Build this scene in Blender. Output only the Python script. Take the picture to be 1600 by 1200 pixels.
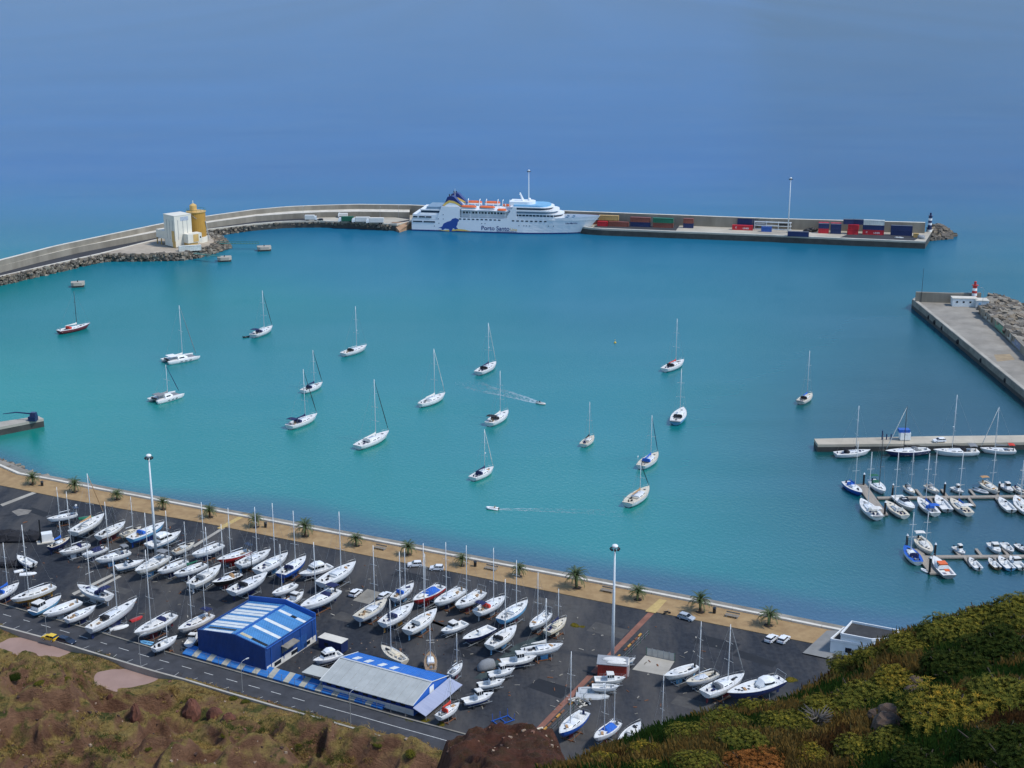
import bpy, math, random
import numpy as np
from mathutils import Vector, noise
random.seed(7); RNG = np.random.default_rng(7)
sc = bpy.context.scene
for _o in list(bpy.data.objects): bpy.data.objects.remove(_o)
COL = sc.collection
PI = math.pi

# ------------------------------------------------------------------ camera
F_PX, CAM_H, PITCH = 2200.0, 153.0, math.atan(645.0 / 2200.0)
CT, ST = math.cos(PITCH), math.sin(PITCH)
cam_d = bpy.data.cameras.new('camera'); cam = bpy.data.objects.new('camera', cam_d); COL.objects.link(cam)
cam_d.sensor_width = 36.0; cam_d.lens = F_PX / 1600.0 * 36.0
cam_d.clip_start = 0.5; cam_d.clip_end = 120000.0
cam.location = (0, 0, CAM_H); cam.rotation_euler = (PI / 2 - PITCH, 0, 0)
sc.camera = cam
# ------------------------------------------------------------------ light
SUN_EL, SUN_AZ = math.radians(54), math.radians(110)     # azimuth clockwise from +Y: high sun to the right, veiled by thin cloud
w = bpy.data.worlds.new('World'); sc.world = w; w.use_nodes = True
nt = w.node_tree; nt.nodes.clear()
wo = nt.nodes.new('ShaderNodeOutputWorld'); wb = nt.nodes.new('ShaderNodeBackground'); sky = nt.nodes.new('ShaderNodeTexSky')
sky.sky_type = 'NISHITA'; sky.sun_disc = False
sky.sun_elevation = SUN_EL; sky.sun_rotation = SUN_AZ
sky.air_density = 1.0; sky.dust_density = 0.1; sky.ozone_density = 3.0; sky.altitude = 100
wb.inputs['Strength'].default_value = 0.135
nt.links.new(sky.outputs[0], wb.inputs[0]); nt.links.new(wb.outputs[0], wo.inputs[0])
sd = bpy.data.lights.new('sun', 'SUN'); sd.energy = 2.3; sd.angle = math.radians(8); sd.color = (1.0, 0.96, 0.9)
sun = bpy.data.objects.new('sun', sd); COL.objects.link(sun)
_sdir = Vector((math.sin(SUN_AZ) * math.cos(SUN_EL), math.cos(SUN_AZ) * math.cos(SUN_EL), math.sin(SUN_EL)))
sun.rotation_euler = _sdir.to_track_quat('Z', 'Y').to_euler(); sun.location = (0, -50, 300)
sc.view_settings.view_transform = 'Standard'; sc.view_settings.look = 'None'
sc.view_settings.exposure = 0.5; sc.view_settings.gamma = 1.0; sc.view_settings.use_curve_mapping = False
sc.cycles.use_denoising = True; sc.cycles.max_bounces = 5; sc.cycles.glossy_bounces = 2; sc.cycles.diffuse_bounces = 2
sc.cycles.caustics_reflective = False; sc.cycles.caustics_refractive = False

# ------------------------------------------------------------------ helpers
def P(px, py, z=0.0):
    """world point at height z that lies under photo pixel (px, py)"""
    u = (px - 800) / F_PX; v = (py - 600) / F_PX
    t = (CAM_H - z) / (ST + v * CT)
    return Vector((u * t, (CT - v * ST) * t, z))
def height_at(x, y, py):
    """height z at ground point (x, y) that shows at photo row py"""
    t = (600 - py) / F_PX
    return CAM_H + y * (t * CT - ST) / (CT + t * ST)
def proj(p):
    zc = p[1] * CT - (p[2] - CAM_H) * ST; yc = p[1] * ST + (p[2] - CAM_H) * CT
    return 800 + F_PX * p[0] / zc, 600 - F_PX * yc / zc

def tag(o, label=None, cat=None, group=None, kind=None):
    if label: o['label'] = label
    if cat: o['category'] = cat
    if group: o['group'] = group
    if kind or cat: o['kind'] = kind or 'thing'
    return o
def empty(name, loc, rz=0.0, label=None, cat=None, group=None):
    o = bpy.data.objects.new(name, None); COL.objects.link(o)
    o.location = loc; o.rotation_euler = (0, 0, rz); o.empty_display_size = 0.5
    return tag(o, label, cat, group)
def copy_tree(o, parent=None):
    c = o.copy(); COL.objects.link(c); c.parent = parent
    for ch in list(o.children): copy_tree(ch, c)
    return c

MATS = {}
def mat(name, rgb, rough=0.55, var=0.12, scale=1.5, metal=0.0, bump=0.0, bscale=None, rgb2=None, spec=0.4, stretch=None, dirt=0.0, ribs=0.0):
    """procedural paint / stone / cloth: base colour with two octaves of noise, optional second colour and relief"""
    if name in MATS: return MATS[name]
    m = bpy.data.materials.new(name); m.use_nodes = True; n = m.node_tree; b = n.nodes['Principled BSDF']
    tc = n.nodes.new('ShaderNodeTexCoord'); src = tc.outputs['Object']
    if stretch:
        mp = n.nodes.new('ShaderNodeMapping'); mp.inputs['Scale'].default_value = stretch; n.links.new(src, mp.inputs[0]); src = mp.outputs[0]
    nz = n.nodes.new('ShaderNodeTexNoise'); nz.inputs['Scale'].default_value = scale; nz.inputs['Detail'].default_value = 6; nz.inputs['Roughness'].default_value = 0.62
    n.links.new(src, nz.inputs['Vector'])
    rp = n.nodes.new('ShaderNodeValToRGB'); rp.color_ramp.elements[0].position = 0.3; rp.color_ramp.elements[1].position = 0.7
    c2 = rgb2 or tuple(max(0, c * (1 - var)) for c in rgb); c1 = rgb if rgb2 else tuple(min(1, c * (1 + var * 0.5)) for c in rgb)
    rp.color_ramp.elements[0].color = (*c2, 1); rp.color_ramp.elements[1].color = (*c1, 1)
    n.links.new(nz.outputs['Fac'], rp.inputs[0]); out = rp.outputs[0]
    if dirt > 0:
        n2 = n.nodes.new('ShaderNodeTexNoise'); n2.inputs['Scale'].default_value = scale * 0.37; n2.inputs['Detail'].default_value = 8; n2.inputs['Roughness'].default_value = 0.7
        n.links.new(src, n2.inputs['Vector'])
        r2 = n.nodes.new('ShaderNodeValToRGB'); r2.color_ramp.elements[0].position = 0.5; r2.color_ramp.elements[1].position = 0.75
        r2.color_ramp.elements[0].color = (0, 0, 0, 1); r2.color_ramp.elements[1].color = (dirt, dirt, dirt, 1)
        n.links.new(n2.outputs['Fac'], r2.inputs[0])
        mx = n.nodes.new('ShaderNodeMix'); mx.data_type = 'RGBA'; n.links.new(r2.outputs[0], mx.inputs['Factor'])
        n.links.new(out, mx.inputs[6]); mx.inputs[7].default_value = (rgb[0] * .35 + .04, rgb[1] * .33 + .03, rgb[2] * .3 + .02, 1); out = mx.outputs[2]
    n.links.new(out, b.inputs['Base Color'])
    b.inputs['Roughness'].default_value = rough; b.inputs['Metallic'].default_value = metal; b.inputs['Specular IOR Level'].default_value = spec
    if bump > 0:
        nb = n.nodes.new('ShaderNodeTexNoise'); nb.inputs['Scale'].default_value = bscale or scale * 4; nb.inputs['Detail'].default_value = 5
        n.links.new(src, nb.inputs['Vector']); bp = n.nodes.new('ShaderNodeBump'); bp.inputs['Strength'].default_value = 0.8; bp.inputs['Distance'].default_value = bump
        n.links.new(nb.outputs['Fac'], bp.inputs['Height']); n.links.new(bp.outputs[0], b.inputs['Normal'])
    if ribs > 0:      # profiled metal sheet: fine vertical ribs
        mp2 = n.nodes.new('ShaderNodeMapping'); mp2.inputs['Scale'].default_value = (1, 1, 0); n.links.new(tc.outputs['Object'], mp2.inputs[0])
        wv = n.nodes.new('ShaderNodeTexWave'); wv.bands_direction = 'DIAGONAL'; wv.inputs['Scale'].default_value = ribs; n.links.new(mp2.outputs[0], wv.inputs['Vector'])
        bp = n.nodes.new('ShaderNodeBump'); bp.inputs['Strength'].default_value = 1.0; bp.inputs['Distance'].default_value = .06; n.links.new(wv.outputs['Fac'], bp.inputs['Height']); n.links.new(bp.outputs[0], b.inputs['Normal'])
    MATS[name] = m; return m

class MB:
    def __init__(s): s.v = []; s.f = []; s.m = []
    def add(s, vs, fs, mi=0):
        o = len(s.v); s.v += [tuple(p) for p in vs]; s.f += [tuple(i + o for i in f) for f in fs]; s.m += [mi] * len(fs); return s
    def box(s, cx, cy, cz, sx, sy, sz, mi=0, rz=0.0, ry=0.0, taper=1.0):
        vs = []
        for dz in (-.5, .5):
            k = taper if dz > 0 else 1.0
            for dx, dy in ((-.5, -.5), (.5, -.5), (.5, .5), (-.5, .5)):
                x, y, z = dx * sx * k, dy * sy * k, dz * sz
                if ry: x, z = x * math.cos(ry) + z * math.sin(ry), -x * math.sin(ry) + z * math.cos(ry)
                if rz: x, y = x * math.cos(rz) - y * math.sin(rz), x * math.sin(rz) + y * math.cos(rz)
                vs.append((cx + x, cy + y, cz + z))
        return s.add(vs, [(3, 2, 1, 0), (4, 5, 6, 7), (0, 1, 5, 4), (1, 2, 6, 5), (2, 3, 7, 6), (3, 0, 4, 7)], mi)
    def tube(s, p0, p1, r0, r1=None, n=6, mi=0, cap=True):
        return s.path([p0, p1], [r0, r0 if r1 is None else r1], n, mi, cap)
    def path(s, pts, r, n=6, mi=0, cap=True):
        pts = [Vector(p) for p in pts]
        if not hasattr(r, '__len__'): r = [r] * len(pts)
        rings = []
        for i, p in enumerate(pts):
            d = (pts[min(i + 1, len(pts) - 1)] - pts[max(i - 1, 0)])
            d = d.normalized() if d.length > 1e-9 else Vector((0, 0, 1))
            a = d.orthogonal().normalized() if abs(d.z) > .95 else d.cross(Vector((0, 0, 1))).normalized()
            b = d.cross(a)
            rings.append([p + (a * math.cos(2 * PI * k / n) + b * math.sin(2 * PI * k / n)) * r[i] for k in range(n)])
        return s.loft(rings, mi, cap)
    def loft(s, rings, mi=0, cap=True, closed=True):
        n = len(rings[0]); vs = [p for r in rings for p in r]; fs = []
        for i in range(len(rings) - 1):
            for k in range(n if closed else n - 1):
                k2 = (k + 1) % n
                fs.append((i * n + k, i * n + k2, (i + 1) * n + k2, (i + 1) * n + k))
        if cap: fs += [tuple(range(n))[::-1], tuple(range((len(rings) - 1) * n, len(rings) * n))]
        return s.add(vs, fs, mi)
    def prism(s, poly, z0, z1, mi=0, mtop=None):
        n = len(poly); area = sum(poly[i][0] * poly[(i + 1) % n][1] - poly[(i + 1) % n][0] * poly[i][1] for i in range(n))
        if area < 0: poly = poly[::-1]
        vs = [(p[0], p[1], z0) for p in poly] + [(p[0], p[1], z1) for p in poly]
        s.add(vs, [(i, (i + 1) % n, n + (i + 1) % n, n + i) for i in range(n)], mi)
        return s.add([(p[0], p[1], z1) for p in poly], [tuple(range(n))], mi if mtop is None else mtop)
    def ell(s, c, rx, ry, rz, nu=10, nv=6, mi=0, jit=0.0):
        vs = [(c[0], c[1], c[2] - rz)]
        for j in range(1, nv):
            a = -PI / 2 + PI * j / nv
            for i in range(nu):
                k = 1 + random.uniform(-jit, jit)
                vs.append((c[0] + k * rx * math.cos(a) * math.cos(2 * PI * i / nu), c[1] + k * ry * math.cos(a) * math.sin(2 * PI * i / nu), c[2] + k * rz * math.sin(a)))
        vs.append((c[0], c[1], c[2] + rz)); t = len(vs) - 1; fs = []
        for i in range(nu):
            i2 = (i + 1) % nu; fs.append((0, 1 + i2, 1 + i))
            for j in range(nv - 2): fs.append((1 + j * nu + i, 1 + j * nu + i2, 1 + (j + 1) * nu + i2, 1 + (j + 1) * nu + i))
            fs.append((1 + (nv - 2) * nu + i, 1 + (nv - 2) * nu + i2, t))
        return s.add(vs, fs, mi)
    def ribbon(s, pts, w, z0, z1, mi=0):
        """vertical-sided strip (wall, kerb) of width w along a ground polyline"""
        L, R = offset(pts, w / 2), offset(pts, -w / 2); n = len(pts)
        vs = [(p[0], p[1], z1) for p in L] + [(p[0], p[1], z1) for p in R] + [(p[0], p[1], z0) for p in L] + [(p[0], p[1], z0) for p in R]
        fs = []
        for i in range(n - 1):
            fs += [(i, n + i, n + i + 1, i + 1), (2 * n + i, i, i + 1, 2 * n + i + 1), (n + i, 3 * n + i, 3 * n + i + 1, n + i + 1)]
        fs += [(0, 2 * n, 3 * n, n), (n - 1, 2 * n - 1, 4 * n - 1, 3 * n - 1)]
        return s.add(vs, fs, mi)
    def build(s, name, mats, parent=None, smooth=False, loc=None, rz=0.0):
        me = bpy.data.meshes.new(name); me.from_pydata(s.v, [], s.f)
        for mm in (mats if isinstance(mats, (list, tuple)) else [mats]): me.materials.append(mm)
        if max(s.m, default=0) > 0: me.polygons.foreach_set('material_index', s.m)
        if smooth: me.polygons.foreach_set('use_smooth', [True] * len(me.polygons))
        me.update()
        o = bpy.data.objects.new(name, me); COL.objects.link(o); o.parent = parent
        if loc is not None: o.location = loc
        if rz: o.rotation_euler = (0, 0, rz)
        return o
def offset(pts, d):
    out = []; n = len(pts)
    for i, p in enumerate(pts):
        a = pts[max(i - 1, 0)]; b = pts[min(i + 1, n - 1)]
        dx, dy = b[0] - a[0], b[1] - a[1]; l = math.hypot(dx, dy) or 1
        out.append((p[0] - dy / l * d, p[1] + dx / l * d))
    return out
def resample(pts, step):
    out = [tuple(pts[0][:2])]
    for a, b in zip(pts, pts[1:]):
        l = math.hypot(b[0] - a[0], b[1] - a[1]); k = max(1, int(l / step))
        out += [(a[0] + (b[0] - a[0]) * i / k, a[1] + (b[1] - a[1]) * i / k) for i in range(1, k + 1)]
    return out
def seg_dist(X, Y, pts):
    """numpy: distance from every (X, Y) to a polyline"""
    D = np.full(X.shape, 1e9)
    for a, b in zip(pts, pts[1:]):
        ax, ay, bx, by = a[0], a[1], b[0], b[1]; l2 = (bx - ax) ** 2 + (by - ay) ** 2 + 1e-9
        t = np.clip(((X - ax) * (bx - ax) + (Y - ay) * (by - ay)) / l2, 0, 1)
        D = np.minimum(D, np.hypot(X - ax - t * (bx - ax), Y - ay - t * (by - ay)))
    return D
def px_line(pts, z=3.0): return [P(a, b, z) for a, b in pts]
def rocks_mesh(name, spots, m, kind='stuff', label=None, cat=None):
    """spots: (x, y, z, size) -> boulders as one heap"""
    mb = MB()
    for (x, y, z, r) in spots:
        vs = []
        for dz in (-1, 1):
            for dx, dy in ((-1, -1), (1, -1), (1, 1), (-1, 1)):
                k = random.uniform(.55, 1.0); vs.append((dx * r * k * .62, dy * r * random.uniform(.55, 1) * .62, dz * r * random.uniform(.4, .9) * .55))
        a = random.uniform(0, 6.3); t = random.uniform(-.5, .5); ca, sa, c2, s2 = math.cos(a), math.sin(a), math.cos(t), math.sin(t)
        vs = [(x + ca * (p[0] * c2 + p[2] * s2) - sa * p[1], y + sa * (p[0] * c2 + p[2] * s2) + ca * p[1], z - p[0] * s2 + p[2] * c2) for p in vs]
        mb.add(vs, [(3, 2, 1, 0), (4, 5, 6, 7), (0, 1, 5, 4), (1, 2, 6, 5), (2, 3, 7, 6), (3, 0, 4, 7)], random.randrange(len(m)))
    return tag(mb.build(name, m), label, cat, kind=kind)

# ------------------------------------------------------------------ materials
WHITE = mat('white_gelcoat', (.80, .81, .80), .3, .07, .7, dirt=.25)
OFFW = mat('off_white_gelcoat', (.72, .70, .64), .35, .1, .8, dirt=.3)
CREAM = mat('cream_paint', (.72, .63, .46), .4, .12, .8, dirt=.25)
DECK = mat('deck_white', (.74, .74, .71), .6, .1, 1.2, dirt=.3)
DECKC = mat('deck_cream', (.66, .60, .48), .6, .12, 1.2, dirt=.25)
TEAK = mat('teak', (.34, .22, .12), .6, .25, 3)
NAVY = mat('navy_paint', (.018, .03, .10), .3, .2, .8)
BLUE = mat('blue_paint', (.02, .10, .42), .35, .15, .8)
LBLUE = mat('light_blue_paint', (.16, .40, .62), .4, .12, .8)
RED = mat('red_paint', (.42, .03, .03), .4, .2, .8)
MAROON = mat('maroon_paint', (.17, .03, .04), .4, .2, .8)
ORANGE = mat('ochre_orange_paint', (.55, .28, .05), .45, .2, .8)
YELLOW = mat('yellow_paint', (.75, .48, .05), .4, .12, 1)
BLACK = mat('black_paint', (.014, .015, .017), .45, .3, 1)
GREEN = mat('green_paint', (.02, .16, .09), .45, .2, 1)
GREY = mat('grey_paint', (.28, .29, .30), .5, .15, 1)
LGREY = mat('light_grey_paint', (.48, .50, .50), .5, .12, 1)
ALU = mat('aluminium_spar', (.72, .74, .75), .45, .08, 2, metal=.1)
SPARD = mat('dark_spar', (.05, .055, .06), .4, .2, 2)
STEEL = mat('galvanised_steel', (.36, .38, .39), .45, .2, 2, metal=.4)
RUST = mat('rusty_steel', (.22, .09, .04), .8, .4, 2)
WINDOW = mat('dark_window', (.012, .018, .025), .12, .3, 1, spec=.6)
RUBBER = mat('black_rubber', (.02, .02, .022), .8, .3, 2)
C_NAVY = mat('navy_canvas', (.015, .022, .085), .85, .3, 4, bump=.02)
C_BLUE = mat('blue_canvas', (.02, .12, .50), .85, .25, 4, bump=.02)
C_WHITE = mat('white_canvas', (.68, .67, .63), .85, .15, 4, bump=.02)
C_GREY = mat('grey_canvas', (.22, .23, .24), .85, .2, 4, bump=.02)
C_RED = mat('red_canvas', (.55, .05, .03), .85, .2, 4, bump=.02)
C_GREEN = mat('green_canvas', (.015, .12, .07), .85, .25, 4, bump=.02)
C_BLACK = mat('black_canvas', (.02, .02, .024), .85, .25, 4, bump=.02)
C_TAN = mat('tan_canvas', (.45, .26, .12), .85, .25, 4, bump=.02)
CONC = mat('concrete', (.42, .39, .33), .9, .25, .12, bump=.03, bscale=1.2, dirt=.5)
CONCD = mat('weathered_concrete', (.26, .24, .20), .9, .4, .25, bump=.05, bscale=1.5, dirt=.7)
CONCW = mat('whitewashed_concrete', (.66, .62, .53), .85, .2, .3, dirt=.35)
WETC = mat('wet_quay_face', (.055, .055, .05), .6, .4, .3, bump=.05, bscale=1.0)
ASPH = mat('quay_asphalt', (.045, .048, .055), .9, .25, .1, dirt=.2)
ROCKA = mat('basalt_rock', (.13, .115, .095), .9, .4, .8, bump=.06)
ROCKB = mat('pale_rock', (.28, .25, .20), .9, .35, .8, bump=.06)
ROCKC = mat('brown_rock', (.22, .18, .13), .9, .4, .8, bump=.06)
WHITES = [WHITE, mat('greyed_gelcoat', (.70, .72, .73), .4, .1, .8, dirt=.35), mat('chalky_gelcoat', (.73, .71, .66), .5, .12, .8, dirt=.4), WHITE]
COLS = dict(white=WHITE, off=OFFW, cream=CREAM, navy=NAVY, blue=BLUE, lblue=LBLUE, red=RED, maroon=MAROON, orange=ORANGE, yellow=YELLOW, black=BLACK, green=GREEN, grey=GREY, lgrey=LGREY, teak=TEAK)
CAN = dict(navy=C_NAVY, blue=C_BLUE, white=C_WHITE, grey=C_GREY, red=C_RED, green=C_GREEN, black=C_BLACK, tan=C_TAN)
# ================================================================== SETTING
Z_YARD, Z_QUAY = 3.0, 4.0
SEAWALL = [(-520, 578), (-90, 700), (-40, 714), (0, 728), (30, 741), (80, 750), (150, 764), (320, 796), (485, 826.5), (620, 852), (700, 867.5), (940, 912), (1100, 943), (1284, 980), (1340, 991), (1460, 1014)]
PROM_IN = [(-520, 659), (-90, 741), (0, 758), (108, 780), (220, 800), (320, 817), (420, 837), (620, 877), (700, 892), (940, 940), (1023, 956), (1265, 1004), (1330, 1017), (1460, 1043)]
sea_line = px_line(SEAWALL, 3.2); prom_line = px_line(PROM_IN, 3.0)

def node_mat(name):
    m = bpy.data.materials.new(name); m.use_nodes = True; n = m.node_tree
    return m, n, n.nodes['Principled BSDF']
def N(n, t, **kw):
    k = n.nodes.new(t)
    for a, b in kw.items():
        if a in k.inputs: k.inputs[a].default_value = b
        else: setattr(k, a, b)
    return k

# ---- water: one sheet to the horizon; colour follows depth and bottom, plus painted vignetting at right
def build_water():
    def axis(lo, hi, step, far, k=1.22):
        a = list(np.arange(lo, hi + .1, step)); d = step
        up = []; x = hi
        while x < far: d *= k; x += d; up.append(x)
        dn = []; x = lo; d = step
        while x > -far: d *= k; x -= d; dn.append(x)
        return np.array(dn[::-1] + a + up)
    xs = axis(-420, 460, 5.0, 42000); ys = axis(180, 980, 5.0, 60000)
    X, Y = np.meshgrid(xs, ys); nx, ny = len(xs), len(ys)
    D = seg_dist(X, Y, sea_line)
    nz = np.array([[noise.noise(Vector((x * .012, y * .012, 3.1))) for x in np.clip(xs, -900, 900)] for y in np.clip(ys, 0, 1800)])
    nz2 = np.array([[noise.noise(Vector((x * .004, y * .009, 8.1))) for x in np.clip(xs, -2500, 2500)] for y in np.clip(ys, 0, 3500)])
    D = D * (1 + .25 * nz) + 10 * nz
    def sm(a, b, v): t = np.clip((v - a) / (b - a), 0, 1); return t * t * (3 - 2 * t)
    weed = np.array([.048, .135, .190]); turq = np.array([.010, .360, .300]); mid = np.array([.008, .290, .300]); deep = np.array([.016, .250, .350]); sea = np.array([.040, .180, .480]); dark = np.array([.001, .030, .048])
    def mix(a, b, t): return a + (b - a) * t[..., None]
    c = np.broadcast_to(weed, X.shape + (3,)).copy()
    c = mix(c, turq, sm(9, 26, D + 9 * nz)); c = mix(c, mid, sm(45, 150, D)); c = mix(c, deep, sm(150, 380, D)); c = mix(c, sea, sm(640, 1150, Y + X * .05))
    c = mix(c, dark, .88 * sm(5, 130, X - .16 * (Y - 300) + 20 * nz2) * (1 - .75 * sm(420, 760, Y)) * sm(6, 30, D))  # right side darkened in the colour, standing in for corner vignetting
    c *= .56 * (1 + .10 * nz2)[..., None]
    me = bpy.data.meshes.new('harbour_water')
    idx = np.arange(nx * ny).reshape(ny, nx)
    quads = np.stack([idx[:-1, :-1], idx[:-1, 1:], idx[1:, 1:], idx[1:, :-1]], -1).reshape(-1, 4)
    me.from_pydata(np.stack([X, Y, np.zeros_like(X)], -1).reshape(-1, 3).tolist(), [], quads.tolist())
    at = me.color_attributes.new('bed_vignette', 'FLOAT_COLOR', 'POINT')
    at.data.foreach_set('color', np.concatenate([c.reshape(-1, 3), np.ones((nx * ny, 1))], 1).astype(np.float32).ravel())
    m, n, b = node_mat('sea_water'); n.nodes.remove(b); out = n.nodes['Material Output']
    va = N(n, 'ShaderNodeVertexColor', layer_name='bed_vignette')
    tc = N(n, 'ShaderNodeTexCoord'); mp = N(n, 'ShaderNodeMapping'); mp.inputs['Scale'].default_value = (1, .75, 1); mp.inputs['Rotation'].default_value = (0, 0, .5)
    n.links.new(tc.outputs['Object'], mp.inputs[0])
    n1 = N(n, 'ShaderNodeTexNoise', Scale=.9, Detail=5.0, Roughness=.6); n.links.new(mp.outputs[0], n1.inputs['Vector'])
    n2 = N(n, 'ShaderNodeTexNoise', Scale=.03, Detail=3.0); n.links.new(mp.outputs[0], n2.inputs['Vector'])
    r2 = N(n, 'ShaderNodeMapRange'); r2.inputs[1].default_value = .35; r2.inputs[2].default_value = .65; r2.inputs[3].default_value = .72; r2.inputs[4].default_value = 1.0
    n.links.new(n2.outputs['Fac'], r2.inputs[0])
    mu = N(n, 'ShaderNodeMath', operation='MULTIPLY'); n.links.new(n1.outputs['Fac'], mu.inputs[0]); n.links.new(r2.outputs[0], mu.inputs[1])
    bp = N(n, 'ShaderNodeBump', Strength=1.0, Distance=.2); n.links.new(mu.outputs[0], bp.inputs['Height'])
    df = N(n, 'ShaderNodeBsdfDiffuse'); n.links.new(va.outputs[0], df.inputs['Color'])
    gl = N(n, 'ShaderNodeBsdfGlossy', Roughness=.07); gl.inputs['Color'].default_value = (.80, .94, 1, 1); n.links.new(bp.outputs[0], gl.inputs['Normal'])
    fr = N(n, 'ShaderNodeFresnel', IOR=1.33); mr = N(n, 'ShaderNodeMapRange'); mr.inputs[1].default_value = .02; mr.inputs[2].default_value = .30; mr.inputs[3].default_value = .34; mr.inputs[4].default_value = .15
    n.links.new(fr.outputs[0], mr.inputs[0])      # a rippled sea never reaches the mirror reflectance of flat water
    mx = N(n, 'ShaderNodeMixShader'); wp = N(n, 'ShaderNodeMapping'); wp.inputs['Scale'].default_value = (.006, .03, 1); wp.inputs['Rotation'].default_value = (0, 0, .12); n.links.new(tc.outputs['Object'], wp.inputs[0])
    wn = N(n, 'ShaderNodeTexNoise', Scale=1.0, Detail=7.0, Roughness=.68); n.links.new(wp.outputs[0], wn.inputs['Vector']); wr = N(n, 'ShaderNodeMapRange'); wr.inputs[1].default_value = .3; wr.inputs[2].default_value = .7; wr.inputs[3].default_value = .90; wr.inputs[4].default_value = 1.10; n.links.new(wn.outputs['Fac'], wr.inputs[0])
    wm = N(n, 'ShaderNodeMath', operation='MULTIPLY'); n.links.new(mr.outputs[0], wm.inputs[0]); n.links.new(wr.outputs[0], wm.inputs[1])      # wind streaks: rougher and smoother lanes of water
    n.links.new(wm.outputs[0], mx.inputs[0]); n.links.new(df.outputs[0], mx.inputs[1]); n.links.new(gl.outputs[0], mx.inputs[2]); n.links.new(mx.outputs[0], out.inputs['Surface'])
    me.materials.append(m); me.update()
    o = bpy.data.objects.new('harbour_water', me); COL.objects.link(o); tag(o, kind='structure')
build_water()

# ---- asphalt of the boatyard
def asphalt_mat():
    m, n, b = node_mat('yard_asphalt'); tc = N(n, 'ShaderNodeTexCoord')
    def nz(scale, det, vec, rough=.65):
        k = N(n, 'ShaderNodeTexNoise', Scale=scale, Detail=det, Roughness=rough); n.links.new(vec, k.inputs['Vector']); return k.outputs['Fac']
    mp = N(n, 'ShaderNodeMapping'); mp.inputs['Rotation'].default_value = (0, 0, .62); mp.inputs['Scale'].default_value = (1, .22, 1); n.links.new(tc.outputs['Object'], mp.inputs[0])
    def ramp(src, p0, c0, p1, c1):
        r = N(n, 'ShaderNodeValToRGB'); e = r.color_ramp.elements; e[0].position = p0; e[0].color = (*c0, 1); e[1].position = p1; e[1].color = (*c1, 1); n.links.new(src, r.inputs[0]); return r.outputs[0]
    base = ramp(nz(.9, 8, tc.outputs['Object']), .3, (.016, .019, .026), .75, (.038, .043, .052))
    dust = ramp(nz(.055, 9, mp.outputs[0], .72), .42, (0, 0, 0), .70, (.8, .8, .8))
    mx = N(n, 'ShaderNodeMix', data_type='RGBA'); n.links.new(dust, mx.inputs['Factor']); n.links.new(base, mx.inputs[6]); mx.inputs[7].default_value = (.115, .105, .092, 1)
    oil = ramp(nz(.16, 6, tc.outputs['Object']), .60, (0, 0, 0), .70, (.75, .75, .75))
    m2 = N(n, 'ShaderNodeMix', data_type='RGBA'); n.links.new(oil, m2.inputs['Factor']); n.links.new(mx.outputs[2], m2.inputs[6]); m2.inputs[7].default_value = (.015, .017, .022, 1)
    n.links.new(m2.outputs[2], b.inputs['Base Color']); b.inputs['Roughness'].default_value = .88; b.inputs['Specular IOR Level'].default_value = .25
    bp = N(n, 'ShaderNodeBump', Strength=.4, Distance=.03); n.links.new(nz(6, 4, tc.outputs['Object']), bp.inputs['Height']); n.links.new(bp.outputs[0], b.inputs['Normal'])
    return m
YARD = asphalt_mat()
ROADM = mat('road_asphalt', (.052, .054, .06), .9, .35, .35, bump=.01, bscale=5, stretch=(1, 1, 1), dirt=.3)
PAVE = mat('sand_paving', (.40, .27, .13), .9, .28, .35, rgb2=(.27, .17, .08), bump=.03, bscale=2.5, dirt=.35)
def sheet(name, pts, z, m, kind='structure', parent=None):
    mb = MB(); mb.add([(p[0], p[1], z) for p in pts], [tuple(range(len(pts)))]); o = mb.build(name, m, parent)
    if parent is None: tag(o, kind=kind)
    return o
NEAR = [(-520, 832), (-90, 953), (0, 979), (90, 1003), (127, 1015), (240, 1049.5), (290, 1063), (356, 1083), (446, 1109), (500, 1124), (570, 1144), (700, 1182), (800, 1212)]
yard_poly = [p for p in prom_line] + [P(1560, 1080, 3), Vector((200, 150, 3)), Vector((14, 150, 3))] + [P(a, b, 3.5) for a, b in NEAR[::-1]]
sheet('boatyard_ground', yard_poly, Z_YARD, YARD)
PXS = list(range(-520, 1450, 30)) + [1460]
def xline(pts, z, xs): return [P(x, float(np.interp(x, [a for a, b in pts], [b for a, b in pts])), z) for x in xs]
_a, _b = xline(SEAWALL, 3.13, PXS), xline(PROM_IN, 3.13, PXS)
mb = MB(); n = len(_a)
mb.add(_a + _b + [(p.x, p.y, 2.0) for p in _b], [(i, i + 1, n + i + 1, n + i) for i in range(n - 1)] + [(n + i, n + i + 1, 2 * n + i + 1, 2 * n + i) for i in range(n - 1)])
tag(mb.build('promenade_pavement', PAVE), kind='structure')
# seawall: white coping in lengths with joints, grey footing in front
wl = resample([(p.x, p.y) for p in sea_line], 6.0)
root = empty('sea_wall', (0, 0, 0), label='low white concrete sea wall running along the whole promenade', cat='wall')
for i in range(len(wl) - 1):
    a, b = wl[i], wl[i + 1]; k = .006
    a2 = (a[0] + (b[0] - a[0]) * k, a[1] + (b[1] - a[1]) * k); b2 = (b[0] - (b[0] - a[0]) * k, b[1] - (b[1] - a[1]) * k)
    MB().ribbon([a2, b2], .9, 2.6, 3.62 + random.uniform(-.015, .015)).build('coping_block', CONCW, root)
MB().ribbon(offset(wl, 2.6), 4.2, -1.0, 2.35).build('footing', CONCD, root)
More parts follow.
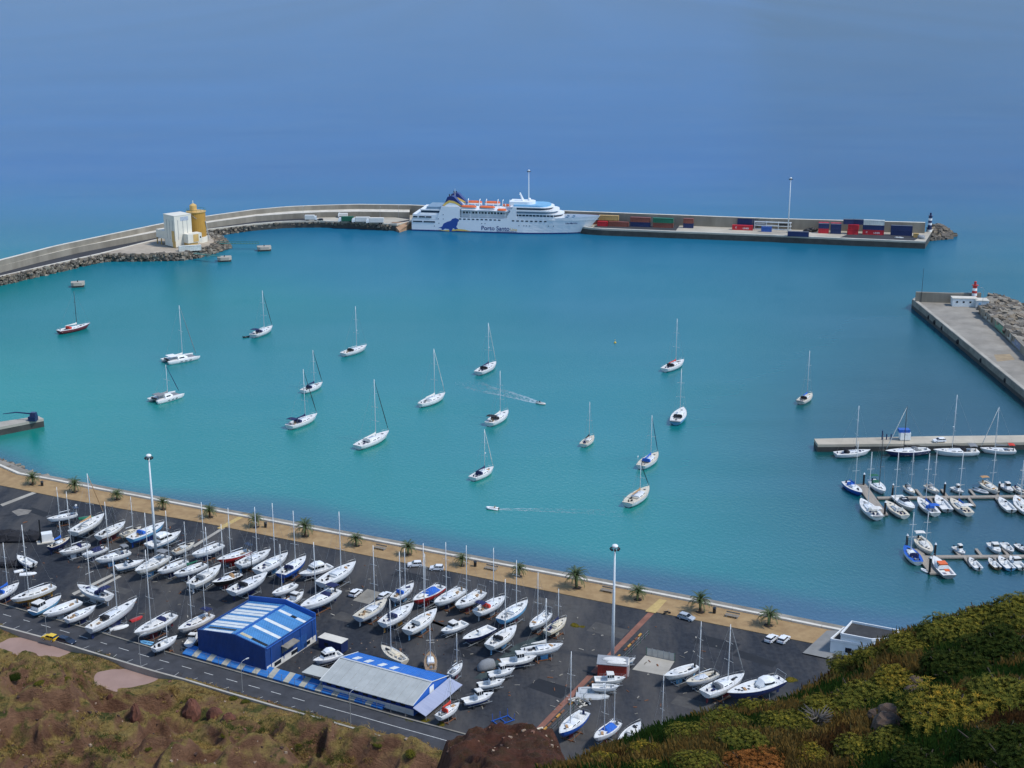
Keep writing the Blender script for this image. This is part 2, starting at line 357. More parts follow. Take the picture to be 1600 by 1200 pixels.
# armour stones at the foot of the wall: large on the far left, small farther on
spots = []
for i, (a, b) in enumerate(zip(wl, wl[1:])):
    fx = proj((a[0], a[1], 3))[0]; big = 1.0 if fx < 40 else (.45 if fx < 170 else .16 + (.12 if 520 < fx < 1300 else 0))
    for k in range(int(30 * big) + 5):
        t = random.random(); d = random.uniform(1.2, 4.5 + 5 * big); x, y = a[0] + (b[0] - a[0]) * t, a[1] + (b[1] - a[1]) * t
        dx, dy = b[0] - a[0], b[1] - a[1]; l = math.hypot(dx, dy); x -= dy / l * d; y += dx / l * d
        spots.append((x, y, 2.5 - d * .32 * (2 - big), random.uniform(.5, 1.1) * (.7 + .8 * big)))
rocks_mesh('shore_rocks', spots, [ROCKA, ROCKB, ROCKC, ROCKB])

# ---- outer breakwater with two walls and a quay
U_PX = [(-520, 541), (-120, 438), (0, 407), (90, 384), (180, 365), (257, 349), (330, 337), (400, 327.5), (450, 323), (500, 321), (560, 319.5), (640, 320.5), (700, 323), (877, 329.5), (1040, 335.5), (1200, 341.5), (1448, 348)]
L_PX = [(-520, 554), (-120, 448), (0, 416), (62, 400), (125, 385), (257, 360), (330, 347), (400, 337.5), (450, 334), (500, 331.5), (560, 330.5), (640, 331.5), (700, 334), (877, 341), (1040, 346.5), (1200, 352), (1448, 358)]
K_PX = [(-520, 586), (-120, 468), (0, 432.5), (80, 414), (160, 396), (240, 376), (322, 359), (400, 350), (450, 346), (500, 345.5), (560, 347.5), (604, 350), (618, 351), (636, 349), (648, 342.5), (880, 350.5), (915, 355.5), (925, 357), (1040, 361.5), (1200, 367.5), (1320, 373), (1446, 378)]
XS = list(range(-520, 1440, 20)) + [1446]
def iline(pts, z): return [P(x, float(np.interp(x, [a for a, b in pts], [b for a, b in pts])), z) for x in XS]
U, Lw, K = iline(U_PX, 10.3), iline(L_PX, 7.4), iline(K_PX, Z_QUAY)
def strip(mb, A, B, mi=0, za=None, zb=None):
    n = len(A); mb.add([(p[0], p[1], p[2] if za is None else za) for p in A] + [(p[0], p[1], p[2] if zb is None else zb) for p in B], [(i, i + 1, n + i + 1, n + i) for i in range(n - 1)], mi)
mb = MB(); U2 = [Vector((p[0], p[1], 10.3)) for p in offset(U, 2.2)]; U3 = [Vector((p[0], p[1], -2)) for p in offset(U, 16)]
LEFT = sum(1 for x in XS if x <= 650)
strip(mb, U, U2, 1); strip(mb, U2, U3, 0)
strip(mb, U[:LEFT], [Vector((p.x, p.y, 7.4)) for p in U[:LEFT]], 0)
U74 = [Vector((p.x, p.y, 7.4)) for p in U]
strip(mb, U74[:LEFT], Lw[:LEFT], 1); strip(mb, Lw[:LEFT], [Vector((p.x, p.y, 4)) for p in Lw[:LEFT]], 0)
strip(mb, U[LEFT - 1:], [Vector((p.x, p.y, 4)) for p in U[LEFT - 1:]], 0)
WALLC = mat('stained_wall', (.27, .245, .20), .9, .35, .10, bump=.05, bscale=.8, dirt=.6, stretch=(1, 1, .25))
bw = tag(mb.build('breakwater_wall', [WALLC, CONCW]), 'long stained concrete wall along the outer breakwater, stepped at its western half', 'wall')
mb = MB()
strip(mb, Lw[:LEFT], K[:LEFT], 0, 4, 4); strip(mb, U[LEFT - 1:], K[LEFT - 1:], 1, 4.0, 4.0)
K2 = [Vector((p.x, p.y, 3.2)) for p in K]; K3 = [Vector((p.x, p.y, -2)) for p in K]
strip(mb, K, K2, 1); strip(mb, K2, K3, 2)
e0, e1 = K[-1], U[-1]; e2 = P(1460, 356, 4)
mb.add([e0, e2, (e2.x, e2.y, -2), (e0.x, e0.y, -2)], [(0, 1, 2, 3)], 2); mb.add([e0, e2, (U2[-1].x, U2[-1].y, 4.0), (e1.x, e1.y, 4.0)], [(0, 1, 2, 3)], 1)
mb.add([(U2[-1].x, U2[-1].y, 10.3), (e1.x, e1.y, 10.3), (e1.x, e1.y, -2), (U2[-1].x, U2[-1].y, -2)], [(0, 1, 2, 3)], 0)
QC = mat('pale_quay_concrete', (.46, .42, .34), .9, .25, .06, bump=.02, bscale=.6, dirt=.35)
tag(mb.build('breakwater_quay', [ASPH, QC, WETC]), kind='structure')
ed = MB(); ed.ribbon(offset(K, .6), 1.2, 4.01, 4.28); tag(ed.build('quay_kerb', CONCW), kind='structure')
def px_sheet(name, pts, z, m): return sheet(name, [P(a, b, z) for a, b in pts], z, m)
px_sheet('quay_asphalt_patch', [(926, 355.5), (1056, 360.5), (1062, 352), (940, 347)], 4.006, ASPH)
px_sheet('quay_asphalt_patch', [(1312, 371), (1428, 376), (1440, 369), (1330, 364)], 4.006, ASPH)
px_sheet('quay_concrete_patch', [(480, 344), (608, 349), (640, 343), (600, 337), (500, 339)], 4.006, QC)
# rust-brown ferry ramp
mb = MB(); a, b, c, d = P(612, 347, 4.3), P(643, 347, 4.3), P(646, 352, 1.6), P(624, 361, 1.0)
mb.add([a, b, c, d] + [(p.x, p.y, -1) for p in (a, b, c, d)], [(0, 1, 2, 3), (4, 5, 1, 0), (5, 6, 2, 1), (6, 7, 3, 2), (7, 4, 0, 3)])
tag(mb.build('ferry_ramp', mat('ramp_concrete', (.40, .25, .15), .9, .35, .2, bump=.03)), 'rust brown sloping loading ramp at the stern of the white ferry', 'ramp')
def band(top, bot, zt, zb, n, r0, r1):
    """random boulder spots between two pixel polylines"""
    out = []; A = resample([(p.x, p.y) for p in px_line(top, zt)], 2.0); B = resample([(p.x, p.y) for p in px_line(bot, zb)], 2.0)
    for _ in range(n):
        s, t = random.random(), random.random(); i = s * (len(A) - 1); j = s * (len(B) - 1)
        a, b = A[int(i)], B[int(j)]; out.append((a[0] + (b[0] - a[0]) * t + random.uniform(-1, 1), a[1] + (b[1] - a[1]) * t + random.uniform(-1, 1), zt + (zb - zt) * t - .2, random.uniform(r0, r1)))
    return out
sp = band([(-520, 587), (-120, 469), (0, 433.5), (80, 415), (160, 397)], [(-520, 602), (-120, 482), (0, 446), (80, 428), (160, 409)], 4, 0, 1700, .9, 1.9)
sp += band([(160, 396.5), (225, 397), (282, 395), (327, 384), (337, 378), (322, 362)], [(160, 409), (215, 408), (287, 407), (322, 401), (360, 387), (345, 367)], 4, 0, 700, 1.0, 2.1)
sp += band([(322, 360), (400, 351), (450, 347), (500, 346.5), (560, 348.5), (612, 352)], [(335, 369), (400, 359), (450, 355), (500, 354), (560, 356), (615, 360)], 3.6, 0, 620, .8, 1.6)
rocks_mesh('breakwater_rocks', sp, [ROCKA, ROCKC, ROCKB, ROCKA])
tag(MB().prism([(P(a, b, 4).x, P(a, b, 4).y) for a, b in [(160, 396), (225, 396.5), (282, 394.5), (327, 383), (336, 377), (322, 361), (240, 376)]], -1, 4.004).build('plant_apron', mat('dusty_apron', (.42, .36, .28), .95, .25, .15, dirt=.3)), kind='structure')
rocks_mesh('mole_head_rocks', band([(1456, 354), (1464, 353), (1470, 355)], [(1452, 376), (1478, 375), (1493, 368)], 4, 0, 130, 1.8, 4.2), [ROCKA, ROCKC, ROCKA])

# ---- inner mole on the right
mo = [P(a, b, 4) for a, b in [(1425, 468), (1436, 477), (1600, 611), (1700, 693), (1760, 680), (1600, 556), (1533, 493), (1530, 470), (1432, 463)]]
mb = MB(); mb.prism([(p.x, p.y) for p in mo], 1.6, 4, 2, 0); mb.prism([(p.x, p.y) for p in mo], -2, 1.6, 1, 1)
MOLE = mat('mole_deck', (.31, .285, .24), .95, .3, .10, bump=.02, bscale=.8, dirt=.5)
tag(mb.build('mole_deck', [MOLE, WETC, CONCD]), kind='structure')
edge = [P(a, b, 4) for a, b in [(1425, 468), (1436, 477), (1600, 611), (1700, 693)]]
tag(MB().ribbon(offset([(p.x, p.y) for p in edge], 1.0), 1.6, 3.4, 4.3).build('mole_kerb', CONC), kind='structure')
px_sheet('mole_stain', [(1553, 554), (1578, 553), (1586, 562), (1558, 565)], 4.008, mat('sand_stain', (.34, .26, .16), .95, .3, .3))
wb_ = [P(1430, 471, 4), P(1486, 473, 4), P(1531, 472.5, 4)]
tag(MB().ribbon([(p.x, p.y) for p in wb_], 1.6, 3, 8.6).build('mole_end_wall', [WALLC]), 'concrete parapet wall across the far end of the inner mole', 'wall')
ws = [(p.x, p.y) for p in (P(1533, 494, 4), P(1566, 522, 4), P(1600, 557, 4), P(1700, 645, 4))]
mw = tag(MB().ribbon(offset(ws, 1.0), 1.8, 3, 7.6).build('mole_side_wall', [WALLC]), 'graffiti-painted concrete wall along the landward side of the inner mole', 'wall')
def wall_panel(s0, s1, z0, z1, m):
    A = resample(ws, .5); a, b = A[int(s0 * 2)], A[int(s1 * 2)]; o = offset([a, b], .06)
    MB().add([(o[0][0], o[0][1], z0), (o[1][0], o[1][1], z0), (o[1][0], o[1][1], z1), (o[0][0], o[0][1], z1)], [(0, 1, 2, 3)]).build('painted_panel', m, mw)
SPRAY = [mat('green_graffiti', (.03, .20, .10), .8, .5, 1.2, rgb2=(.25, .42, .3)), mat('blue_graffiti', (.05, .08, .22), .8, .5, 1.2, rgb2=(.4, .42, .42)), mat('pale_graffiti', (.5, .5, .44), .8, .4, 1.0)]
for i, (a, b) in enumerate([(3, 8), (10, 13), (21, 36), (40, 46), (49, 62)]): wall_panel(a, b, 4.5, 7.2, SPRAY[(2, 2, 0, 2, 1)[i]])
rocks_mesh('mole_rocks', band([(1536, 482), (1566, 508), (1600, 541), (1660, 596)], [(1552, 462), (1575, 474), (1612, 492), (1700, 540)], 6.8, 2.5, 620, 2.0, 4.2) + band([(1552, 462), (1575, 474), (1612, 492), (1700, 540)], [(1570, 468), (1612, 486), (1700, 525)], 2.5, -1, 200, 2, 4), [ROCKB, ROCKC, ROCKB, ROCKA])
tag(MB().prism([(P(a, b, 4).x, P(a, b, 4).y) for a, b in [(1528, 470), (1536, 494), (1600, 556), (1720, 660), (1760, 600), (1600, 494), (1552, 463)]], -2, 3.2).build('mole_core', ROCKC), kind='structure')

# ---- marina quay and western jetty
def pier(name, pts, z, label=None, top=CONC):
    mb = MB(); pl = [(P(a, b, z).x, P(a, b, z).y) for a, b in pts]; mb.prism(pl, z - .9, z, 0, 0); mb.prism(pl, -2, z - .9, 1, 1)
    o = mb.build(name, [top, WETC]); return tag(o, label, 'quay')
pier('marina_quay', [(1272, 685.5), (1278, 694.5), (1450, 693), (1640, 690.5), (1640, 679.5), (1450, 681.5)], 2.6, 'pale concrete quay with yachts moored along its front', mat('pale_pier', (.48, .43, .34), .9, .25, .08, dirt=.4))
pier('jetty', [(-300, 704), (60, 650), (68, 654), (-300, 726)], 3.0, 'short concrete jetty with a blue crane at its tip')

# ---- road with its two low walls
FAR = [(-520, 800), (-90, 920), (0, 945), (72, 965.5), (135, 983.5), (240, 1015), (290, 1029), (390, 1057), (490, 1085), (547, 1100), (617, 1120), (714, 1146), (830, 1178)]
ZR = 3.5
far_l = [(p.x, p.y) for p in px_line(FAR, ZR)]; near_l = [(p.x, p.y) for p in px_line(NEAR, ZR)]
NA = resample(near_l[1:], 1); FA = resample(far_l[1:], 1)
mb = MB(); mb.prism(far_l + near_l[::-1], 2.0, ZR); tag(mb.build('road', ROADM), kind='structure')
tag(MB().ribbon(offset(far_l, .3), .4, 2.5, ZR + .22).build('roadside_wall', CONCD), 'low weathered concrete wall between the road and the boatyard', 'wall')
tag(MB().ribbon(offset(near_l, -.3), .5, 2.0, ZR + .45).build('roadside_wall', CONC), 'low pale concrete kerb wall on the hill side of the road', 'wall')
LINE = mat('road_paint', (.55, .55, .52), .8, .35, 3)
def lerp_road(s, t):
    a = NA[min(int(s * (len(NA) - 1)), len(NA) - 1)]; b = FA[min(int(s * (len(FA) - 1)), len(FA) - 1)]
    return Vector((a[0] + (b[0] - a[0]) * t, a[1] + (b[1] - a[1]) * t, ZR + .006))
mb = MB(); s = 0.02; k = 0
LEN = len(NA)
while s < .97:
    l = 2.6 / LEN if s < .70 else 9.0 / LEN
    a, b = lerp_road(s, .60), lerp_road(s + l, .60); o = offset([a, b], .09); q = offset([a, b], -.09)
    mb.add([(*o[0], a.z), (*o[1], a.z), (*q[1], a.z), (*q[0], a.z)], [(0, 1, 2, 3)]); s += (5.8 if s < .70 else 8.9) / LEN
tag(mb.build('lane_marking', LINE), kind='structure')
mb = MB()
for i in range(22):
    s = .10 + i * .028; a, b = lerp_road(s, .03), lerp_road(s + .012, .27); o = offset([a, b], .06); q = offset([a, b], -.06)
    mb.add([(*o[0], a.z), (*o[1], a.z), (*q[1], a.z), (*q[0], a.z)], [(0, 1, 2, 3)])
tag(mb.build('parking_marking', LINE), kind='structure')

# ---- eroded hillside below the road (left)
def fbm(x, y, s, oct=4, seed=0.0):
    v = 0; a = 1; t = 0
    for k in range(oct): v += a * noise.noise(Vector((x * s, y * s, seed + k * 7.3))); t += a; a *= .5; s *= 2.03
    return v / t
POND = [[(-40, 984), (0, 990), (35, 1000), (80, 1011), (102, 1020), (84, 1029), (45, 1033), (0, 1027), (-40, 1026)], [(140, 1052), (165, 1044), (205, 1046), (232, 1056), (246, 1065), (215, 1073), (180, 1072), (152, 1063)]]
def build_hill():
    st = .5; xs = np.arange(-215, 42, st); ys = np.arange(170, 336, st); X, Y = np.meshgrid(xs, ys)
    D = seg_dist(X, Y, near_l); ry = np.interp(X, [p[0] for p in near_l], [p[1] for p in near_l]); D = np.where(Y > ry, -D, D)
    Z = np.zeros_like(X)
    pc = [(np.mean([P(a, b, 2.7).x for a, b in q]), np.mean([P(a, b, 2.7).y for a, b in q])) for q in POND]; pr = [(15, 7), (9, 5.5)]
    r1a, r1b = P(440, 1120, 6), P(720, 1185, 8); RD = seg_dist(X, Y, [(r1a.x, r1a.y - 4), (r1b.x, r1b.y - 4)])
    gl = [[P(x, y, 8) for x, y in q] for q in ([(20, 1120), (120, 1085), (290, 1110)], [(200, 1190), (260, 1140), (330, 1125)], [(340, 1200), (400, 1150), (420, 1128)], [(470, 1200), (500, 1160)])]
    GD = np.minimum.reduce([seg_dist(X, Y, [(p.x, p.y) for p in q]) for q in gl])
    for j, y in enumerate(ys):
        for i, x in enumerate(xs):
            d = D[j, i]
            if d < -1.5: Z[j, i] = 1.6 if d > -7 else -3.0; continue
            wx, wy = x + 6 * fbm(x, y, .05, 2, 40.0), y + 6 * fbm(x, y, .05, 2, 50.0)
            n1 = fbm(wx, wy, .035, 3, 1.0); rg = 1 - abs(fbm(wx, wy, .055, 2, 5.0)) * 3.2; n3 = fbm(x, y, .22, 3, 9.0); r2 = 1 - abs(fbm(wx, wy, .16, 2, 33.0)) * 3.0
            k = min(max(d, 0) / 9, 1); kk = k * min(d / 16, 1) if d > 0 else 0
            sc_ = fbm(wx, wy, .045, 2, 60.0) * 4; sc_ = (math.floor(sc_) + max(0, min(1, (sc_ - math.floor(sc_) - .35) / .3))) * 1.7      # eroded scarps
            z = 3.55 - .35 * min(max(d, 0) / 2, 1) + k * (1.0 + .11 * d + 3.0 * n1 + 1.0 * n3 + .4 * fbm(x, y, .5, 3, 12.0)) + kk * (4.2 * max(0, rg) ** 1.6 + 1.5 * max(0, r2) + sc_ - 1.2) + .15 * n3
            z += 5.0 * math.exp(-(RD[j, i] / 5.5) ** 2) * (1 + .5 * n1 + .25 * n3)
            z -= 3.6 * k * math.exp(-(GD[j, i] / 2.4) ** 2)
            for (cx, cy), (rx, rr) in zip(pc, pr):
                q = ((x - cx) / rx) ** 2 + ((y - cy) / rr) ** 2; f = math.exp(-(q / 1.35) ** 2); z = z * (1 - f) + (2.15 + .25 * n3) * f
            Z[j, i] = z
    me = bpy.data.meshes.new('hillside'); ny, nx = X.shape; idx = np.arange(nx * ny).reshape(ny, nx)
    me.from_pydata(np.stack([X, Y, Z], -1).reshape(-1, 3).tolist(), [], np.stack([idx[:-1, :-1], idx[:-1, 1:], idx[1:, 1:], idx[1:, :-1]], -1).reshape(-1, 4).tolist())
    me.polygons.foreach_set('use_smooth', [True] * len(me.polygons)); me.update()
    return me, (xs, ys, Z)
def earth_mat(name, soil, soil2, grass, green, gsc=1.0, k=0.0):
    m, n, b = node_mat(name); tc = N(n, 'ShaderNodeTexCoord')
    def nz(scale, det=7, rough=.65, vec=None):
        q = N(n, 'ShaderNodeTexNoise', Scale=scale, Detail=det, Roughness=rough); n.links.new(vec or tc.outputs['Object'], q.inputs['Vector']); return q.outputs['Fac']
    def ramp(src, p0, p1, c0=(0, 0, 0), c1=(1, 1, 1)):
        r = N(n, 'ShaderNodeValToRGB'); e = r.color_ramp.elements; e[0].position = p0; e[0].color = (*c0, 1); e[1].position = p1; e[1].color = (*c1, 1); n.links.new(src, r.inputs[0]); return r.outputs[0]
    def mix(f, a, c):
        q = N(n, 'ShaderNodeMix', data_type='RGBA'); n.links.new(f, q.inputs['Factor']); n.links.new(a, q.inputs[6]); n.links.new(c, q.inputs[7]); return q.outputs[2]
    s = ramp(nz(.25 * gsc, 9, .7), .35, .68, soil2, soil)
    g = ramp(nz(1.1 * gsc, 8, .75), .35, .7, tuple(c * .45 for c in grass), grass)
    gg = ramp(nz(.8 * gsc, 8, .75), .35, .7, tuple(c * .4 for c in green), green)
    geo = N(n, 'ShaderNodeNewGeometry'); sx = N(n, 'ShaderNodeSeparateXYZ'); n.links.new(geo.outputs['Normal'], sx.inputs[0])
    flat = ramp(sx.outputs['Z'], .66, .90)
    f1 = ramp(nz(.10 * gsc, 8, .7), .40 + k, .54 + k); mm = N(n, 'ShaderNodeMath', operation='MULTIPLY'); n.links.new(f1, mm.inputs[0]); n.links.new(flat, mm.inputs[1])
    f2 = ramp(nz(.14 * gsc, 9, .75), .54 + k, .62 + k); m2 = N(n, 'ShaderNodeMath', operation='MULTIPLY'); n.links.new(f2, m2.inputs[0]); n.links.new(flat, m2.inputs[1])
    c = mix(m2.outputs[0], mix(mm.outputs[0], s, g), gg); n.links.new(c, b.inputs['Base Color']); b.inputs['Roughness'].default_value = .95; b.inputs['Specular IOR Level'].default_value = .15
    mp = N(n, 'ShaderNodeMapping'); mp.inputs['Scale'].default_value = (1, .7, 2.2); n.links.new(tc.outputs['Object'], mp.inputs[0])
    bp = N(n, 'ShaderNodeBump', Strength=1.0, Distance=1.8 / gsc); n.links.new(nz(.9 * gsc, 10, .78, mp.outputs[0]), bp.inputs['Height']); n.links.new(bp.outputs[0], b.inputs['Normal'])
    return m
HILL_ME, HILL = build_hill()
HILL_ME.materials.append(earth_mat('eroded_earth', (.36, .20, .115), (.15, .074, .045), (.46, .33, .11), (.13, .14, .04), 1.0, -.03))
_h = bpy.data.objects.new('hillside', HILL_ME); COL.objects.link(_h); tag(_h, kind='structure')
def hill_z(x, y):
    xs, ys, Z = HILL; i = min(max(int((x - xs[0]) / .5), 0), len(xs) - 1); j = min(max(int((y - ys[0]) / .5), 0), len(ys) - 1); return float(Z[j, i])
def on_hill(px, py):
    """first point of the lower hillside under a pixel"""
    for k in range(400, 20, -1):
        z = k * .1; p = P(px, py, z)
        if hill_z(p.x, p.y) >= z: return p
    return P(px, py, 3)
for (cx, cy), (rx, rr) in zip([(np.mean([P(a, b, 2.7).x for a, b in q]), np.mean([P(a, b, 2.7).y for a, b in q])) for q in POND], [(24, 10), (14, 8)]):
    sheet('mud_flat', [(cx + rx * math.cos(t), cy + rr * math.sin(t)) for t in np.linspace(0, 2 * PI, 30)[:-1]], 2.5, mat('dried_mud', (.33, .22, .18), .9, .15, .2, bump=.01))
def mound_z(x, y):
    dx = x + 1.2 + .04 * (y - 197); n3 = fbm(x, y, .22, 3, 9.0); rg = 1 - abs(fbm(x, y * .5, .16, 3, 15.0)) * 3
    cr = 36.6 + 3.0 * fbm(x, 0, .12, 3, 3) - .05 * max(dx, 0) ** 1.5 - .014 * max(-dx, 0) ** 2
    fall = max(0, y - (199 + 3 * fbm(x, y, .1, 2, 4)))
    return cr + 1.3 * n3 + 1.3 * max(0, rg) + .5 * fbm(x, y, .5, 3, 21.0) + .7 * (1 - 2.5 * abs(fbm(x * 1.6 + .2 * y, y * .25, .35, 2, 25.0))) - fall * 2.2 - max(0, abs(dx + .5) - 8.0) ** 1.25 * 1.9 + (.42 * (199 - y) if y < 199 else 0)
def build_mound():
    xs = np.arange(-34, 30, .4); ys = np.arange(110, 222, .4); nx, ny = len(xs), len(ys); idx = np.arange(nx * ny).reshape(ny, nx)
    me = bpy.data.meshes.new('earth_mound'); me.from_pydata([(x, y, max(mound_z(x, y), -5)) for y in ys for x in xs], [], np.stack([idx[:-1, :-1], idx[:-1, 1:], idx[1:, 1:], idx[1:, :-1]], -1).reshape(-1, 4).tolist())
    me.polygons.foreach_set('use_smooth', [True] * len(me.polygons)); me.update(); me.materials.append(earth_mat('dark_earth', (.17, .068, .042), (.07, .03, .02), (.12, .065, .03), (.07, .045, .018), 1.6, .06))
    o = bpy.data.objects.new('earth_mound', me); COL.objects.link(o); tag(o, kind='structure')
build_mound()

# ---- near slope on the right, with its crest line
NS = (-11.98, .1644, -.259)
def near_z(x, y):
    e = (x - 1.7) * -.6 + (y - 33.6) * .8 - 1.0 * noise.noise(Vector((x * .2, y * .2, 0)))
    z = CAM_H + NS[0] + NS[1] * x + NS[2] * y + .5 * fbm(x, y, .25, 3, 2.0) + .12 * fbm(x, y, 1.3, 2, 6.0)
    z += .55 * math.exp(-((x - .5) / 3.2) ** 2) - .42 * math.exp(-((x - 8.5) / 3.0) ** 2)
    if e > -2: z -= (e + 2) ** 2 * .12 if e < 3 else 3.0 + (e - 3) * 1.25
    return z
def on_near(px, py):
    """point of the near slope under a pixel"""
    u = (px - 800) / F_PX; v = (py - 600) / F_PX; last = None
    for k in range(150, 800):
        t = k * .1; x, y, z = u * t, (CT - v * ST) * t, CAM_H - (ST + v * CT) * t
        if near_z(x, y) >= z: return Vector((x, y, near_z(x, y)))
    return None
def build_near():
    xs = np.arange(-14, 42, .28); ys = np.arange(10, 84, .28); vs = [(x, y, near_z(x, y)) for y in ys for x in xs]; nx, ny = len(xs), len(ys)
    idx = np.arange(nx * ny).reshape(ny, nx)
    me = bpy.data.meshes.new('near_slope'); me.from_pydata(vs, [], np.stack([idx[:-1, :-1], idx[:-1, 1:], idx[1:, 1:], idx[1:, :-1]], -1).reshape(-1, 4).tolist())
    me.polygons.foreach_set('use_smooth', [True] * len(me.polygons)); me.update()
    me.materials.append(earth_mat('slope_earth', (.10, .055, .03), (.04, .025, .015), (.16, .10, .03), (.035, .06, .012), 6.0, -.05))
    o = bpy.data.objects.new('near_slope', me); COL.objects.link(o); tag(o, kind='structure')
build_near()

# ---- sheets and pads in the yard
def yard_sheet(name, pts, dz, m): return sheet(name, [P(a, b, Z_YARD + dz) for a, b in pts], Z_YARD + dz, m)
BRICK = mat('brick_strip', (.25, .11, .075), .9, .3, .5, bump=.01)
yard_sheet('brick_strip', [(1015, 954.5), (1024, 956.5), (846, 1140), (824, 1152)], .006, BRICK)
yard_sheet('concrete_pad', [(574, 920), (596, 926), (577, 944), (551, 938)], .006, CONCD)
yard_sheet('concrete_pad', [(1008, 1024), (1054, 1033), (1040, 1056), (988, 1046)], .006, CONC)
for a in ([(112, 927), (116, 930), (180, 898), (176, 896)], [(124, 931), (128, 933), (190, 901), (186, 899)]): yard_sheet('concrete_rail', a, .008, CONC)
for a in ([(0, 788), (4, 791), (58, 770), (53, 768)], [(300, 853), (304, 855), (352, 825), (347, 824)]): yard_sheet('concrete_rail', a, .008, CONC)
px_sheet('paving_crossing', [(339, 825), (346, 827), (388, 804), (380, 803)], 3.14, mat('yellow_paving', (.50, .36, .14), .9, .2, 1))
px_sheet('paving_crossing', [(1008, 955), (1024, 958), (1042, 938), (1030, 936)], 3.14, MATS['yellow_paving'])
yard_sheet('grey_ramp', [(1254, 1020), (1292, 985), (1318, 985), (1300, 1030)], .30, mat('grey_paving', (.22, .22, .21), .9, .15, .5))
yard_sheet('ground_stain', [(28, 806), (44, 803), (50, 797), (30, 795), (18, 799)], .006, mat('pale_stain', (.24, .22, .19), .9, .4, .5))
yard_sheet('net_stain', [(740, 1060), (806, 1007), (860, 986), (838, 1010), (790, 1050), (760, 1062)], .006, mat('green_stain', (.045, .065, .065), .9, .4, .5))

random.seed(77)
for i, (x, y, a_, b_) in enumerate([(640, 900, 9, 4), (870, 945, 12, 4), (1120, 1005, 10, 5), (470, 985, 8, 4), (720, 1020, 7, 4), (950, 985, 9, 5), (860, 1075, 9, 5), (180, 920, 9, 3), (330, 940, 8, 3), (1080, 1100, 8, 4), (1180, 1030, 10, 3), (540, 965, 6, 4), (60, 800, 9, 3), (250, 815, 10, 2.5)]):
    p = P(x, y, 3); t = -.55 + random.uniform(-.1, .1); c_, s_ = math.cos(t), math.sin(t)
    sheet('asphalt_patch', [(p.x + c_ * u - s_ * v, p.y + s_ * u + c_ * v) for u, v in ((-a_ / 2, -b_ / 2), (a_ / 2, -b_ / 2 + random.uniform(-.4, .4)), (a_ / 2, b_ / 2), (-a_ / 2, b_ / 2 + random.uniform(-.4, .4)))], 3.004, (mat('new_asphalt', (.016, .018, .022), .85, .2, .8), mat('old_asphalt', (.075, .072, .068), .92, .3, .6, dirt=.4))[i % 2])
mb = MB()
for _ in range(60):      # oil drips and tyre-dark streaks
    x, y = random.uniform(40, 1180), random.uniform(830, 1110); lo = np.interp(x, [a for a, b in PROM_IN], [b for a, b in PROM_IN]) + 8; hi = np.interp(x, [a for a, b in FAR], [b for a, b in FAR]) - 10 if x < 830 else 1110
    if not lo < y < hi: continue
    p = P(x, y, 3.01); r = random.uniform(.4, 1.6); t = random.uniform(-.8, -.3); e_ = random.choice((1, 1, 4))
    mb.add([(p.x + r * e_ * math.cos(q) * math.cos(t) * random.uniform(.7, 1.2) - r * .5 * math.sin(q) * math.sin(t), p.y + r * e_ * math.cos(q) * math.sin(t) * random.uniform(.7, 1.2) + r * .5 * math.sin(q) * math.cos(t), 3.012) for q in np.linspace(0, 2 * PI, 12)[:-1]], [tuple(range(11))])
tag(mb.build('oil_stains', mat('oil', (.012, .013, .016), .6, .3, 1)), kind='structure')
# ================================================================== BOATS
def hull_shape(L, B, fb, dr, sternw, sheer, mx=.42, rake=.09, pw=1.9, n=14):
    def hb(t): return B / 2 * (sternw + (1 - sternw) * math.sin(PI / 2 * t / mx)) if t < mx else B / 2 * max(.012, (1 - ((t - mx) / (1 - mx)) ** pw)) ** .85
    def dz(t): return fb + sheer * max(0, (t - .3) / .7) ** 2 + .12 * sheer * max(0, (.3 - t) / .3)
    return hb, dz
def add_hull(root, L, B, fb, dr, sternw, sheer, mats, rake=.09, pw=1.9, stripe=0, n=14, z0=0.0, y0=0.0, wl=.05, name='hull'):
    """mats: topside, stripe, bottom; local +X is the bow, z = 0 the waterline"""
    hb, dz = hull_shape(L, B, fb, dr, sternw, sheer, pw=pw); mb = MB(); rings = []
    for i in range(n):
        t = i / (n - 1); b, zd = hb(t), dz(t); zb = -dr * max(0, 1 - abs((t - .42) / .60) ** 2.2); zb = max(zb, -dr); zb += max(0, (t - .86) / .14) ** 2 * fb * .5
        if t < .12: zb += (.12 - t) / .12 * dr * .55
        lv = [zd, zd - .16, fb * .5, wl + .16, wl, (wl + zb) / 2, zb]; half = []
        for z in lv:
            z = max(min(z, zd), zb); q = (zd - z) / max(zd - zb, 1e-3); y = b * max(0, 1 - q ** 2.3) ** .62
            x = -L / 2 + t * L - rake * L * max(0, t - .55) / .45 * q * .9 + .03 * L * q * max(0, .12 - t) / .12
            half.append((x, y, z))
        rings.append([(p[0], p[1] + y0, p[2] + z0) for p in half] + [(p[0], -p[1] + y0, p[2] + z0) for p in half[-2::-1]])
    k = len(rings[0]); vs = [p for r in rings for p in r]
    for i in range(n - 1):
        for j in range(k - 1):
            row = min(j, k - 2 - j); mi = 1 if (row == 0 and stripe == 2) or (row == 2 and stripe == 1) else (1 if row == 3 and stripe != 0 else (2 if row >= 4 else 0))
            o = len(mb.v); mb.add([vs[i * k + j], vs[i * k + j + 1], vs[(i + 1) * k + j + 1], vs[(i + 1) * k + j]], [(0, 1, 2, 3)], mi)
    mb.add(rings[0], [tuple(range(k))], 0)
    mb.build(name, mats, root, smooth=False)
    return hb, dz
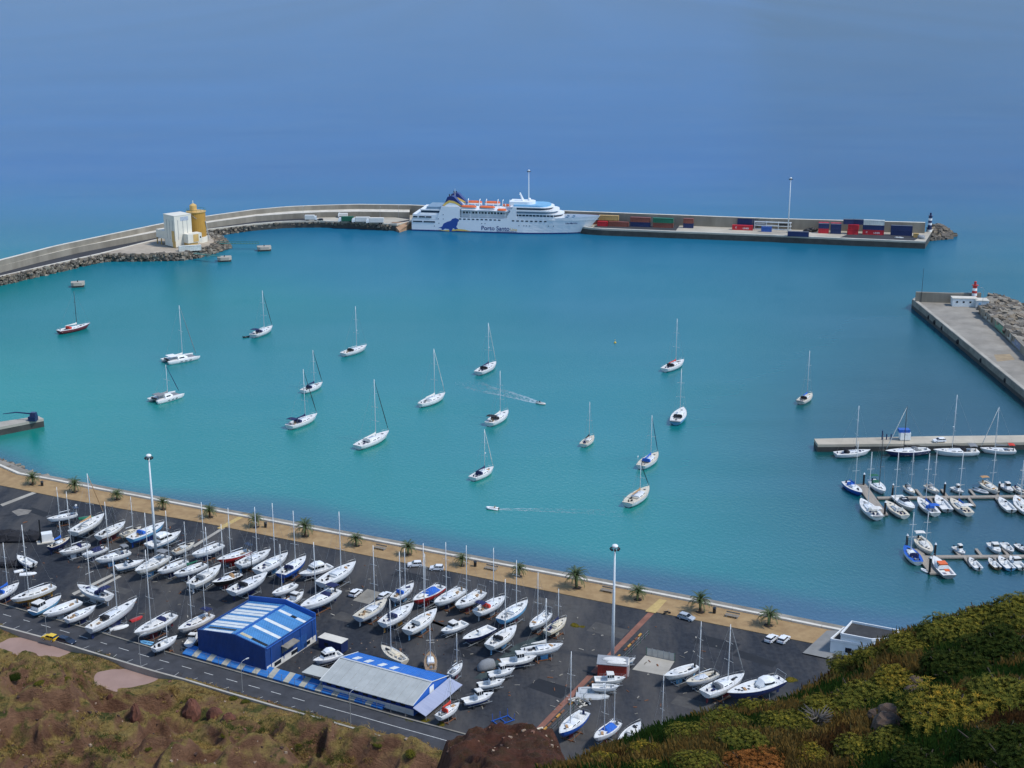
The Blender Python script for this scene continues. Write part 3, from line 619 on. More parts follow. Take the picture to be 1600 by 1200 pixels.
def add_deck(root, L, hb, dz, m, cockpit=(.07, .34), cw=.55, cd=.42, n=15, name='deck', z0=0, y0=0, ckm=None):
    fr = (-1, -.93, -cw - .03, -cw, 0, cw, cw + .03, .93, 1); mb = MB(); rings = []
    ts = sorted(set([i / (n - 1) for i in range(n)] + ([cockpit[0] - .002, cockpit[0], cockpit[1], cockpit[1] + .002] if cockpit else [])))
    for t in ts:
        b, z = hb(t), dz(t); x = -L / 2 + t * L; r = []
        inside = cockpit and cockpit[0] <= t <= cockpit[1]
        for f in fr:
            zz = z - .02 + (.06 * (1 - f * f) if abs(f) < .95 else 0) + (.05 if abs(f) == 1 else 0)
            if inside and abs(f) <= cw + .001: zz = z - cd
            r.append((x, f * b * .99 + y0, zz + z0))
        rings.append(r)
    mb.loft(rings, 0, cap=False, closed=False)
    return mb.build(name, m, root)
def ring_rect(x, w, z0, z1, k=.78, c=.3):
    """rounded cabin cross-section"""
    h = z1 - z0
    return [(x, w, z0), (x, w * .96, z0 + h * .55), (x, w * k, z1 - h * .10), (x, w * c, z1), (x, -w * c, z1), (x, -w * k, z1 - h * .10), (x, -w * .96, z0 + h * .55), (x, -w, z0)]
def cabin(root, L, hb, dz, m, t0=.36, t1=.70, wf=.60, h=.42, name='cabin', win=WINDOW, nwin=2):
    mb = MB(); rs = []
    for t, k, hh in ((t0, 1, 1), (t0 + (t1 - t0) * .45, 1, .95), (t0 + (t1 - t0) * .8, .9, .75), (t1, .62, .12)):
        z = dz(t); rs.append(ring_rect(-L / 2 + t * L, hb(min(t, .6)) * wf * k, z - .05, z + h * hh))
    mb.loft(rs, 0); o = mb.build(name, m, root)
    for s in (-1, 1):
        for q in range(nwin):
            ta = t0 + (t1 - t0) * (.08 + .42 * q); tb = ta + (t1 - t0) * .30; pts = []
            wm = MB()
            for t in (ta, tb):
                w_ = hb(min(t, .6)) * wf * (1 if q == 0 else .97); z = dz(t) + h * .30
                pts += [(-L / 2 + t * L, s * (w_ + .015), z), (-L / 2 + t * L, s * (w_ * .93 + .02), z + h * .34)]
            wm.add([pts[0], pts[2], pts[3], pts[1]], [(0, 1, 2, 3)]); wm.build('window', win, o)
    return o
def dome_hood(root, L, hb, dz, t, m, wf=.62, ln=.10, h=1.0, name='sprayhood'):
    mb = MB(); rs = []
    for k, hh, ww in ((0, 1.0, 1.0), (.4, 1.0, .98), (.8, .75, .9), (1, .38, .82)):
        x = -L / 2 + (t + ln * k) * L; rs.append(ring_rect(x, hb(t) * wf * ww, dz(t) + .05, dz(t) + h * hh, .85, .5))
    mb.loft(rs, 0, cap=True); return mb.build(name, m, root)
def bimini(root, L, hb, dz, t0, t1, m, h=2.0, wf=.7):
    mb = MB(); rs = []
    for k in range(5):
        t = t0 + (t1 - t0) * k / 4; z = dz(.2) + h - .12 * abs(k - 2) / 2; w_ = hb(.25) * wf
        rs.append([(-L / 2 + t * L, w_ * f, z + .12 * (1 - f * f)) for f in (-1, -.5, 0, .5, 1)] + [(-L / 2 + t * L, w_ * f, z - .04 + .12 * (1 - f * f)) for f in (1, .5, 0, -.5, -1)])
    mb.loft(rs, 0); o = mb.build('bimini', m, root)
    for s in (-1, 1):
        xa, xb = -L / 2 + t0 * L, -L / 2 + t1 * L; MB().path([(xa, s * w_, dz(.2) + h - .1), ((xa + xb) / 2, s * w_, dz(.2)), (xb, s * w_, dz(.2) + h - .1)], .022, 4).build('bimini_frame', STEEL, o)
    return o
def rigging(root, L, hb, dz, xm, hm, spar=ALU, boom=True, cover=None, jib=None, nsp=2, thick=1.0, dome=False, stays=True, boom_len=.36, bsag=0.0):
    zf = dz(.55) + .3; r = (.066 + .004 * L) * thick
    mb = MB(); mb.path([(xm, 0, zf - .4), (xm, 0, zf + (hm - zf) * .6), (xm, 0, hm)], [r, r * .95, r * .62], 7); mast = mb.build('mast', spar, root, smooth=True)
    for k in range(nsp):
        z = zf + (hm - zf) * ((.36, .68) if nsp == 2 else ((.5,) if nsp == 1 else (.28, .52, .76)))[k]; w_ = hb(.5) * (.62 - .12 * k)
        sp = MB(); sp.path([(xm - .12, -w_, z + .05), (xm, 0, z), (xm - .12, w_, z + .05)], .042, 4); sp.build('spreader', spar if spar is SPARD else C_WHITE, mast)
    if dome:
        MB().ell((xm + .28, 0, zf + (hm - zf) * .42), .30, .30, .17, 8, 5).build('radar_dome', WHITE, mast, smooth=True)
    if stays:
        st = MB(); bow = (L / 2 - .1, 0, dz(.97)); ste = (-L / 2 + .1, 0, dz(.02))
        st.tube((xm, 0, hm), ste, .018, n=3); st.tube((xm, 0, hm), bow, .018, n=3)
        for s in (-1, 1): st.tube((xm - .15, s * hb(.5) * .95, dz(.5)), (xm, 0, zf + (hm - zf) * .95), .018, n=3)
        st.build('rigging', STEEL, root)
    if jib:
        a, b = Vector((L / 2 - .35, 0, dz(.97) + .5)), Vector((xm + .15, 0, hm - .5)); j = MB()
        j.path([a, a.lerp(b, .2), a.lerp(b, .6), b], [.06, .13, .11, .05], 6); j.build('furled_jib', jib, root, smooth=True)
    if boom:
        zb = zf + 1.0; xe = xm - L * boom_len; bm = MB(); bm.tube((xm, 0, zb), (xe, 0, zb + .12), .075, n=6); bo = bm.build('boom', spar, root)
        if cover:
            c = MB(); rs = []
            for k, rr, hh in ((0, .17, .75), (.15, .19, .5), (.5, .19, .33), (.85, .15, .24), (1, .06, .12)):
                x = xm - .04 + (xe - xm) * k; z = zb + .1 * k
                rs.append([(x, rr * a, z + hh * b) for a, b in ((1, -.15), (.9, .35), (.35, .9), (0, 1.0), (-.35, .9), (-.9, .35), (-1, -.15), (0, -.4))])
            c.loft(rs); c.build('sail_cover', cover, bo)
    return mast
def rails(root, L, hb, dz, m=STEEL, stern=True, bow=True):
    mb = MB(); h = .62
    if bow:
        pts = [(-L / 2 + t * L, s * hb(t) * .9, dz(t) + h) for t, s in ((.86, 1), (.93, 1), (.99, 1), (.99, -1), (.93, -1), (.86, -1))]
        mb.path(pts, .022, 4)
        for p in (pts[0], pts[2], pts[3], pts[5]): mb.tube((p[0], p[1], p[2] - h), p, .02, n=4)
    if stern:
        pts = [(-L / 2 + t * L, s * hb(t) * .93, dz(t) + h) for t, s in ((.16, 1), (.06, 1), (.01, .8), (.01, -.8), (.06, -1), (.16, -1))]
        mb.path(pts, .022, 4)
        for p in pts: mb.tube((p[0], p[1], p[2] - h), p, .02, n=4)
    for s in (-1, 1):
        pl = [(-L / 2 + t * L, s * hb(t) * .95, dz(t) + h * .9) for t in (.16, .3, .44, .58, .72, .86)]
        mb.path(pl, .012, 3)
        for p in pl[1:-1]: mb.tube((p[0], p[1], p[2] - h * .9), p, .014, n=3)
    return mb.build('railing', m, root)
def stern_arch(root, L, hb, dz, m=STEEL, panel=None, h=1.7):
    mb = MB(); w_ = hb(.03) * .9
    mb.path([(-L / 2 + .9, w_, dz(.05)), (-L / 2 + .2, w_ * .95, dz(0) + h), (-L / 2 + .2, -w_ * .95, dz(0) + h), (-L / 2 + .9, -w_, dz(.05))], .06, 5); o = mb.build('stern_arch', m, root)
    if panel: MB().box(-L / 2 + .15, 0, dz(0) + h + .10, 1.2, w_ * 2, .05, ry=.08).build('solar_panel', panel, o)
    return o
SOLAR = mat('solar_panel', (.03, .04, .07), .2, .2, 2)
def dinghy_parts(root, L, B, tube=GREY, floor=LGREY, motor=True, z0=.0):
    mb = MB(); r = .10 * B + .08; w_ = B / 2 - r; pts = [(-L / 2, w_, z0 + r), (-L * .1, w_, z0 + r), (L * .25, w_ * .85, z0 + r + .05), (L / 2 - r, 0, z0 + r + .16), (L * .25, -w_ * .85, z0 + r + .05), (-L * .1, -w_, z0 + r), (-L / 2, -w_, z0 + r)]
    mb.path(pts, r, 7); mb.build('tube', tube, root, smooth=True)
    MB().prism([(-L / 2 + .1, w_), (L * .22, w_ * .8), (L / 2 - r, 0), (L * .22, -w_ * .8), (-L / 2 + .1, -w_)], z0 - .02, z0 + .08).build('floor', floor, root)
    MB().box(-L * .12, 0, z0 + r * 1.6, .25, w_ * 2, .06).build('thwart', floor, root)
    if motor: MB().box(-L / 2 - .08, 0, z0 + .55, .28, .3, .45, taper=.8).box(-L / 2 - .08, 0, z0 + .1, .14, .12, .6).build('outboard_motor', BLACK, root)

SHORT = {}
def place(bow, stern, zdeck):
    a, b = P(bow[0], bow[1], zdeck), P(stern[0], stern[1], zdeck); d = a - b
    return (a + b) / 2, d.length, math.atan2(d.y, d.x)
def cradle(loc, rz, L, B, draft, label, kind='prop'):
    """steel cradle that carries a boat ashore"""
    o = empty('boat_cradle', (loc[0], loc[1], Z_YARD), rz, label, 'cradle', 'cradles under the boats ashore')
    mb = MB(); mb.box(-.18 * L, 0, .09, .16, B * .8, .16); mb.box(.16 * L, 0, .09, .16, B * .8, .16); mb.box(0, B * .22, .22, .42 * L, .14, .14); mb.box(0, -B * .22, .22, .42 * L, .14, .14); mb.build('base_frame', RUST if random.random() < .5 else STEEL, o)
    for sx in (-.18, .16):
        for s in (-1, 1): MB().tube((sx * L, s * B * .42, .1), (sx * L, s * B * .34, draft * .93), .055, n=5).build('prop', STEEL, o)
    return o
def sailboat(bow, stern, mt, label, hull='white', bottom='navy', stripe=None, deck='white', cover=None, hood=None, bim=None, jib=None, spar='alu', nsp=2, dome=False, arch=False, mast=True, land=False, fb=None, mx=None, mt2=None, cab=True, teak=False, sternw=None, name='sailing_yacht', rail=True, boom=True, extra=None, group=None, short=None, bsc=1.0, wind=False, keelc=None, tarp=None, beamk=1.0):
    z_base = Z_YARD if land else 0.0
    _, L0, _ = place(bow, stern, z_base + (2.8 if land else 1.1))
    fb = fb or (.62 + .06 * min(L0, 16)); dr_h = .10 * min(L0, 14) ** .9 * .5 + .1
    draft = (1.0 + .075 * min(L0, 15)) if land else 0
    zd = z_base + draft + fb
    loc, L, rz = place(bow, stern, zd); L = min(L, 22)
    B = min(.36 * L, 1.2 + .25 * L) * beamk; sw = sternw or random.uniform(.62, .8)
    if land and bottom == 'white' and 'bottom' not in label: bottom = random.choice(('white', 'lgrey', 'navy', 'black', 'maroon', 'lblue'))
    if hull == 'white' and not stripe and random.random() < .55: stripe = random.choice(('navy', 'lblue', 'lgrey', 'navy', 'maroon'))
    root = empty(name, (loc.x, loc.y, z_base + draft), rz, label, 'sailboat', group or ('yachts stored ashore in the boatyard' if land else 'yachts at anchor in the harbour'))
    top = COLS[hull] if hull != 'white' else random.choice(WHITES); hb, dz = add_hull(root, L, B, fb, dr_h, sw, .03 * L, [top, COLS[stripe] if stripe else top, COLS[bottom]], stripe=(1 if hull != 'white' else 3) if stripe else 0, wl=.05)
    dm = DECKC if deck == 'cream' else (TEAK if deck == 'teak' else (C_BLUE if deck == 'blue' else DECK))
    add_deck(root, L, hb, dz, dm, cockpit=(.06, .33) if cab else (.15, .55))
    if cab: cabin(root, L, hb, dz, top if hull in ('white', 'off', 'cream') else WHITE, h=.30 + .012 * L, t1=random.uniform(.64, .72))
    gz = dz(.2) - .30; gm = random.choice((C_BLACK, C_NAVY, C_GREY, TEAK)); MB().box(-.44 * L, 0, gz + .45, .12, .5, .9).build('helm', gm, root); MB().box(-.30 * L, random.uniform(-.3, .3), gz + .1, .9, .45, .3).build('locker', gm, root); MB().box(-.20 * L, hb(.3) * .35, gz + .2, .5, .4, .5).build('cushion', gm, root)
    if random.random() < .6: MB().box(.20 * L, random.uniform(-.4, .4), dz(.7) + .16, 1.0, .5, .28, rz=random.uniform(0, 3)).build('deck_bag', random.choice((C_NAVY, C_GREY, C_BLACK, C_TAN, C_WHITE)), root)
    h_ = MB(); h_.box(L * .29, 0, dz(.79) + .07, .045 * L, .045 * L, .05); h_.build('hatch', WINDOW, root)
    if land:
        if keelc != 'none':
            k = MB(); rs = [[(x0, .06 * 1, z), (x0 + ln * .3, .16, z), (x0 + ln, .02, z), (x0 + ln, -.02, z), (x0 + ln * .3, -.16, z), (x0, -.06, z)] for x0, ln, z in ((-.06 * L, .20 * L, -dr_h * .8), (-.05 * L, .17 * L, -draft + .04))]
            k.loft(rs); k.build('keel', COLS[bottom if keelc is None else keelc], root)
        MB().box(-L * .43, 0, -draft * .30 - .1, .045 * L, .07, draft * .75).build('rudder', COLS[bottom], root)
        cradle(loc, rz, L, B, draft, 'steel props and cradle under the ' + (short or label))
    if hood: dome_hood(root, L, hb, dz, .29, CAN[hood], h=.95 if land else 1.05)
    if bim: bimini(root, L, hb, dz, .05, .22, CAN[bim])
    if tarp: 
        tp = MB(); rs = []
        for t, hh in ((.20, .15), (.26, .9), (.40, 1.0), (.55, .85), (.62, .1)):
            w_ = hb(t) * .75; z = dz(t) + .03; rs.append([(-L / 2 + t * L, w_, z), (-L / 2 + t * L, w_ * .5, z + hh * .75), (-L / 2 + t * L, 0, z + hh), (-L / 2 + t * L, -w_ * .5, z + hh * .75), (-L / 2 + t * L, -w_, z)])
        tp.loft(rs, closed=False, cap=False); tp.build('tarpaulin', CAN[tarp], root)
    if arch: stern_arch(root, L, hb, dz, panel=SOLAR if arch == 'solar' else None)
    if rail: rails(root, L, hb, dz)
    if mast:
        xm = L * .08 if mx is None else mx * L; wx, wy = loc.x + xm * math.cos(rz), loc.y + xm * math.sin(rz)
        hm = height_at(wx, wy, mt) - z_base - draft if mt else 1.35 * L; hm = max(4.0, min(hm, 1.9 * L + 4))
        sp = SPARD if spar == 'dark' else ALU
        rigging(root, L, hb, dz, xm, hm, sp, boom, CAN.get(cover), CAN.get(jib), nsp, dome=dome)
        if mt2:
            x2 = -L * .33; wx, wy = loc.x + x2 * math.cos(rz), loc.y + x2 * math.sin(rz); h2 = max(3, height_at(wx, wy, mt2) - z_base - draft)
            mz = MB(); mz.path([(x2, 0, dz(.15)), (x2, 0, h2)], [.08, .05], 6); mz.build('mizzen_mast', sp, root)
    if wind:
        wg = MB(); wg.tube((-L * .47, hb(.03) * .7, dz(0)), (-L * .47, hb(.03) * .7, dz(0) + 2.6), .03, n=5); wg.ell((-L * .47, hb(.03) * .7, dz(0) + 2.7), .35, .06, .35, 8, 5); wg.build('wind_generator', WHITE, root)
    if extra == 'dinghy':
        d = MB(); d.ell((-L * .5 - .45, 0, fb + .2), .35, B * .42, .28, 10, 6); d.build('stern_tender', GREY, root, smooth=True)
    if extra == 'tender_deck':
        d = MB(); d.ell((L * .25, 0, dz(.7) + .35), 1.1, .6, .32, 10, 6); d.build('deck_tender', C_WHITE, root, smooth=True)
    return root
def motorboat(bow, stern, label, hull='white', bottom='white', stripe=None, style='cuddy', land=False, zoff=None, canvas=None, motor=True, group=None, short=None, name='motor_boat', cat='motorboat', roof='white', beamk=1.0, cockpit_m=None):
    z_base = Z_YARD if land else 0.0; _, L0, _ = place(bow, stern, z_base + 1.8)
    fb = .45 + .065 * min(L0, 14); draft = (zoff if zoff is not None else .85 + .03 * L0) if land else 0; zd = z_base + draft + fb
    loc, L, rz = place(bow, stern, zd); B = min(.38 * L, 1.0 + .25 * L) * beamk
    root = empty(name, (loc.x, loc.y, z_base + draft), rz, label, cat, group or ('motor boats stored ashore in the boatyard' if land else 'motor boats berthed in the marina'))
    top = COLS[hull] if hull != 'white' else random.choice(WHITES); hb, dz = add_hull(root, L, B, fb, .07 * L * .6 + .1, .92, .045 * L, [top, COLS[stripe] if stripe else top, COLS[bottom]], rake=.13, pw=2.1, stripe=1 if stripe else 0)
    add_deck(root, L, hb, dz, DECK, cockpit=(.05, .40) if style != 'open' else (.05, .72), cw=.72, cd=.5)
    def house(t0, t1, wf, h, roofm, nm='wheelhouse', z_add=0.0):
        z0 = dz(.4) - .05 + z_add; x0, x1 = -L / 2 + t0 * L, -L / 2 + t1 * L; w_ = hb(.45) * wf; sl = (x1 - x0) * .22
        mb = MB(); mb.loft([[(x0, w_, z0), (x1 + sl, w_ * .8, z0), (x1 + sl, -w_ * .8, z0), (x0, -w_, z0)], [(x0, w_, z0 + h * .45), (x1 + sl * .5, w_ * .8, z0 + h * .45), (x1 + sl * .5, -w_ * .8, z0 + h * .45), (x0, -w_, z0 + h * .45)]], 0); o = mb.build(nm, WHITE, root)
        wn = MB(); wn.loft([[(x0 + .03, w_ * .97, z0 + h * .45), (x1 + sl * .5, w_ * .78, z0 + h * .45), (x1 + sl * .5, -w_ * .78, z0 + h * .45), (x0 + .03, -w_ * .97, z0 + h * .45)], [(x0 + .03, w_ * .9, z0 + h * .9), (x1, w_ * .74, z0 + h * .9), (x1, -w_ * .74, z0 + h * .9), (x0 + .03, -w_ * .9, z0 + h * .9)]], 0); wn.build('window', WINDOW, o)
        rf = MB(); rf.loft([[(x0 - .15, w_ * .98, z0 + h * .9), (x1 + .12, w_ * .82, z0 + h * .9), (x1 + .12, -w_ * .82, z0 + h * .9), (x0 - .15, -w_ * .98, z0 + h * .9)], [(x0 - .1, w_ * .9, z0 + h), (x1 - .05, w_ * .72, z0 + h), (x1 - .05, -w_ * .72, z0 + h), (x0 - .1, -w_ * .9, z0 + h)]]); rf.build('roof', roofm, o)
        for s in (-1, 1):
            for q in (.33, .66): MB().box(x0 + (x1 - x0) * q, s * w_ * .93, z0 + h * .67, .08, .06, h * .45).build('pillar', WHITE, o)
        return o
    rm = CAN.get(roof) or COLS.get(roof) or WHITE
    if style == 'cuddy': house(.40, .60, .74, 1.15 + .05 * L, rm); 
    elif style == 'fisher': house(.42, .60, .62, 1.9, rm)
    elif style == 'aft': house(.10, .36, .68, 1.9, rm)
    elif style == 'yacht':
        house(.28, .62, .80, 1.5, rm, 'saloon'); fb_ = MB(); z1 = dz(.4) + 1.45
        fb_.loft([ring_rect(-L / 2 + t * L, hb(.4) * w_, z1, z1 + hh) for t, w_, hh in ((.27, .72, .35), (.45, .74, .6), (.58, .6, .25))]); fb_.build('flybridge', WHITE, root)
    elif style == 'cruiser':
        c = MB(); c.loft([ring_rect(-L / 2 + t * L, hb(min(t, .6)) * w_, dz(t) - .05, dz(t) + hh) for t, w_, hh in ((.36, .78, .85), (.48, .76, .8), (.66, .62, .45), (.82, .3, .08))]); co = c.build('cabin', WHITE, root)
        wm = MB(); t = .50; wm.loft([[(-L / 2 + .40 * L, hb(.45) * .74, dz(.45) + .62), (-L / 2 + .60 * L, hb(.55) * .5, dz(.45) + .60), (-L / 2 + .60 * L, -hb(.55) * .5, dz(.45) + .60), (-L / 2 + .40 * L, -hb(.45) * .74, dz(.45) + .62)], [(-L / 2 + .38 * L, hb(.45) * .66, dz(.45) + 1.15), (-L / 2 + .49 * L, hb(.5) * .46, dz(.45) + 1.15), (-L / 2 + .49 * L, -hb(.5) * .46, dz(.45) + 1.15), (-L / 2 + .38 * L, -hb(.45) * .66, dz(.45) + 1.15)]], cap=False); wm.build('windscreen', WINDOW, root)
    elif style == 'open':
        MB().box(-L * .05, 0, dz(.4) + .15, .7, .7, .9, taper=.8).build('console', WHITE, root); MB().box(L * .01, 0, dz(.4) + .75, .06, .7, .45).build('windscreen', WINDOW, root)
    if style in ('cuddy', 'fisher', 'open'): MB().box(L * .27, 0, dz(.77) + .05, .45, .45, .05).build('hatch', WINDOW, root)
    if canvas: bimini(root, L, hb, dz, .08, .34, CAN[canvas], h=1.7, wf=.85)
    if motor: MB().box(-L / 2 - .15, 0, fb * .7 + .25, .45, .4, .6, taper=.75).box(-L / 2 - .12, 0, fb * .1, .18, .16, .9).build('outboard_motor', BLACK, root)
    rails(root, L, hb, dz, stern=False)
    if land:
        o = empty('boat_trailer', (loc.x, loc.y, Z_YARD), rz, 'trailer and chocks under the ' + (short or label), 'trailer', 'trailers under the motor boats ashore')
        mb = MB(); 
        for s in (-1, 1): mb.box(0, s * B * .26, draft * .62, L * .8, .12, .12)
        for x in (-.3, 0, .3): mb.box(x * L, 0, draft * .62, .12, B * .6, .1)
        mb.build('frame', STEEL, o)
        for x in (-.22, .12):
            for s in (-1, 1): 
                wv = MB(); wv.tube((x * L, s * B * .36 - .1, .3), (x * L, s * B * .36 + .1, .3), .3, n=10); wv.build('wheel', RUBBER, o)
                MB().box(x * L, s * B * .26, draft * .3, .12, .12, draft * .6).build('chock', STEEL, o)
    return root
def dinghy(px, py, L, rz, label, z=None, tube='grey', floor='lgrey', motor=False, group='small tenders and dinghies', land=True, name='dinghy'):
    zz = (Z_YARD + .02 if land else 0.0) if z is None else z; p = P(px, py, zz + .3)
    root = empty(name, (p.x, p.y, zz), rz, label, 'dinghy', group); dinghy_parts(root, L, L * .46, COLS[tube], COLS[floor], motor, 0 if land else -.02); return root
def upturned(px, py, L, rz, label, c='white', land=True):
    p = P(px, py, Z_YARD + .3); root = empty('upturned_dinghy', (p.x, p.y, Z_YARD), rz, label, 'dinghy', 'small tenders and dinghies'); mb = MB(); rs = []
    for t, w_, h in ((-.5, .8, .42), (-.2, 1, .5), (.15, .92, .5), (.38, .55, .44), (.5, .06, .3)):
        b = .22 * L * w_; rs.append([(t * L, b, 0), (t * L, b * .9, h * .6), (t * L, b * .3, h), (t * L, -b * .3, h), (t * L, -b * .9, h * .6), (t * L, -b, 0)])
    mb.loft(rs); mb.build('shell', COLS[c], root); k = MB(); k.box(-.05 * L, 0, .52, .7 * L, .06, .07); k.build('keel_strip', GREY, root); return root
def catamaran(bow, stern, mt, label, **kw):
    zd = 1.5; loc, L, rz = place(bow, stern, zd); L = min(max(L, 11), 14.5); B = .52 * L
    root = empty('catamaran', (loc.x, loc.y, 0), rz, label, 'catamaran', 'yachts at anchor in the harbour')
    for s in (-1, 1):
        hb, dz = add_hull(root, L, .165 * L, 1.25, .35, .55, .1, [WHITE, LBLUE, NAVY], rake=.02, pw=2.6, y0=s * B * .40, stripe=0); add_deck(root, L, hb, dz, DECK, cockpit=None, y0=s * B * .40)
        for q in (-.12, .02, .16): MB().box(q * L, s * (B * .40 + .082 * L * .97), .75, .07 * L, .05, .22).build('window', WINDOW, root)
    MB().loft([[(-.38 * L, B * .36, .85), (.16 * L, B * .36, .85), (.16 * L, -B * .36, .85), (-.38 * L, -B * .36, .85)], [(-.38 * L, B * .36, 1.28), (.16 * L, B * .36, 1.28), (.16 * L, -B * .36, 1.28), (-.38 * L, -B * .36, 1.28)]]).build('bridge_deck', DECK, root)
    MB().box(.29 * L, 0, 1.16, .25 * L, B * .6, .04).build('trampoline', C_GREY, root)
    c = MB(); c.loft([ring_rect(t * L, B * w_, 1.25, 1.25 + h) for t, w_, h in ((-.16, .36, 1.25), (.02, .35, 1.2), (.12, .28, .8), (.19, .16, .1))]); co = c.build('cabin', WHITE, root)
    for s in (-1, 1):
        wv = MB(); wv.add([(-.13 * L, s * (B * .355 + .03), 1.65), (.03 * L, s * (B * .345 + .03), 1.65), (.02 * L, s * (B * .325 + .03), 2.15), (-.13 * L, s * (B * .34 + .03), 2.15)], [(0, 1, 2, 3)]); wv.build('window', WINDOW, co)
    MB().box(-.27 * L, 0, 2.75, .24 * L, B * .62, .08).build('hardtop', C_GREY if kw.get('grey') else WHITE, root)
    pm = MB()
    for s in (-1, 1): pm.tube((-.37 * L, s * B * .29, 1.2), (-.37 * L, s * B * .29, 2.75), .05, n=5)
    pm.build('hardtop_post', STEEL, root); MB().box(-.44 * L, 0, 1.7, .5, B * .42, .45).build('davit_tender', C_BLACK, root)
    hb2 = lambda t: B * .45; dz2 = lambda t: 1.3 if t < .9 else 1.3
    wx, wy = loc.x + .06 * L * math.cos(rz), loc.y + .06 * L * math.sin(rz); hm = max(12, height_at(wx, wy, mt))
    rigging(root, L, hb2, dz2, .06 * L, hm, ALU, True, CAN[kw.get('cover', 'white')], CAN[kw.get('jib', 'grey')], 1, boom_len=.38)
    return root
# ------------------------------------------------------------------ yachts ashore (photo pixels of bow, stern and masthead row)
def SL(b, s, mt, label, short, **k): return sailboat(b, s, mt, label, land=True, short=short, **k)
def ML(b, s, label, short, **k): return motorboat(b, s, label, land=True, short=short, **k)
SL((73, 811.5), (120, 802), 761, 'white cruising yacht with a solar-panelled stern frame, closest to the first palms', 'white yacht with solar stern frame', arch='solar', bottom='black', wind=True)
SL((163, 804), (114, 831), 740, 'large white yacht with yellowish furled sails beside a green tarpaulin', 'white yacht with yellowish furled sails', jib='tan', bottom='white', cover='tan', nsp=2)
SL((196, 816), (153, 838), 790, 'white-decked yacht with a maroon hull and dark mast, bow to the promenade', 'maroon-hulled yacht with dark mast', hull='off', stripe='maroon', bottom='maroon', spar='dark')
SL((109, 840), (77, 855), 814, 'small navy-hulled yacht with cream deck and blue sail cover, by the white block', 'small navy yacht by the white block', hull='navy', deck='cream', cover='blue', spar='alu', nsp=1)
SL((221, 823.5), (190, 836), 776, 'small cream yacht beside the blue-striped yacht at the tall light mast', 'small cream yacht near the light mast', hull='cream', bottom='black', deck='cream', nsp=1)
SL((257, 817), (202.5, 841.5), 790, 'white yacht with blue hull bottom and blue tarpaulin behind the tall light mast', 'blue-bottomed yacht behind the light mast', hull='lblue', stripe='blue', bottom='blue', tarp=None, hood='blue', mast=False)
ML((283, 832), (231, 852), 'large white motor yacht with pilothouse ashore beside the tall light mast', 'white pilothouse motor yacht', style='yacht', stripe='lblue', motor=False)
SL((304, 848), (271, 862.5), 815, 'small weathered white yacht with brown cockpit next to the pilothouse motor yacht', 'small weathered yacht with brown cockpit', hull='off', bottom='grey', deck='cream', nsp=1)
SL((299.5, 868), (346, 850), 784.5, 'clean white yacht with rounded stern and dark hatch, left of the red-hulled yacht', 'white yacht with rounded stern', bottom='white', sternw=.82)
SL((339, 876), (390, 860), 793.5, 'red-hulled white-decked yacht with a grey frame over its stern', 'red-hulled yacht with stern frame', hull='red', bottom='red', arch='solar')
SL((211, 894), (261, 868), 801, 'pinkish white yacht with gear-cluttered stern below the tall light mast', 'pinkish yacht below the light mast', hull='off', stripe='cream', bottom='white', arch='plain', bim='grey')
SL((246, 894), (291, 876), 798, 'plain white sloop between the pinkish yacht and the blue-striped one', 'plain white sloop', bottom='navy')
SL((271, 898.5), (320, 880.5), 850, 'white yacht with a broad blue stripe along its topsides', 'white yacht with broad blue stripe', stripe='blue', bottom='white', cover='green')
SL((345, 884), (298, 913), 823.5, 'long white yacht with bowsprit plank and blue canvas hung underneath', 'long white yacht over blue canvas', bottom='white', hull='off', hood='grey')
SL((331, 911), (377, 897), 819, 'black-hulled white-decked yacht with orange bundle on its foredeck', 'black-hulled yacht with white deck', hull='black', bottom='maroon', extra=None, hood='tan')
SL((418, 896), (361, 924), 843, 'two-masted yacht with black masts and navy bottom behind the blue warehouse', 'two-masted yacht with black masts', spar='dark', mt2=877, bottom='navy', stripe='lblue', hood='black')
SL((423, 859.5), (372, 882), 792, 'white yacht with a row of dark deck hatches beside the red-hulled yacht', 'white yacht with row of hatches', bottom='lblue')
SL((450, 865), (401, 891), 786, 'white sloop with tall grey mast and orange float hanging under it', 'white sloop with orange float', bottom='white', boom=False)
SL((478, 870), (438.5, 897), 798, 'bright blue-hulled yacht with white deck, bow to the promenade', 'bright blue-hulled yacht', hull='blue', bottom='blue', hood='navy')
ML((467, 899), (516.5, 883), 'white and navy flybridge motor cruiser among the yacht masts', 'white and navy flybridge cruiser', style='yacht', stripe='navy', bottom='navy', roof='white', motor=False)
SL((556, 879), (500, 910.5), 799.5, 'very large white racing sloop with the tallest mast, beside the flybridge cruiser', 'very large white racing sloop', bottom='black', hood=None)
SL((425, 928.5), (462, 912), 850, 'bare white hull on a pale green trestle, behind the blue warehouse', 'bare white hull on green trestle', bottom='white', cab=False, nsp=1, rail=False, boom=False)
ML((474.5, 925.5), (447.5, 942), 'small white day boat hard behind the blue warehouse roof', 'small white day boat', style='cuddy')
SL((469, 950), (527, 921), 847, 'large white yacht with navy lower hull and navy cockpit cover behind the warehouse', 'large white yacht with navy cockpit cover', stripe=None, bottom='navy', hood='navy', bim='navy')
SL((604.5, 937), (559, 964.5), 852, 'white yacht with open cream cockpit just right of the concrete pad', 'white yacht near the concrete pad', bottom='off', deck='cream')
SL((646.5, 912), (615, 934.5), 857, 'small white yacht with blue sail bundle behind the ochre-bottomed one', 'small yacht with blue sail bundle', bottom='lblue', hood='blue', nsp=1)
SL((645, 940), (691, 915), 865, 'red-hulled yacht with a bright blue tarpaulin on deck', 'red-hulled yacht with blue tarpaulin', hull='red', bottom='red', tarp='blue', extra='tender_deck')
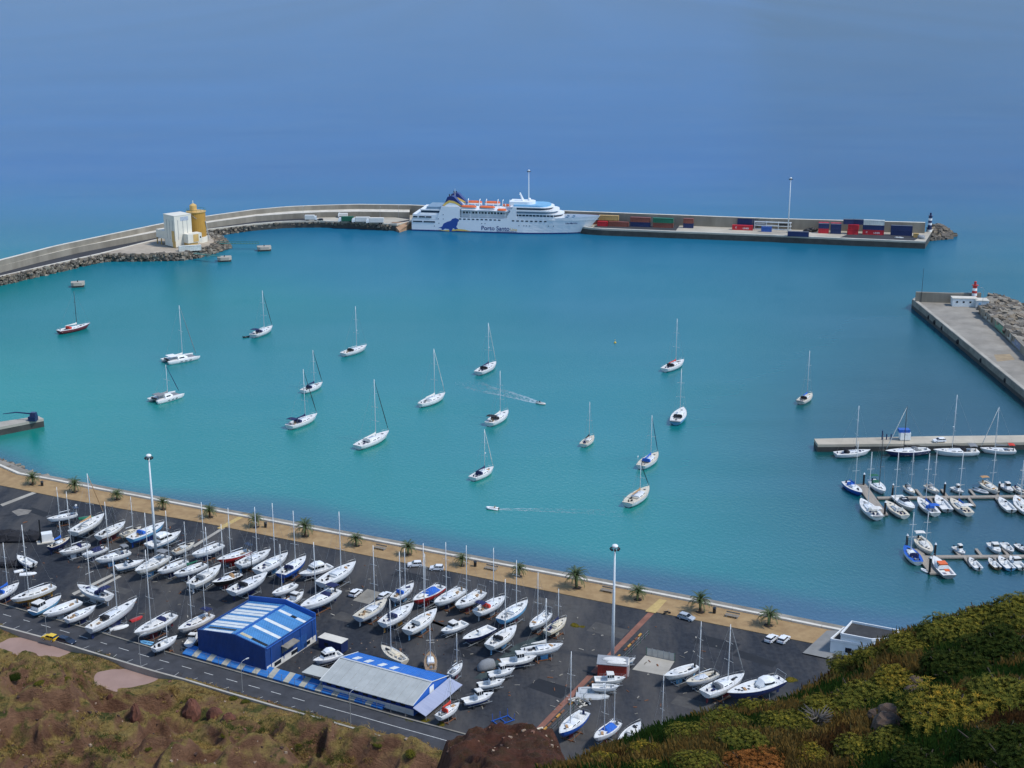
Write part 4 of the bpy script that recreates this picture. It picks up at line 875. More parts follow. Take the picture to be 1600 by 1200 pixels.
SL((678, 943.5), (724, 919.5), 847, 'white and lilac yacht with a square stern gantry', 'yacht with square stern gantry', hull='white', stripe='lgrey', bottom='navy', arch='plain', hood=None)
SL((711, 948), (754, 924), 852, 'white yacht with thin brown waterline stripe, under two tall masts', 'white yacht with brown waterline stripe', stripe='teak', bottom='white', arch='plain')
SL((646.5, 943.5), (597, 973.5), 862, 'white yacht with an ochre-yellow bottom, stern to the road', 'white yacht with ochre bottom', bottom='orange', hood='navy')
SL((682.5, 952.5), (636, 985), 849, 'white yacht with thick white mast and broad white stern', 'white yacht with thick white mast', bottom='white', hood='white')
ML((689, 988), (727, 972), 'white cabin motorboat alone in the middle of the yard', 'white cabin motorboat mid yard', style='cuddy', motor=False)
ML((723, 1001), (769.5, 979.5), 'dark blue open speedboat on a trailer', 'dark blue open speedboat', hull='navy', bottom='navy', style='open', motor=True)
SL((790, 932), (745, 956), 856, 'white yacht with a red and blue cockpit tent at its stern', 'white yacht with red and blue tent', bottom='white', bim='navy', hood='red', extra=None)
SL((824.5, 939), (782, 968), 875, 'sky-blue-hulled yacht with white deck', 'sky-blue-hulled yacht', hull='lblue', bottom='white', hood=None, deck='white')
SL((807, 978), (764.5, 1008.5), 905, 'white yacht with black cockpit opening and scuffed bow', 'white yacht with black cockpit', bottom='white', hood='black')
SL((827.5, 981.5), (857.5, 957.5), 894, 'grey-white yacht with stern gantry and twin masts beside the small black-hulled yacht', 'grey-white yacht with stern gantry', hull='lgrey', bottom='grey', arch='plain', mt2=935)
SL((885, 966), (854.5, 987), 920, 'small cream yacht with black lower hull and pale keel, last in the upper row', 'small black and cream yacht', hull='cream', stripe='black', bottom='black', deck='cream', keelc='cream', cover='navy', nsp=1)
SL((880, 1007), (816, 1017), 935, 'long white yacht lying parallel to the road with a ladder at its bow', 'long white yacht with ladder', bottom='white', cover='white')
ML((839, 1026.5), (783.5, 1034), 'white fishing motorboat with navy lower hull, uppermost of the four in line', 'uppermost navy-bottomed fishing boat', style='fisher', bottom='blue', stripe='navy', motor=False)
ML((805, 1045), (764, 1053.5), 'white cabin motorboat directly in front of the tarpaulin-covered dome', 'white motorboat by the covered dome', style='fisher')
ML((789.5, 1062.5), (747, 1070), 'white cabin motorboat, third of the four boats in line', 'third white motorboat in line', style='fisher')
ML((771.5, 1083.5), (724, 1095.5), 'white motorboat with bright blue bottom, lowest of the four in line', 'blue-bottomed motorboat lowest in line', style='fisher', bottom='blue', stripe='blue')
SL((718, 1098.5), (684.5, 1119.5), 1058, 'small white yacht with orange-red sail covers beside the grey lean-to roof', 'small yacht with red covers', cover='red', hood='red', nsp=1, bottom='white')
SL((722.5, 1036.5), (702.5, 1053.5), 989, 'small white sailboat with reddish bottom at the corner of the striped shed', 'small sailboat with reddish bottom', bottom='maroon', nsp=1)
SL((672, 1018.5), (673.5, 1047), 972, 'narrow white yacht with brown cockpit, bow pointing away from the long shed', 'narrow yacht with brown cockpit', deck='teak', nsp=1, bottom='white', beamk=.95)
SL((595.6, 1009), (633, 1032.5), 936, 'cream-decked yacht pointing away from the boatyard shed roof', 'cream-decked yacht above the shed', deck='cream', hull='cream', bottom='navy', nsp=1)
ML((489, 1034), (532.6, 1020), 'big white flybridge cruiser parked between the two blue buildings', 'big flybridge cruiser between the buildings', style='yacht', motor=False)
SL((874, 1148), (914, 1112), 1018, 'bright blue-hulled yacht with white deck and tall white mast near the lower bushes', 'blue yacht near the lower bushes', hull='blue', bottom='maroon', hood='white', extra=None)
SL((928, 1155), (966, 1128), 1067, 'white yacht with a blue cockpit tarpaulin just above the bushes', 'white yacht above the bushes', tarp='blue', bottom='white', mt2=1077)
SL((1001, 1129), (972.5, 1157), None, 'mastless weathered grey yacht with its spars lashed on deck', 'mastless weathered grey yacht', hull='off', bottom='grey', mast=False)
SL((1046, 1136), (1018, 1149), 1053, 'yacht mostly hidden by the bushes with only its mast and stern clear', 'yacht hidden by bushes', bottom='navy')
ML((968, 1073), (925, 1072), 'white open launch in front of the red shed', 'white launch before the red shed', style='open', motor=False)
SL((1038, 1057.5), (1088.5, 1039.6), None, 'smooth white mastless hull next to the fenced pad', 'smooth white mastless hull', mast=False, bottom='white', cab=True, rail=False)
SL((1071.5, 1067), (1120, 1051), 971, 'cream-decked white yacht with thick white mast beside the mastless hull', 'cream-decked yacht with thick mast', deck='cream', bottom='grey')
SL((1163, 1054), (1101, 1082), 975.5, 'white and lilac yacht with dark red bottom near the big navy yacht', 'yacht with dark red bottom', hull='white', stripe='lgrey', bottom='maroon', hood='grey', jib='grey')
_big = SL((1136, 1085), (1222, 1060), None, 'big navy-hulled yacht with white domed wheelhouse and white stern frame', 'big navy yacht', hull='navy', bottom='white', mast=False, arch='plain', hood=None, cab=False)
_L = place((1136, 1085), (1222, 1060), 6.5)[1]
_wh = MB(); _wh.loft([ring_rect(x * _L, w_, 1.2, 1.2 + h_) for x, w_, h_ in ((-.30, 1.5, 1.5), (-.22, 1.65, 1.7), (-.12, 1.5, 1.5), (-.05, .9, .5))]); _wo = _wh.build('wheelhouse', WHITE, _big)
MB().loft([ring_rect(x * _L, w_, 1.95, 1.95 + h_) for x, w_, h_ in ((-.28, 1.62, .45), (-.22, 1.70, .45), (-.11, 1.56, .45))]).build('window', WINDOW, _wo)
for _k in range(6): MB().box((.02 + .06 * _k) * _L, .5 * (-1) ** _k, 1.62 + .03 * _k, .5, .5, .06).build('hatch', WINDOW, _big)
# lower rows near the road
SL((30, 911.5), (-12, 934), 848, 'white yacht with blue sail cover cut off by the picture edge', 'white yacht at the picture edge', cover='blue', bottom='navy', hood='blue')
SL((16.5, 938.5), (84, 914.5), 820, 'large yacht with orange-brown hull and white deck beside the road wall', 'large orange-hulled yacht', hull='off', stripe='orange', bottom='orange', deck='white')
ML((96, 932.5), (50, 956), 'pale blue wooden fishing boat with an aft cabin', 'pale blue fishing boat', hull='lblue', bottom='lblue', style='aft', motor=False, roof='white')
SL((67, 961), (124, 938.5), None, 'bulky white mastless yacht against the road wall', 'bulky mastless yacht', mast=False, bottom='lgrey', hood=None, rail=False)
SL((150, 947), (103.5, 968), None, 'slim white mastless day sailer with navy underside', 'slim white day sailer', mast=False, bottom='navy', rail=False)
SL((121, 915), (171, 932), 850, 'white sloop with navy cockpit tent, bow towards the left of the yard', 'white sloop with navy cockpit tent', hood='navy', bim='navy', bottom='white')
SL((214.5, 937), (138, 982), 870, 'very long slender white racing yacht lying by the road', 'slender racing yacht', bottom='white', beamk=.62, hood='black')
SL((209.5, 991), (272, 959.5), 859, 'large white sloop with very tall white mast beside the road', 'large white sloop by the road', bottom='white', hood='navy')
SL((278, 985), (329.5, 959.5), 899.5, 'white two-masted yacht with blue bimini beside the blue warehouse', 'two-masted yacht by the warehouse', mt2=908, bim='navy', bottom='white', jib=None, cover='black')
SL((277, 994), (239.5, 1013.5), 972, 'small white sailing dinghy with a mast tucked against the road wall', 'small sailing dinghy', cab=False, nsp=1, bottom='white', rail=False)
SL((92, 864), (139, 850), 768, 'white yacht with square-cut bow, second row from the promenade', 'white yacht in the second row', bottom='white', hood='navy')
SL((128, 868), (166, 855), None, 'small white yacht with navy boom tent in the second row', 'small white yacht with navy tent', mast=False, tarp='navy', bottom='white')
SL((148, 876), (202, 861), 784, 'broad white sloop in the second row, next to the cabin cruiser', 'broad white sloop', bottom='white', hood='grey', bim='grey')
ML((226.5, 876), (181, 886), 'white cabin cruiser with turquoise trim and swim platform', 'cabin cruiser with turquoise trim', style='cruiser', stripe='lblue', motor=False)
motorboat((27, 869), (52, 881), 'white and blue open runabout near the left-hand picture edge', land=True, style='open', hull='white', stripe='blue', bottom='blue', short='white and blue runabout')
ML((308, 989), (294, 1007), 'small white boat half hidden by the wall of the blue warehouse', 'half hidden small white boat', style='cuddy', motor=False)
ML((993, 1029), (966, 1034), 'small white and blue runabout behind the red shed', 'small runabout behind the red shed', style='open', hull='white', stripe='lblue', bottom='lblue')
# small tenders and clutter ashore
upturned(31, 891, 3.0, .5, 'smaller of two upturned white dinghies left of the yard lane')
upturned(44, 895.5, 4.2, .2, 'larger of two upturned white dinghies left of the yard lane')
upturned(186, 979, 4.6, .5, 'upturned white dinghy under the slender racing yacht')
dinghy(228, 1004, 3.4, 2.8, 'turquoise inflatable dinghy on the ground beside the road wall', tube='lblue', floor='lblue')
dinghy(839, 1144, 4.2, .9, 'weathered wooden dinghy with brown inside beside the rusty strip', tube='cream', floor='teak')
dinghy(288, 853, 2.8, .3, 'pale inflatable lying between the motor yacht and the weathered yacht', tube='off')
upturned(927, 1077.5, 6.5, -.05, 'farther of two slim grey catamaran hulls lying on the asphalt', c='lgrey')
upturned(926, 1086, 7.2, -.08, 'nearer of two slim grey catamaran hulls lying on the asphalt', c='lgrey')
upturned(134, 808, 4.0, .4, 'boat under a dark green tarpaulin beside the yacht with yellowish sails', c='green')
upturned(213, 966, 3.6, .9, 'red-covered tender beside the slender racing yacht', c='red')
upturned(510, 917, 3.0, 1.1, 'white tender standing beside the very large racing sloop')

# ------------------------------------------------------------------ yachts at anchor
def SW(b, s, mt, label, **k): return sailboat(b, s, mt, label, **k)
SW((141, 506), (91, 517), 455, 'dark red-hulled anchored sloop with red cockpit canvas, farthest west', hull='maroon', bottom='maroon', hood='red', cover='white', spar='dark', jib=None)
catamaran((310, 552.5), (254, 563), 477, 'larger anchored catamaran, white with dark hull windows', cover='white', jib='grey')
catamaran((281, 612), (238, 624), 570, 'smaller anchored catamaran with grey cockpit roof', cover='grey', jib='navy', grey=True)
SW((425.6, 510), (395, 523), 454, 'anchored white yacht towing a dark dinghy, with dark furled foresail', hood='navy', jib='black', bim='navy', spar='alu')
SW((573, 540), (535.5, 552), 478.5, 'anchored white yacht with radar dome, nearest to the ferry ramp', dome=True, hood='black', bottom='navy')
SW((504, 598), (473, 610), 547, 'anchored white yacht with raised navy sail cover and dark furled foresail', cover='navy', jib='black', hood='navy')
SW((495.6, 647.5), (451, 665), 577, 'anchored white yacht with long navy boom cover and rudder hung on its stern', cover='navy', jib='black', hood='navy', bim='navy')
SW((607.6, 674.6), (558, 696.5), 593, 'largest anchored yacht, all white with three pairs of spreaders', nsp=3, jib='black', hood='white', cover='white', bottom='navy')
SW((695.5, 615), (656, 631), 545, 'anchored white yacht with long overhanging stern and white furled foresail', cover='white', jib='white', bottom='navy', stripe='navy', sternw=.4)
SW((775, 566), (747, 581), 504.5, 'anchored white yacht with radar dome, navy sail cover and white foresail', cover='navy', jib='white', dome=True, hood='black')
SW((794, 642), (764, 660.5), 579.5, 'anchored white yacht behind the speeding dinghy, with black cockpit hood', cover='white', hood='black', bim='black')
SW((771, 730), (738, 746), 671, 'anchored white yacht with navy hood, closest to the slow dinghy', cover='navy', hood='navy', jib='white', dome=True)
SW((927.5, 681), (911, 694), 628, 'smallest anchored yacht, cream with a black sail cover', cover='black', hull='off', bottom='maroon', deck='cream', nsp=1)
SW((1028, 707.5), (1001, 727.5), 649, 'anchored white yacht with bright blue hood and brown cockpit', cover='blue', hood='blue', jib='navy', deck='cream', nsp=1, wind=True)
SW((1014, 761), (980, 786), 722.5, 'classic anchored yacht with bowsprit, tan canvas and white striped hull', hull='white', stripe='black', bottom='black', deck='cream', cover='tan', jib='black', nsp=1, arch='plain')
SW((1068.5, 562.7), (1038, 576), 498, 'anchored white yacht with maroon boom cover and black cockpit', cover='red', hood='black', bottom='navy')
SW((1067.7, 637.5), (1055, 658.5), 576, 'blue-bottomed anchored yacht seen from astern with a dinghy at its stern', hull='lblue', bottom='blue', hood='black', extra='dinghy', cover='white', spar='alu')
SW((1268.5, 615), (1250, 627), 548, 'anchored yacht with blue sail cover and thick white mast, farthest east', cover='blue', hood='black', hull='off', extra='dinghy', deck='cream')
dinghy(385, 526, 3.0, .5, 'dark inflatable dinghy trailing behind an anchored yacht', land=False, tube='black', floor='grey', motor=True)

def person(name, loc, rz, parent=None, label='', shirt=BLACK, seated=True):
    """small seated helmsman, one continuous skin"""
    me = bpy.data.meshes.new(name)
    J = [((0, 0, .0), .15), ((0, 0, .28), .17), ((.02, 0, .50), .13), ((.03, 0, .58), .06), ((.05, 0, .72), .105),
         ((.04, .21, .48), .055), ((.18, .24, .25), .045), ((.36, .15, .20), .035), ((.04, -.21, .48), .055), ((.10, -.26, .22), .045), ((-.10, -.28, .10), .035),
         ((.40, .12, .02), .075), ((.46, .13, -.38), .05), ((.58, .13, -.42), .045), ((.40, -.12, .02), .075), ((.46, -.13, -.38), .05), ((.58, -.13, -.42), .045)]
    E = [(0, 1), (1, 2), (2, 3), (3, 4), (2, 5), (5, 6), (6, 7), (2, 8), (8, 9), (9, 10), (0, 11), (11, 12), (12, 13), (0, 14), (14, 15), (15, 16)]
    me.from_pydata([j[0] for j in J], E, [])
    o = bpy.data.objects.new(name, me); COL.objects.link(o); o.location = loc; o.rotation_euler = (0, 0, rz)
    sm = o.modifiers.new('skin', 'SKIN')
    if not me.skin_vertices: me.skin_vertices.new(name='')
    for v, j in zip(me.skin_vertices[0].data, J): v.radius = (j[1], j[1])
    me.skin_vertices[0].data[0].use_root = True
    ss = o.modifiers.new('sub', 'SUBSURF'); ss.levels = 1; ss.render_levels = 1
    me.materials.append(shirt); tag(o, label, 'person'); return o
# wake meshes: foam ridges that lie on the water
FOAM = mat('wake_foam', (.42, .57, .62), .7, .35, .8)
def wake(name, pts, w0, w1, label, dens, amp):
    line = resample([(p.x, p.y) for p in (P(a, b, 0) for a, b in pts)], .5); n = len(line); mb = MB()
    for k in range(dens):
        t = random.random() ** 1.5; i = min(int(t * (n - 2)), n - 2); a, b = Vector((*line[i], 0)), Vector((*line[i + 1], 0)); d = (b - a).normalized(); nrm = Vector((-d.y, d.x, 0)); side = random.choice((-1, 1)); ww = w0 + (w1 - w0) * t ** .8
        q = side * ww * random.gauss(1, .16) if random.random() < .6 else ww * random.uniform(-.9, .9)
        c = a + nrm * q; l = random.uniform(.25, .9); wd = random.uniform(.03, .12) * (1.25 - 1.05 * t) * amp; dd = (d + nrm * random.uniform(-.3, .3)).normalized(); nn = Vector((-dd.y, dd.x, 0))
        mb.add([c - dd * l + Vector((0, 0, .012)), c + nn * wd + Vector((0, 0, .02)), c + dd * l + Vector((0, 0, .012)), c - nn * wd + Vector((0, 0, .02)), c + Vector((0, 0, .02 + wd * .5))], [(0, 1, 4), (1, 2, 4), (2, 3, 4), (3, 0, 4)])
    o = mb.build(name, FOAM); tag(o, label, 'wake', kind='stuff')
def speed_dinghy(px, py, toward, label, plabel, shirt, tube):
    p = P(px, py, .2); q = P(*toward, .2); rz = math.atan2(q.y - p.y, q.x - p.x)
    root = empty('inflatable_dinghy', (p.x, p.y, 0), rz, label, 'dinghy', 'dinghies under way'); dinghy_parts(root, 4.0, 1.9, COLS[tube], LGREY, True, -.02)
    person('person', (p.x - .9 * math.cos(rz), p.y - .9 * math.sin(rz), .50), rz, None, plabel, shirt)
speed_dinghy(846, 630.5, (900, 643), 'pale inflatable dinghy speeding across the anchorage with a white wake', 'person in dark clothes steering the speeding dinghy', C_BLACK, 'off')
wake('boat_wake', [(843, 630), (815, 622), (785, 614), (760, 609), (738, 601), (728, 594)], .7, 4.6, 'white spreading wake behind the speeding dinghy', 1500, .85)
speed_dinghy(769, 794.5, (730, 790), 'pale inflatable dinghy heading slowly towards the promenade', 'person in red-brown clothes in the slow dinghy', C_TAN, 'white')
wake('boat_wake', [(775, 795.5), (850, 797), (930, 800), (1010, 806)], .3, 2.2, 'faint ripple trail behind the slow dinghy', 500, .4)
b_ = P(961, 536, 0); root = empty('buoy', (b_.x, b_.y, 0), 0, 'small yellow buoy alone in the open harbour', 'buoy'); root.scale = (.65, .65, .65)
MB().ell((0, 0, .3), .8, .8, .7, 10, 6).build('float', YELLOW, root, smooth=True); MB().tube((0, 0, .8), (0, 0, 2.0), .08, n=6).build('post', YELLOW, root); MB().box(0, 0, 2.1, .5, .05, .4).box(0, 0, 2.1, .05, .5, .4).build('topmark', YELLOW, root)

# ------------------------------------------------------------------ marina
MG = 'yachts berthed in the marina'
def SM(b, s, mt, label, **k):
    k.setdefault('rail', False); s = (b[0] + (s[0] - b[0]) * 1.12, b[1] + (s[1] - b[1]) * 1.12); return sailboat(b, s, mt, label, group=MG, **k)
SM((1360, 704), (1311, 708), 634, 'white yacht moored nearest the outer end of the marina quay', hood='black', bottom='navy', cover='black')
SM((1383, 706), (1444, 702), 635, 'navy-hulled yacht with grey tender moored along the marina quay', hull='navy', bottom='navy', hood='grey', cover='black', spar='dark', jib='white')
SM((1458, 704), (1521, 704), 617, 'long white yacht moored third along the marina quay', hood='black', bim='grey', dome=True, cover='black')
SM((1531, 701), (1581, 703), 636, 'white yacht with red canvas at its stern moored along the marina quay', hood=None, bim='red', jib='white', cover='grey')
SM((1347, 771), (1323.5, 754), 690, 'blue-hulled yacht with blue sail cover on the outer pontoon head', hull='blue', bottom='blue', cover='blue', hood='blue')
SM((1382.5, 769), (1364, 751), 677, 'white yacht with dark green cockpit cover beside the pontoon head', bim='green', hood='green', spar='dark')
SM((1345, 780), (1369, 804), 706, 'white yacht with white tender at its stern below the pontoon head', extra='dinghy', hood='white', bim='white')
SM((1385, 783.5), (1411.5, 803), 706, 'cream yacht moored with its stern to the open water below the pontoon', hull='off', deck='cream', cover='black', hood='white')
motorboat((1428.5, 797), (1401, 774), 'sleek white motor cruiser on the upper pontoon', style='cruiser', motor=False)
SM((1429, 771), (1416, 760), 700, 'small white yacht on the far side of the upper pontoon, grey mast', deck='cream', hood='grey', bottom='navy')
SM((1434, 778), (1459.5, 799), 708, 'white yacht with blue cockpit canvas on the upper pontoon', hood='blue', bim='blue', cover='blue')
SM((1468, 770), (1449, 759), 703, 'cream yacht with grey frame on the far side of the upper pontoon', hull='off', deck='cream', arch='plain', hood='grey')
motorboat((1463, 775), (1481, 796), 'dark-sided open motorboat on the upper pontoon beside the blue-canvas yacht', style='open', hull='lgrey', bottom='black')
SM((1485, 779), (1512, 799), 706, 'wide cream yacht with blue sail cover on the upper pontoon', hull='off', deck='cream', cover='blue', bim='white')
motorboat((1506, 770), (1487.5, 761), 'broad white hardtop motorboat on the far side of the upper pontoon', style='fisher', motor=False)
dinghy(1533, 767.5, 5.5, -.9, 'grey rigid inflatable on the far side of the upper pontoon', land=False, tube='lgrey', floor='white', motor=True, z=0)
SM((1561.5, 770), (1537, 753.5), 700, 'cream-decked yacht with olive awning on the far side of the upper pontoon', bim='tan', deck='cream', hull='off')
motorboat((1583, 768.5), (1565, 756), 'white pilothouse motorboat between cream yachts on the upper pontoon', style='fisher')
SM((1602, 772), (1587, 761), 720, 'cream yacht at the far edge of the picture on the upper pontoon', hull='off', deck='cream')
motorboat((1561.5, 778), (1581, 797), 'grey-white fishing boat with brown outboard on the upper pontoon', style='open', hull='off', bottom='black')
SM((1586, 775), (1604, 797), 712, 'white yacht with yellow bow mark on the upper pontoon', stripe='yellow')
SM((1414, 852), (1433, 875), 800, 'white yacht with pale blue deck beside the lower pontoon head', deck='blue', hood='navy', bottom='navy')
SM((1455.6, 864), (1436, 840.6), 800, 'cream yacht with white awning behind the lower pontoon head', hull='off', deck='cream', bim='white')
q3 = motorboat((1458.5, 870.6), (1484, 899), 'grey rescue boat with orange cabin roof on the lower pontoon', hull='grey', bottom='black', style='cruiser', motor=False)
for x, s in ((.9, 1.5), (-2.6, .8)): MB().box(x - 1.2, 0, 2.35 if x > 0 else 1.75, s * 1.5, s * 1.5, .25).build('orange_top', mat('orange_paint', (.75, .14, .03), .5, .15, 2), q3)
dinghy(1445, 891, 2.8, 2.2, 'white tender tied at the end of the lower pontoon', land=False, tube='white', floor='lgrey', z=0)
motorboat((1508, 866), (1491, 854), 'white wheelhouse boat on the far side of the lower pontoon', style='fisher')
motorboat((1515, 871.6), (1530, 887.5), 'small white outboard boat on the near side of the lower pontoon', style='open')
motorboat((1562.5, 864), (1547.5, 848), 'white boat with raised outboard on the far side of the lower pontoon', style='cuddy', group='small boats on the lower pontoon')
motorboat((1583, 863.5), (1568, 848), 'round-bowed white boat on the far side of the lower pontoon', style='open', group='small boats on the lower pontoon')
motorboat((1604, 862), (1588, 850), 'dark grey boat on the far side of the lower pontoon', style='open', hull='grey', bottom='black', group='small boats on the lower pontoon')
motorboat((1545, 872.5), (1560, 886.5), 'brown wooden boat on the near side of the lower pontoon', style='open', hull='teak', bottom='teak', group='small boats on the lower pontoon')
motorboat((1561, 869.5), (1580, 888), 'pale blue boat on the near side of the lower pontoon', style='open', hull='lblue', bottom='lblue', group='small boats on the lower pontoon')
motorboat((1578, 869.5), (1598, 887), 'cream boat with dark windscreen on the near side of the lower pontoon', style='cuddy', hull='off', group='small boats on the lower pontoon')
# pontoons
PONT = mat('pontoon_deck', (.33, .29, .24), .9, .25, 1.0, stretch=(4, .4, 1))
def pontoon(segs, label, piles):
    o0 = P(*segs[0][0], .55); root = empty('pontoon', (o0.x, o0.y, 0), 0, label, 'pontoon')
    for a, b, w_ in segs:
        p, q = P(*a, .55) - Vector((o0.x, o0.y, 0)), P(*b, .55) - Vector((o0.x, o0.y, 0)); MB().ribbon([(p.x, p.y), (q.x, q.y)], w_, .15, .55 + random.uniform(0, .01)).build('walkway', PONT, root); MB().ribbon([(p.x, p.y), (q.x, q.y)], w_ * .8, -.5, .14).build('float', RUBBER, root)
    for (x, y, h) in piles:
        p = P(x, y, 0) - Vector((o0.x, o0.y, 0)); m_ = MB(); m_.tube((p.x, p.y, -2), (p.x, p.y, h), .32, n=9); pl = m_.build('pile', BLACK, root); MB().tube((p.x, p.y, h), (p.x, p.y, h + .55), .36, .06, n=9).build('pile_cap', WHITE, pl)
pontoon([((1345, 756), (1380, 804), 3.0), ((1371, 777.5), (1640, 774.5), 1.7)] + [((x, 777), (x + 10, 790), .8) for x in (1452, 1476, 1513, 1556)] + [((x, 775), (x - 9, 764), .8) for x in (1440, 1480, 1524, 1560)], 'upper floating pontoon with a wide head, lined with yachts', [(1349, 760, 4.0), (1382, 806, 4.2), (1394, 777, 4), (1475, 775, 4), (1560, 774, 4)])
pontoon([((1431, 857.5), (1461, 896), 2.6), ((1437, 869.5), (1640, 868.5), 1.7)] + [((x, 869), (x + 12, 884), .8) for x in (1506, 1552, 1572)] + [((x, 868), (x - 9, 857), .8) for x in (1500, 1534, 1576)], 'lower floating pontoon with small boats on both sides', [(1416, 860, 4.4), (1460, 872, 4), (1452, 897, 4.6)])
# ================================================================== FERRY
def text_mesh(body, size, extrude=.0, bold=0.0):
    cu = bpy.data.curves.new('lettering', 'FONT'); cu.body = body; cu.size = size; cu.extrude = extrude; cu.offset = bold
    ob = bpy.data.objects.new('lettering', cu); COL.objects.link(ob); bpy.context.view_layer.update()
    me = bpy.data.meshes.new_from_object(ob); bpy.data.objects.remove(ob); return me
def mesh_obj(name, me, m, parent=None):
    me.materials.clear(); me.materials.append(m); o = bpy.data.objects.new(name, me); COL.objects.link(o); o.parent = parent; return o
def build_ferry():
    SHIPW = mat('ship_white', (.80, .82, .84), .35, .05, .06, dirt=.12); SNAVY = mat('ship_navy', (.012, .03, .16), .4, .1, .5); SYEL = mat('ship_yellow', (.80, .52, .12), .45, .1, .5)
    LBO = mat('lifeboat_orange', (.75, .16, .05), .5, .15, 1); GLS = mat('ship_window', (.03, .045, .07), .15, .2, 1, spec=.6); DK = mat('ship_deck', (.20, .30, .40), .7, .2, .5); SEALB = mat('emblem_blue', (.02, .07, .30), .5, .05, 1)
    a, b = P(643.5, 360.3, 0), P(911, 368.4, 0); d = b - a; Lw = d.length; rz = math.atan2(d.y, d.x); k = Lw / 104.0
    nrm = Vector((-d.y, d.x, 0)).normalized(); o0 = a + nrm * 9.8 * k
    root = empty('ferry', (o0.x, o0.y, 0), rz, 'white passenger ferry with navy and yellow funnels and a blue seal on its side', 'ferry'); root.scale = (k, k, k)
    def hbr(x, z):
        b_ = 9.8
        if x > 62: b_ *= max(.0, 1 - ((x - 62) / (112.5 - 62)) ** 2.9) ** .9
        f = 1 - .5 * max(0, (x - 70) / 42) * (1 - min(max(z, 0), 9) / 9)
        return b_ * f
    zt = lambda x: 7.2 if x < 16 else (8.9 if x < 60 else 9.2 + 1.5 * max(0, (x - 75) / 37))
    mb = MB(); rings = []
    xs = [0, 4, 10, 15.9, 16, 24, 34, 44, 54, 62, 68, 74, 80, 86, 92, 97, 102, 106, 109.5, 112]
    for x in xs:
        r = []
        for z in (zt(x), 5.5, 2.5, .8, .0, -2.5):
            sx = x - max(0, (x - 88) / 24) ** 1.6 * (1 - max(z, -1) / 9.5) * 8.0; r.append((sx, -hbr(x, z), z))
        rings.append(r + [(p[0], -p[1], p[2]) for p in r[::-1]])
    n = len(rings[0])
    for i in range(len(rings) - 1):
        for j in range(n - 1):
            row = min(j, n - 2 - j); mb.add([rings[i][j], rings[i][j + 1], rings[i + 1][j + 1], rings[i + 1][j]], [(0, 1, 2, 3)], 1 if row >= 3 else 0)
    mb.add(rings[0], [tuple(range(n))], 0); mb.build('hull', [SHIPW, SNAVY], root)
    dk = MB(); dk.loft([[(x, hbr(x, 9) * .985, min(zt(x) - .55, 8.3)), (x, -hbr(x, 9) * .985, min(zt(x) - .55, 8.3))] for x in xs], cap=False, closed=False); dk.build('weather_deck', DK, root)
    def tier(name, x0, x1, w_, z0, z1, m=SHIPW, round_=True, back=0.0, parent=root):
        pl = [(x0, w_), (x0, -w_)]
        if round_: pl += [(x1 - w_ * .75 + w_ * .75 * math.sin(q), -w_ * math.cos(q)) for q in np.linspace(0.05, PI - .05, 11)]
        else: pl += [(x1, -w_), (x1, w_)]
        return MB().prism(pl, z0, z1).build(name, m, parent)
    # stern terraces
    tier('terrace', .6, 18, 9.5, 7.2, 10.1, round_=False); tier('terrace', 5, 18, 9.0, 10.1, 11.0, round_=False); tier('terrace', 5.6, 18, 8.6, 11.0, 12.4, GLS, False); tier('terrace', 5, 18, 9.0, 12.4, 13.0, round_=False); tier('terrace', 9, 18, 8.2, 13.0, 14.6, DK, False)
    for x0, x1, z in ((.8, 6.6, 5.7), (7.4, 14.4, 5.7), (4.6, 8.2, 8.6), (8.8, 12.2, 8.6), (1.0, 3.6, 8.6)):
        for s in (-1, 1): MB().box((x0 + x1) / 2, s * 9.72, z, x1 - x0, .5, .85).build('opening', GLS, root)
    # funnel block
    mb = MB(); mb.loft([[(16, y, 8.6), (18.5, y, 15.2), (29.6, y, 15.2), (29.6, y, 8.6)] for y in (-9.78, 9.78)]); mb.build('funnel_block', SHIPW, root)
    for y in (-6.6, 6.6):
        f = MB(); prof = [(18.6, 15.2), (20.5, 17.5), (22.0, 20.8), (24.0, 21.4), (26.0, 20.9), (28.5, 18.2), (31.5, 15.2)]
        f.loft([[(x, y - 2.2, z) for x, z in prof], [(x, y + 2.2, z) for x, z in prof]]); fo = f.build('funnel', SNAVY, root)
        for s in (-1, 1):
            band_ = [(19.0, 15.6), (20.4, 17.2), (23.0, 18.9), (26.0, 18.5), (29.0, 16.9), (30.9, 15.6), (29.0, 15.7), (26.3, 17.0), (23.3, 17.5), (21.3, 16.4), (20.3, 15.4)]
            MB().add([(x, y + s * 2.26, z) for x, z in band_], [tuple(range(len(band_)))]).build('yellow_swoosh', SYEL, fo)
            wb2 = [(20.3, 15.3), (21.3, 16.3), (23.3, 17.4), (26.3, 16.9), (29.0, 15.6), (29.2, 15.3)]
            MB().add([(x, y + s * 2.25, z) for x, z in wb2], [tuple(range(len(wb2)))]).build('white_swoosh', SHIPW, fo)
        for x in (23, 24.4): MB().tube((x, y, 20.8), (x - .3, y, 22.2), .35, n=8).build('exhaust', BLACK, fo)
    MB().path([(24.8, 0, 15), (24.8, 0, 24.5)], [.25, .1], 6).build('aft_mast', SHIPW, root)
    # boat deck
    tier('deckhouse', 29.6, 59, 6.4, 8.4, 13.2, round_=False)
    for x in np.arange(31.5, 57, 1.9):
        for s in (-1, 1): MB().box(float(x), s * 6.4, 11.4, 1.2, .12, 1.1).build('window', GLS, root)
    tier('boat_deck', 29.6, 59, 9.2, 13.0, 13.25, round_=False)
    pm = MB()
    for x in (31, 36, 41, 46.5, 52, 57):
        for s in (-1, 1): pm.box(x, s * 9.1, 11, .35, .35, 4.3)
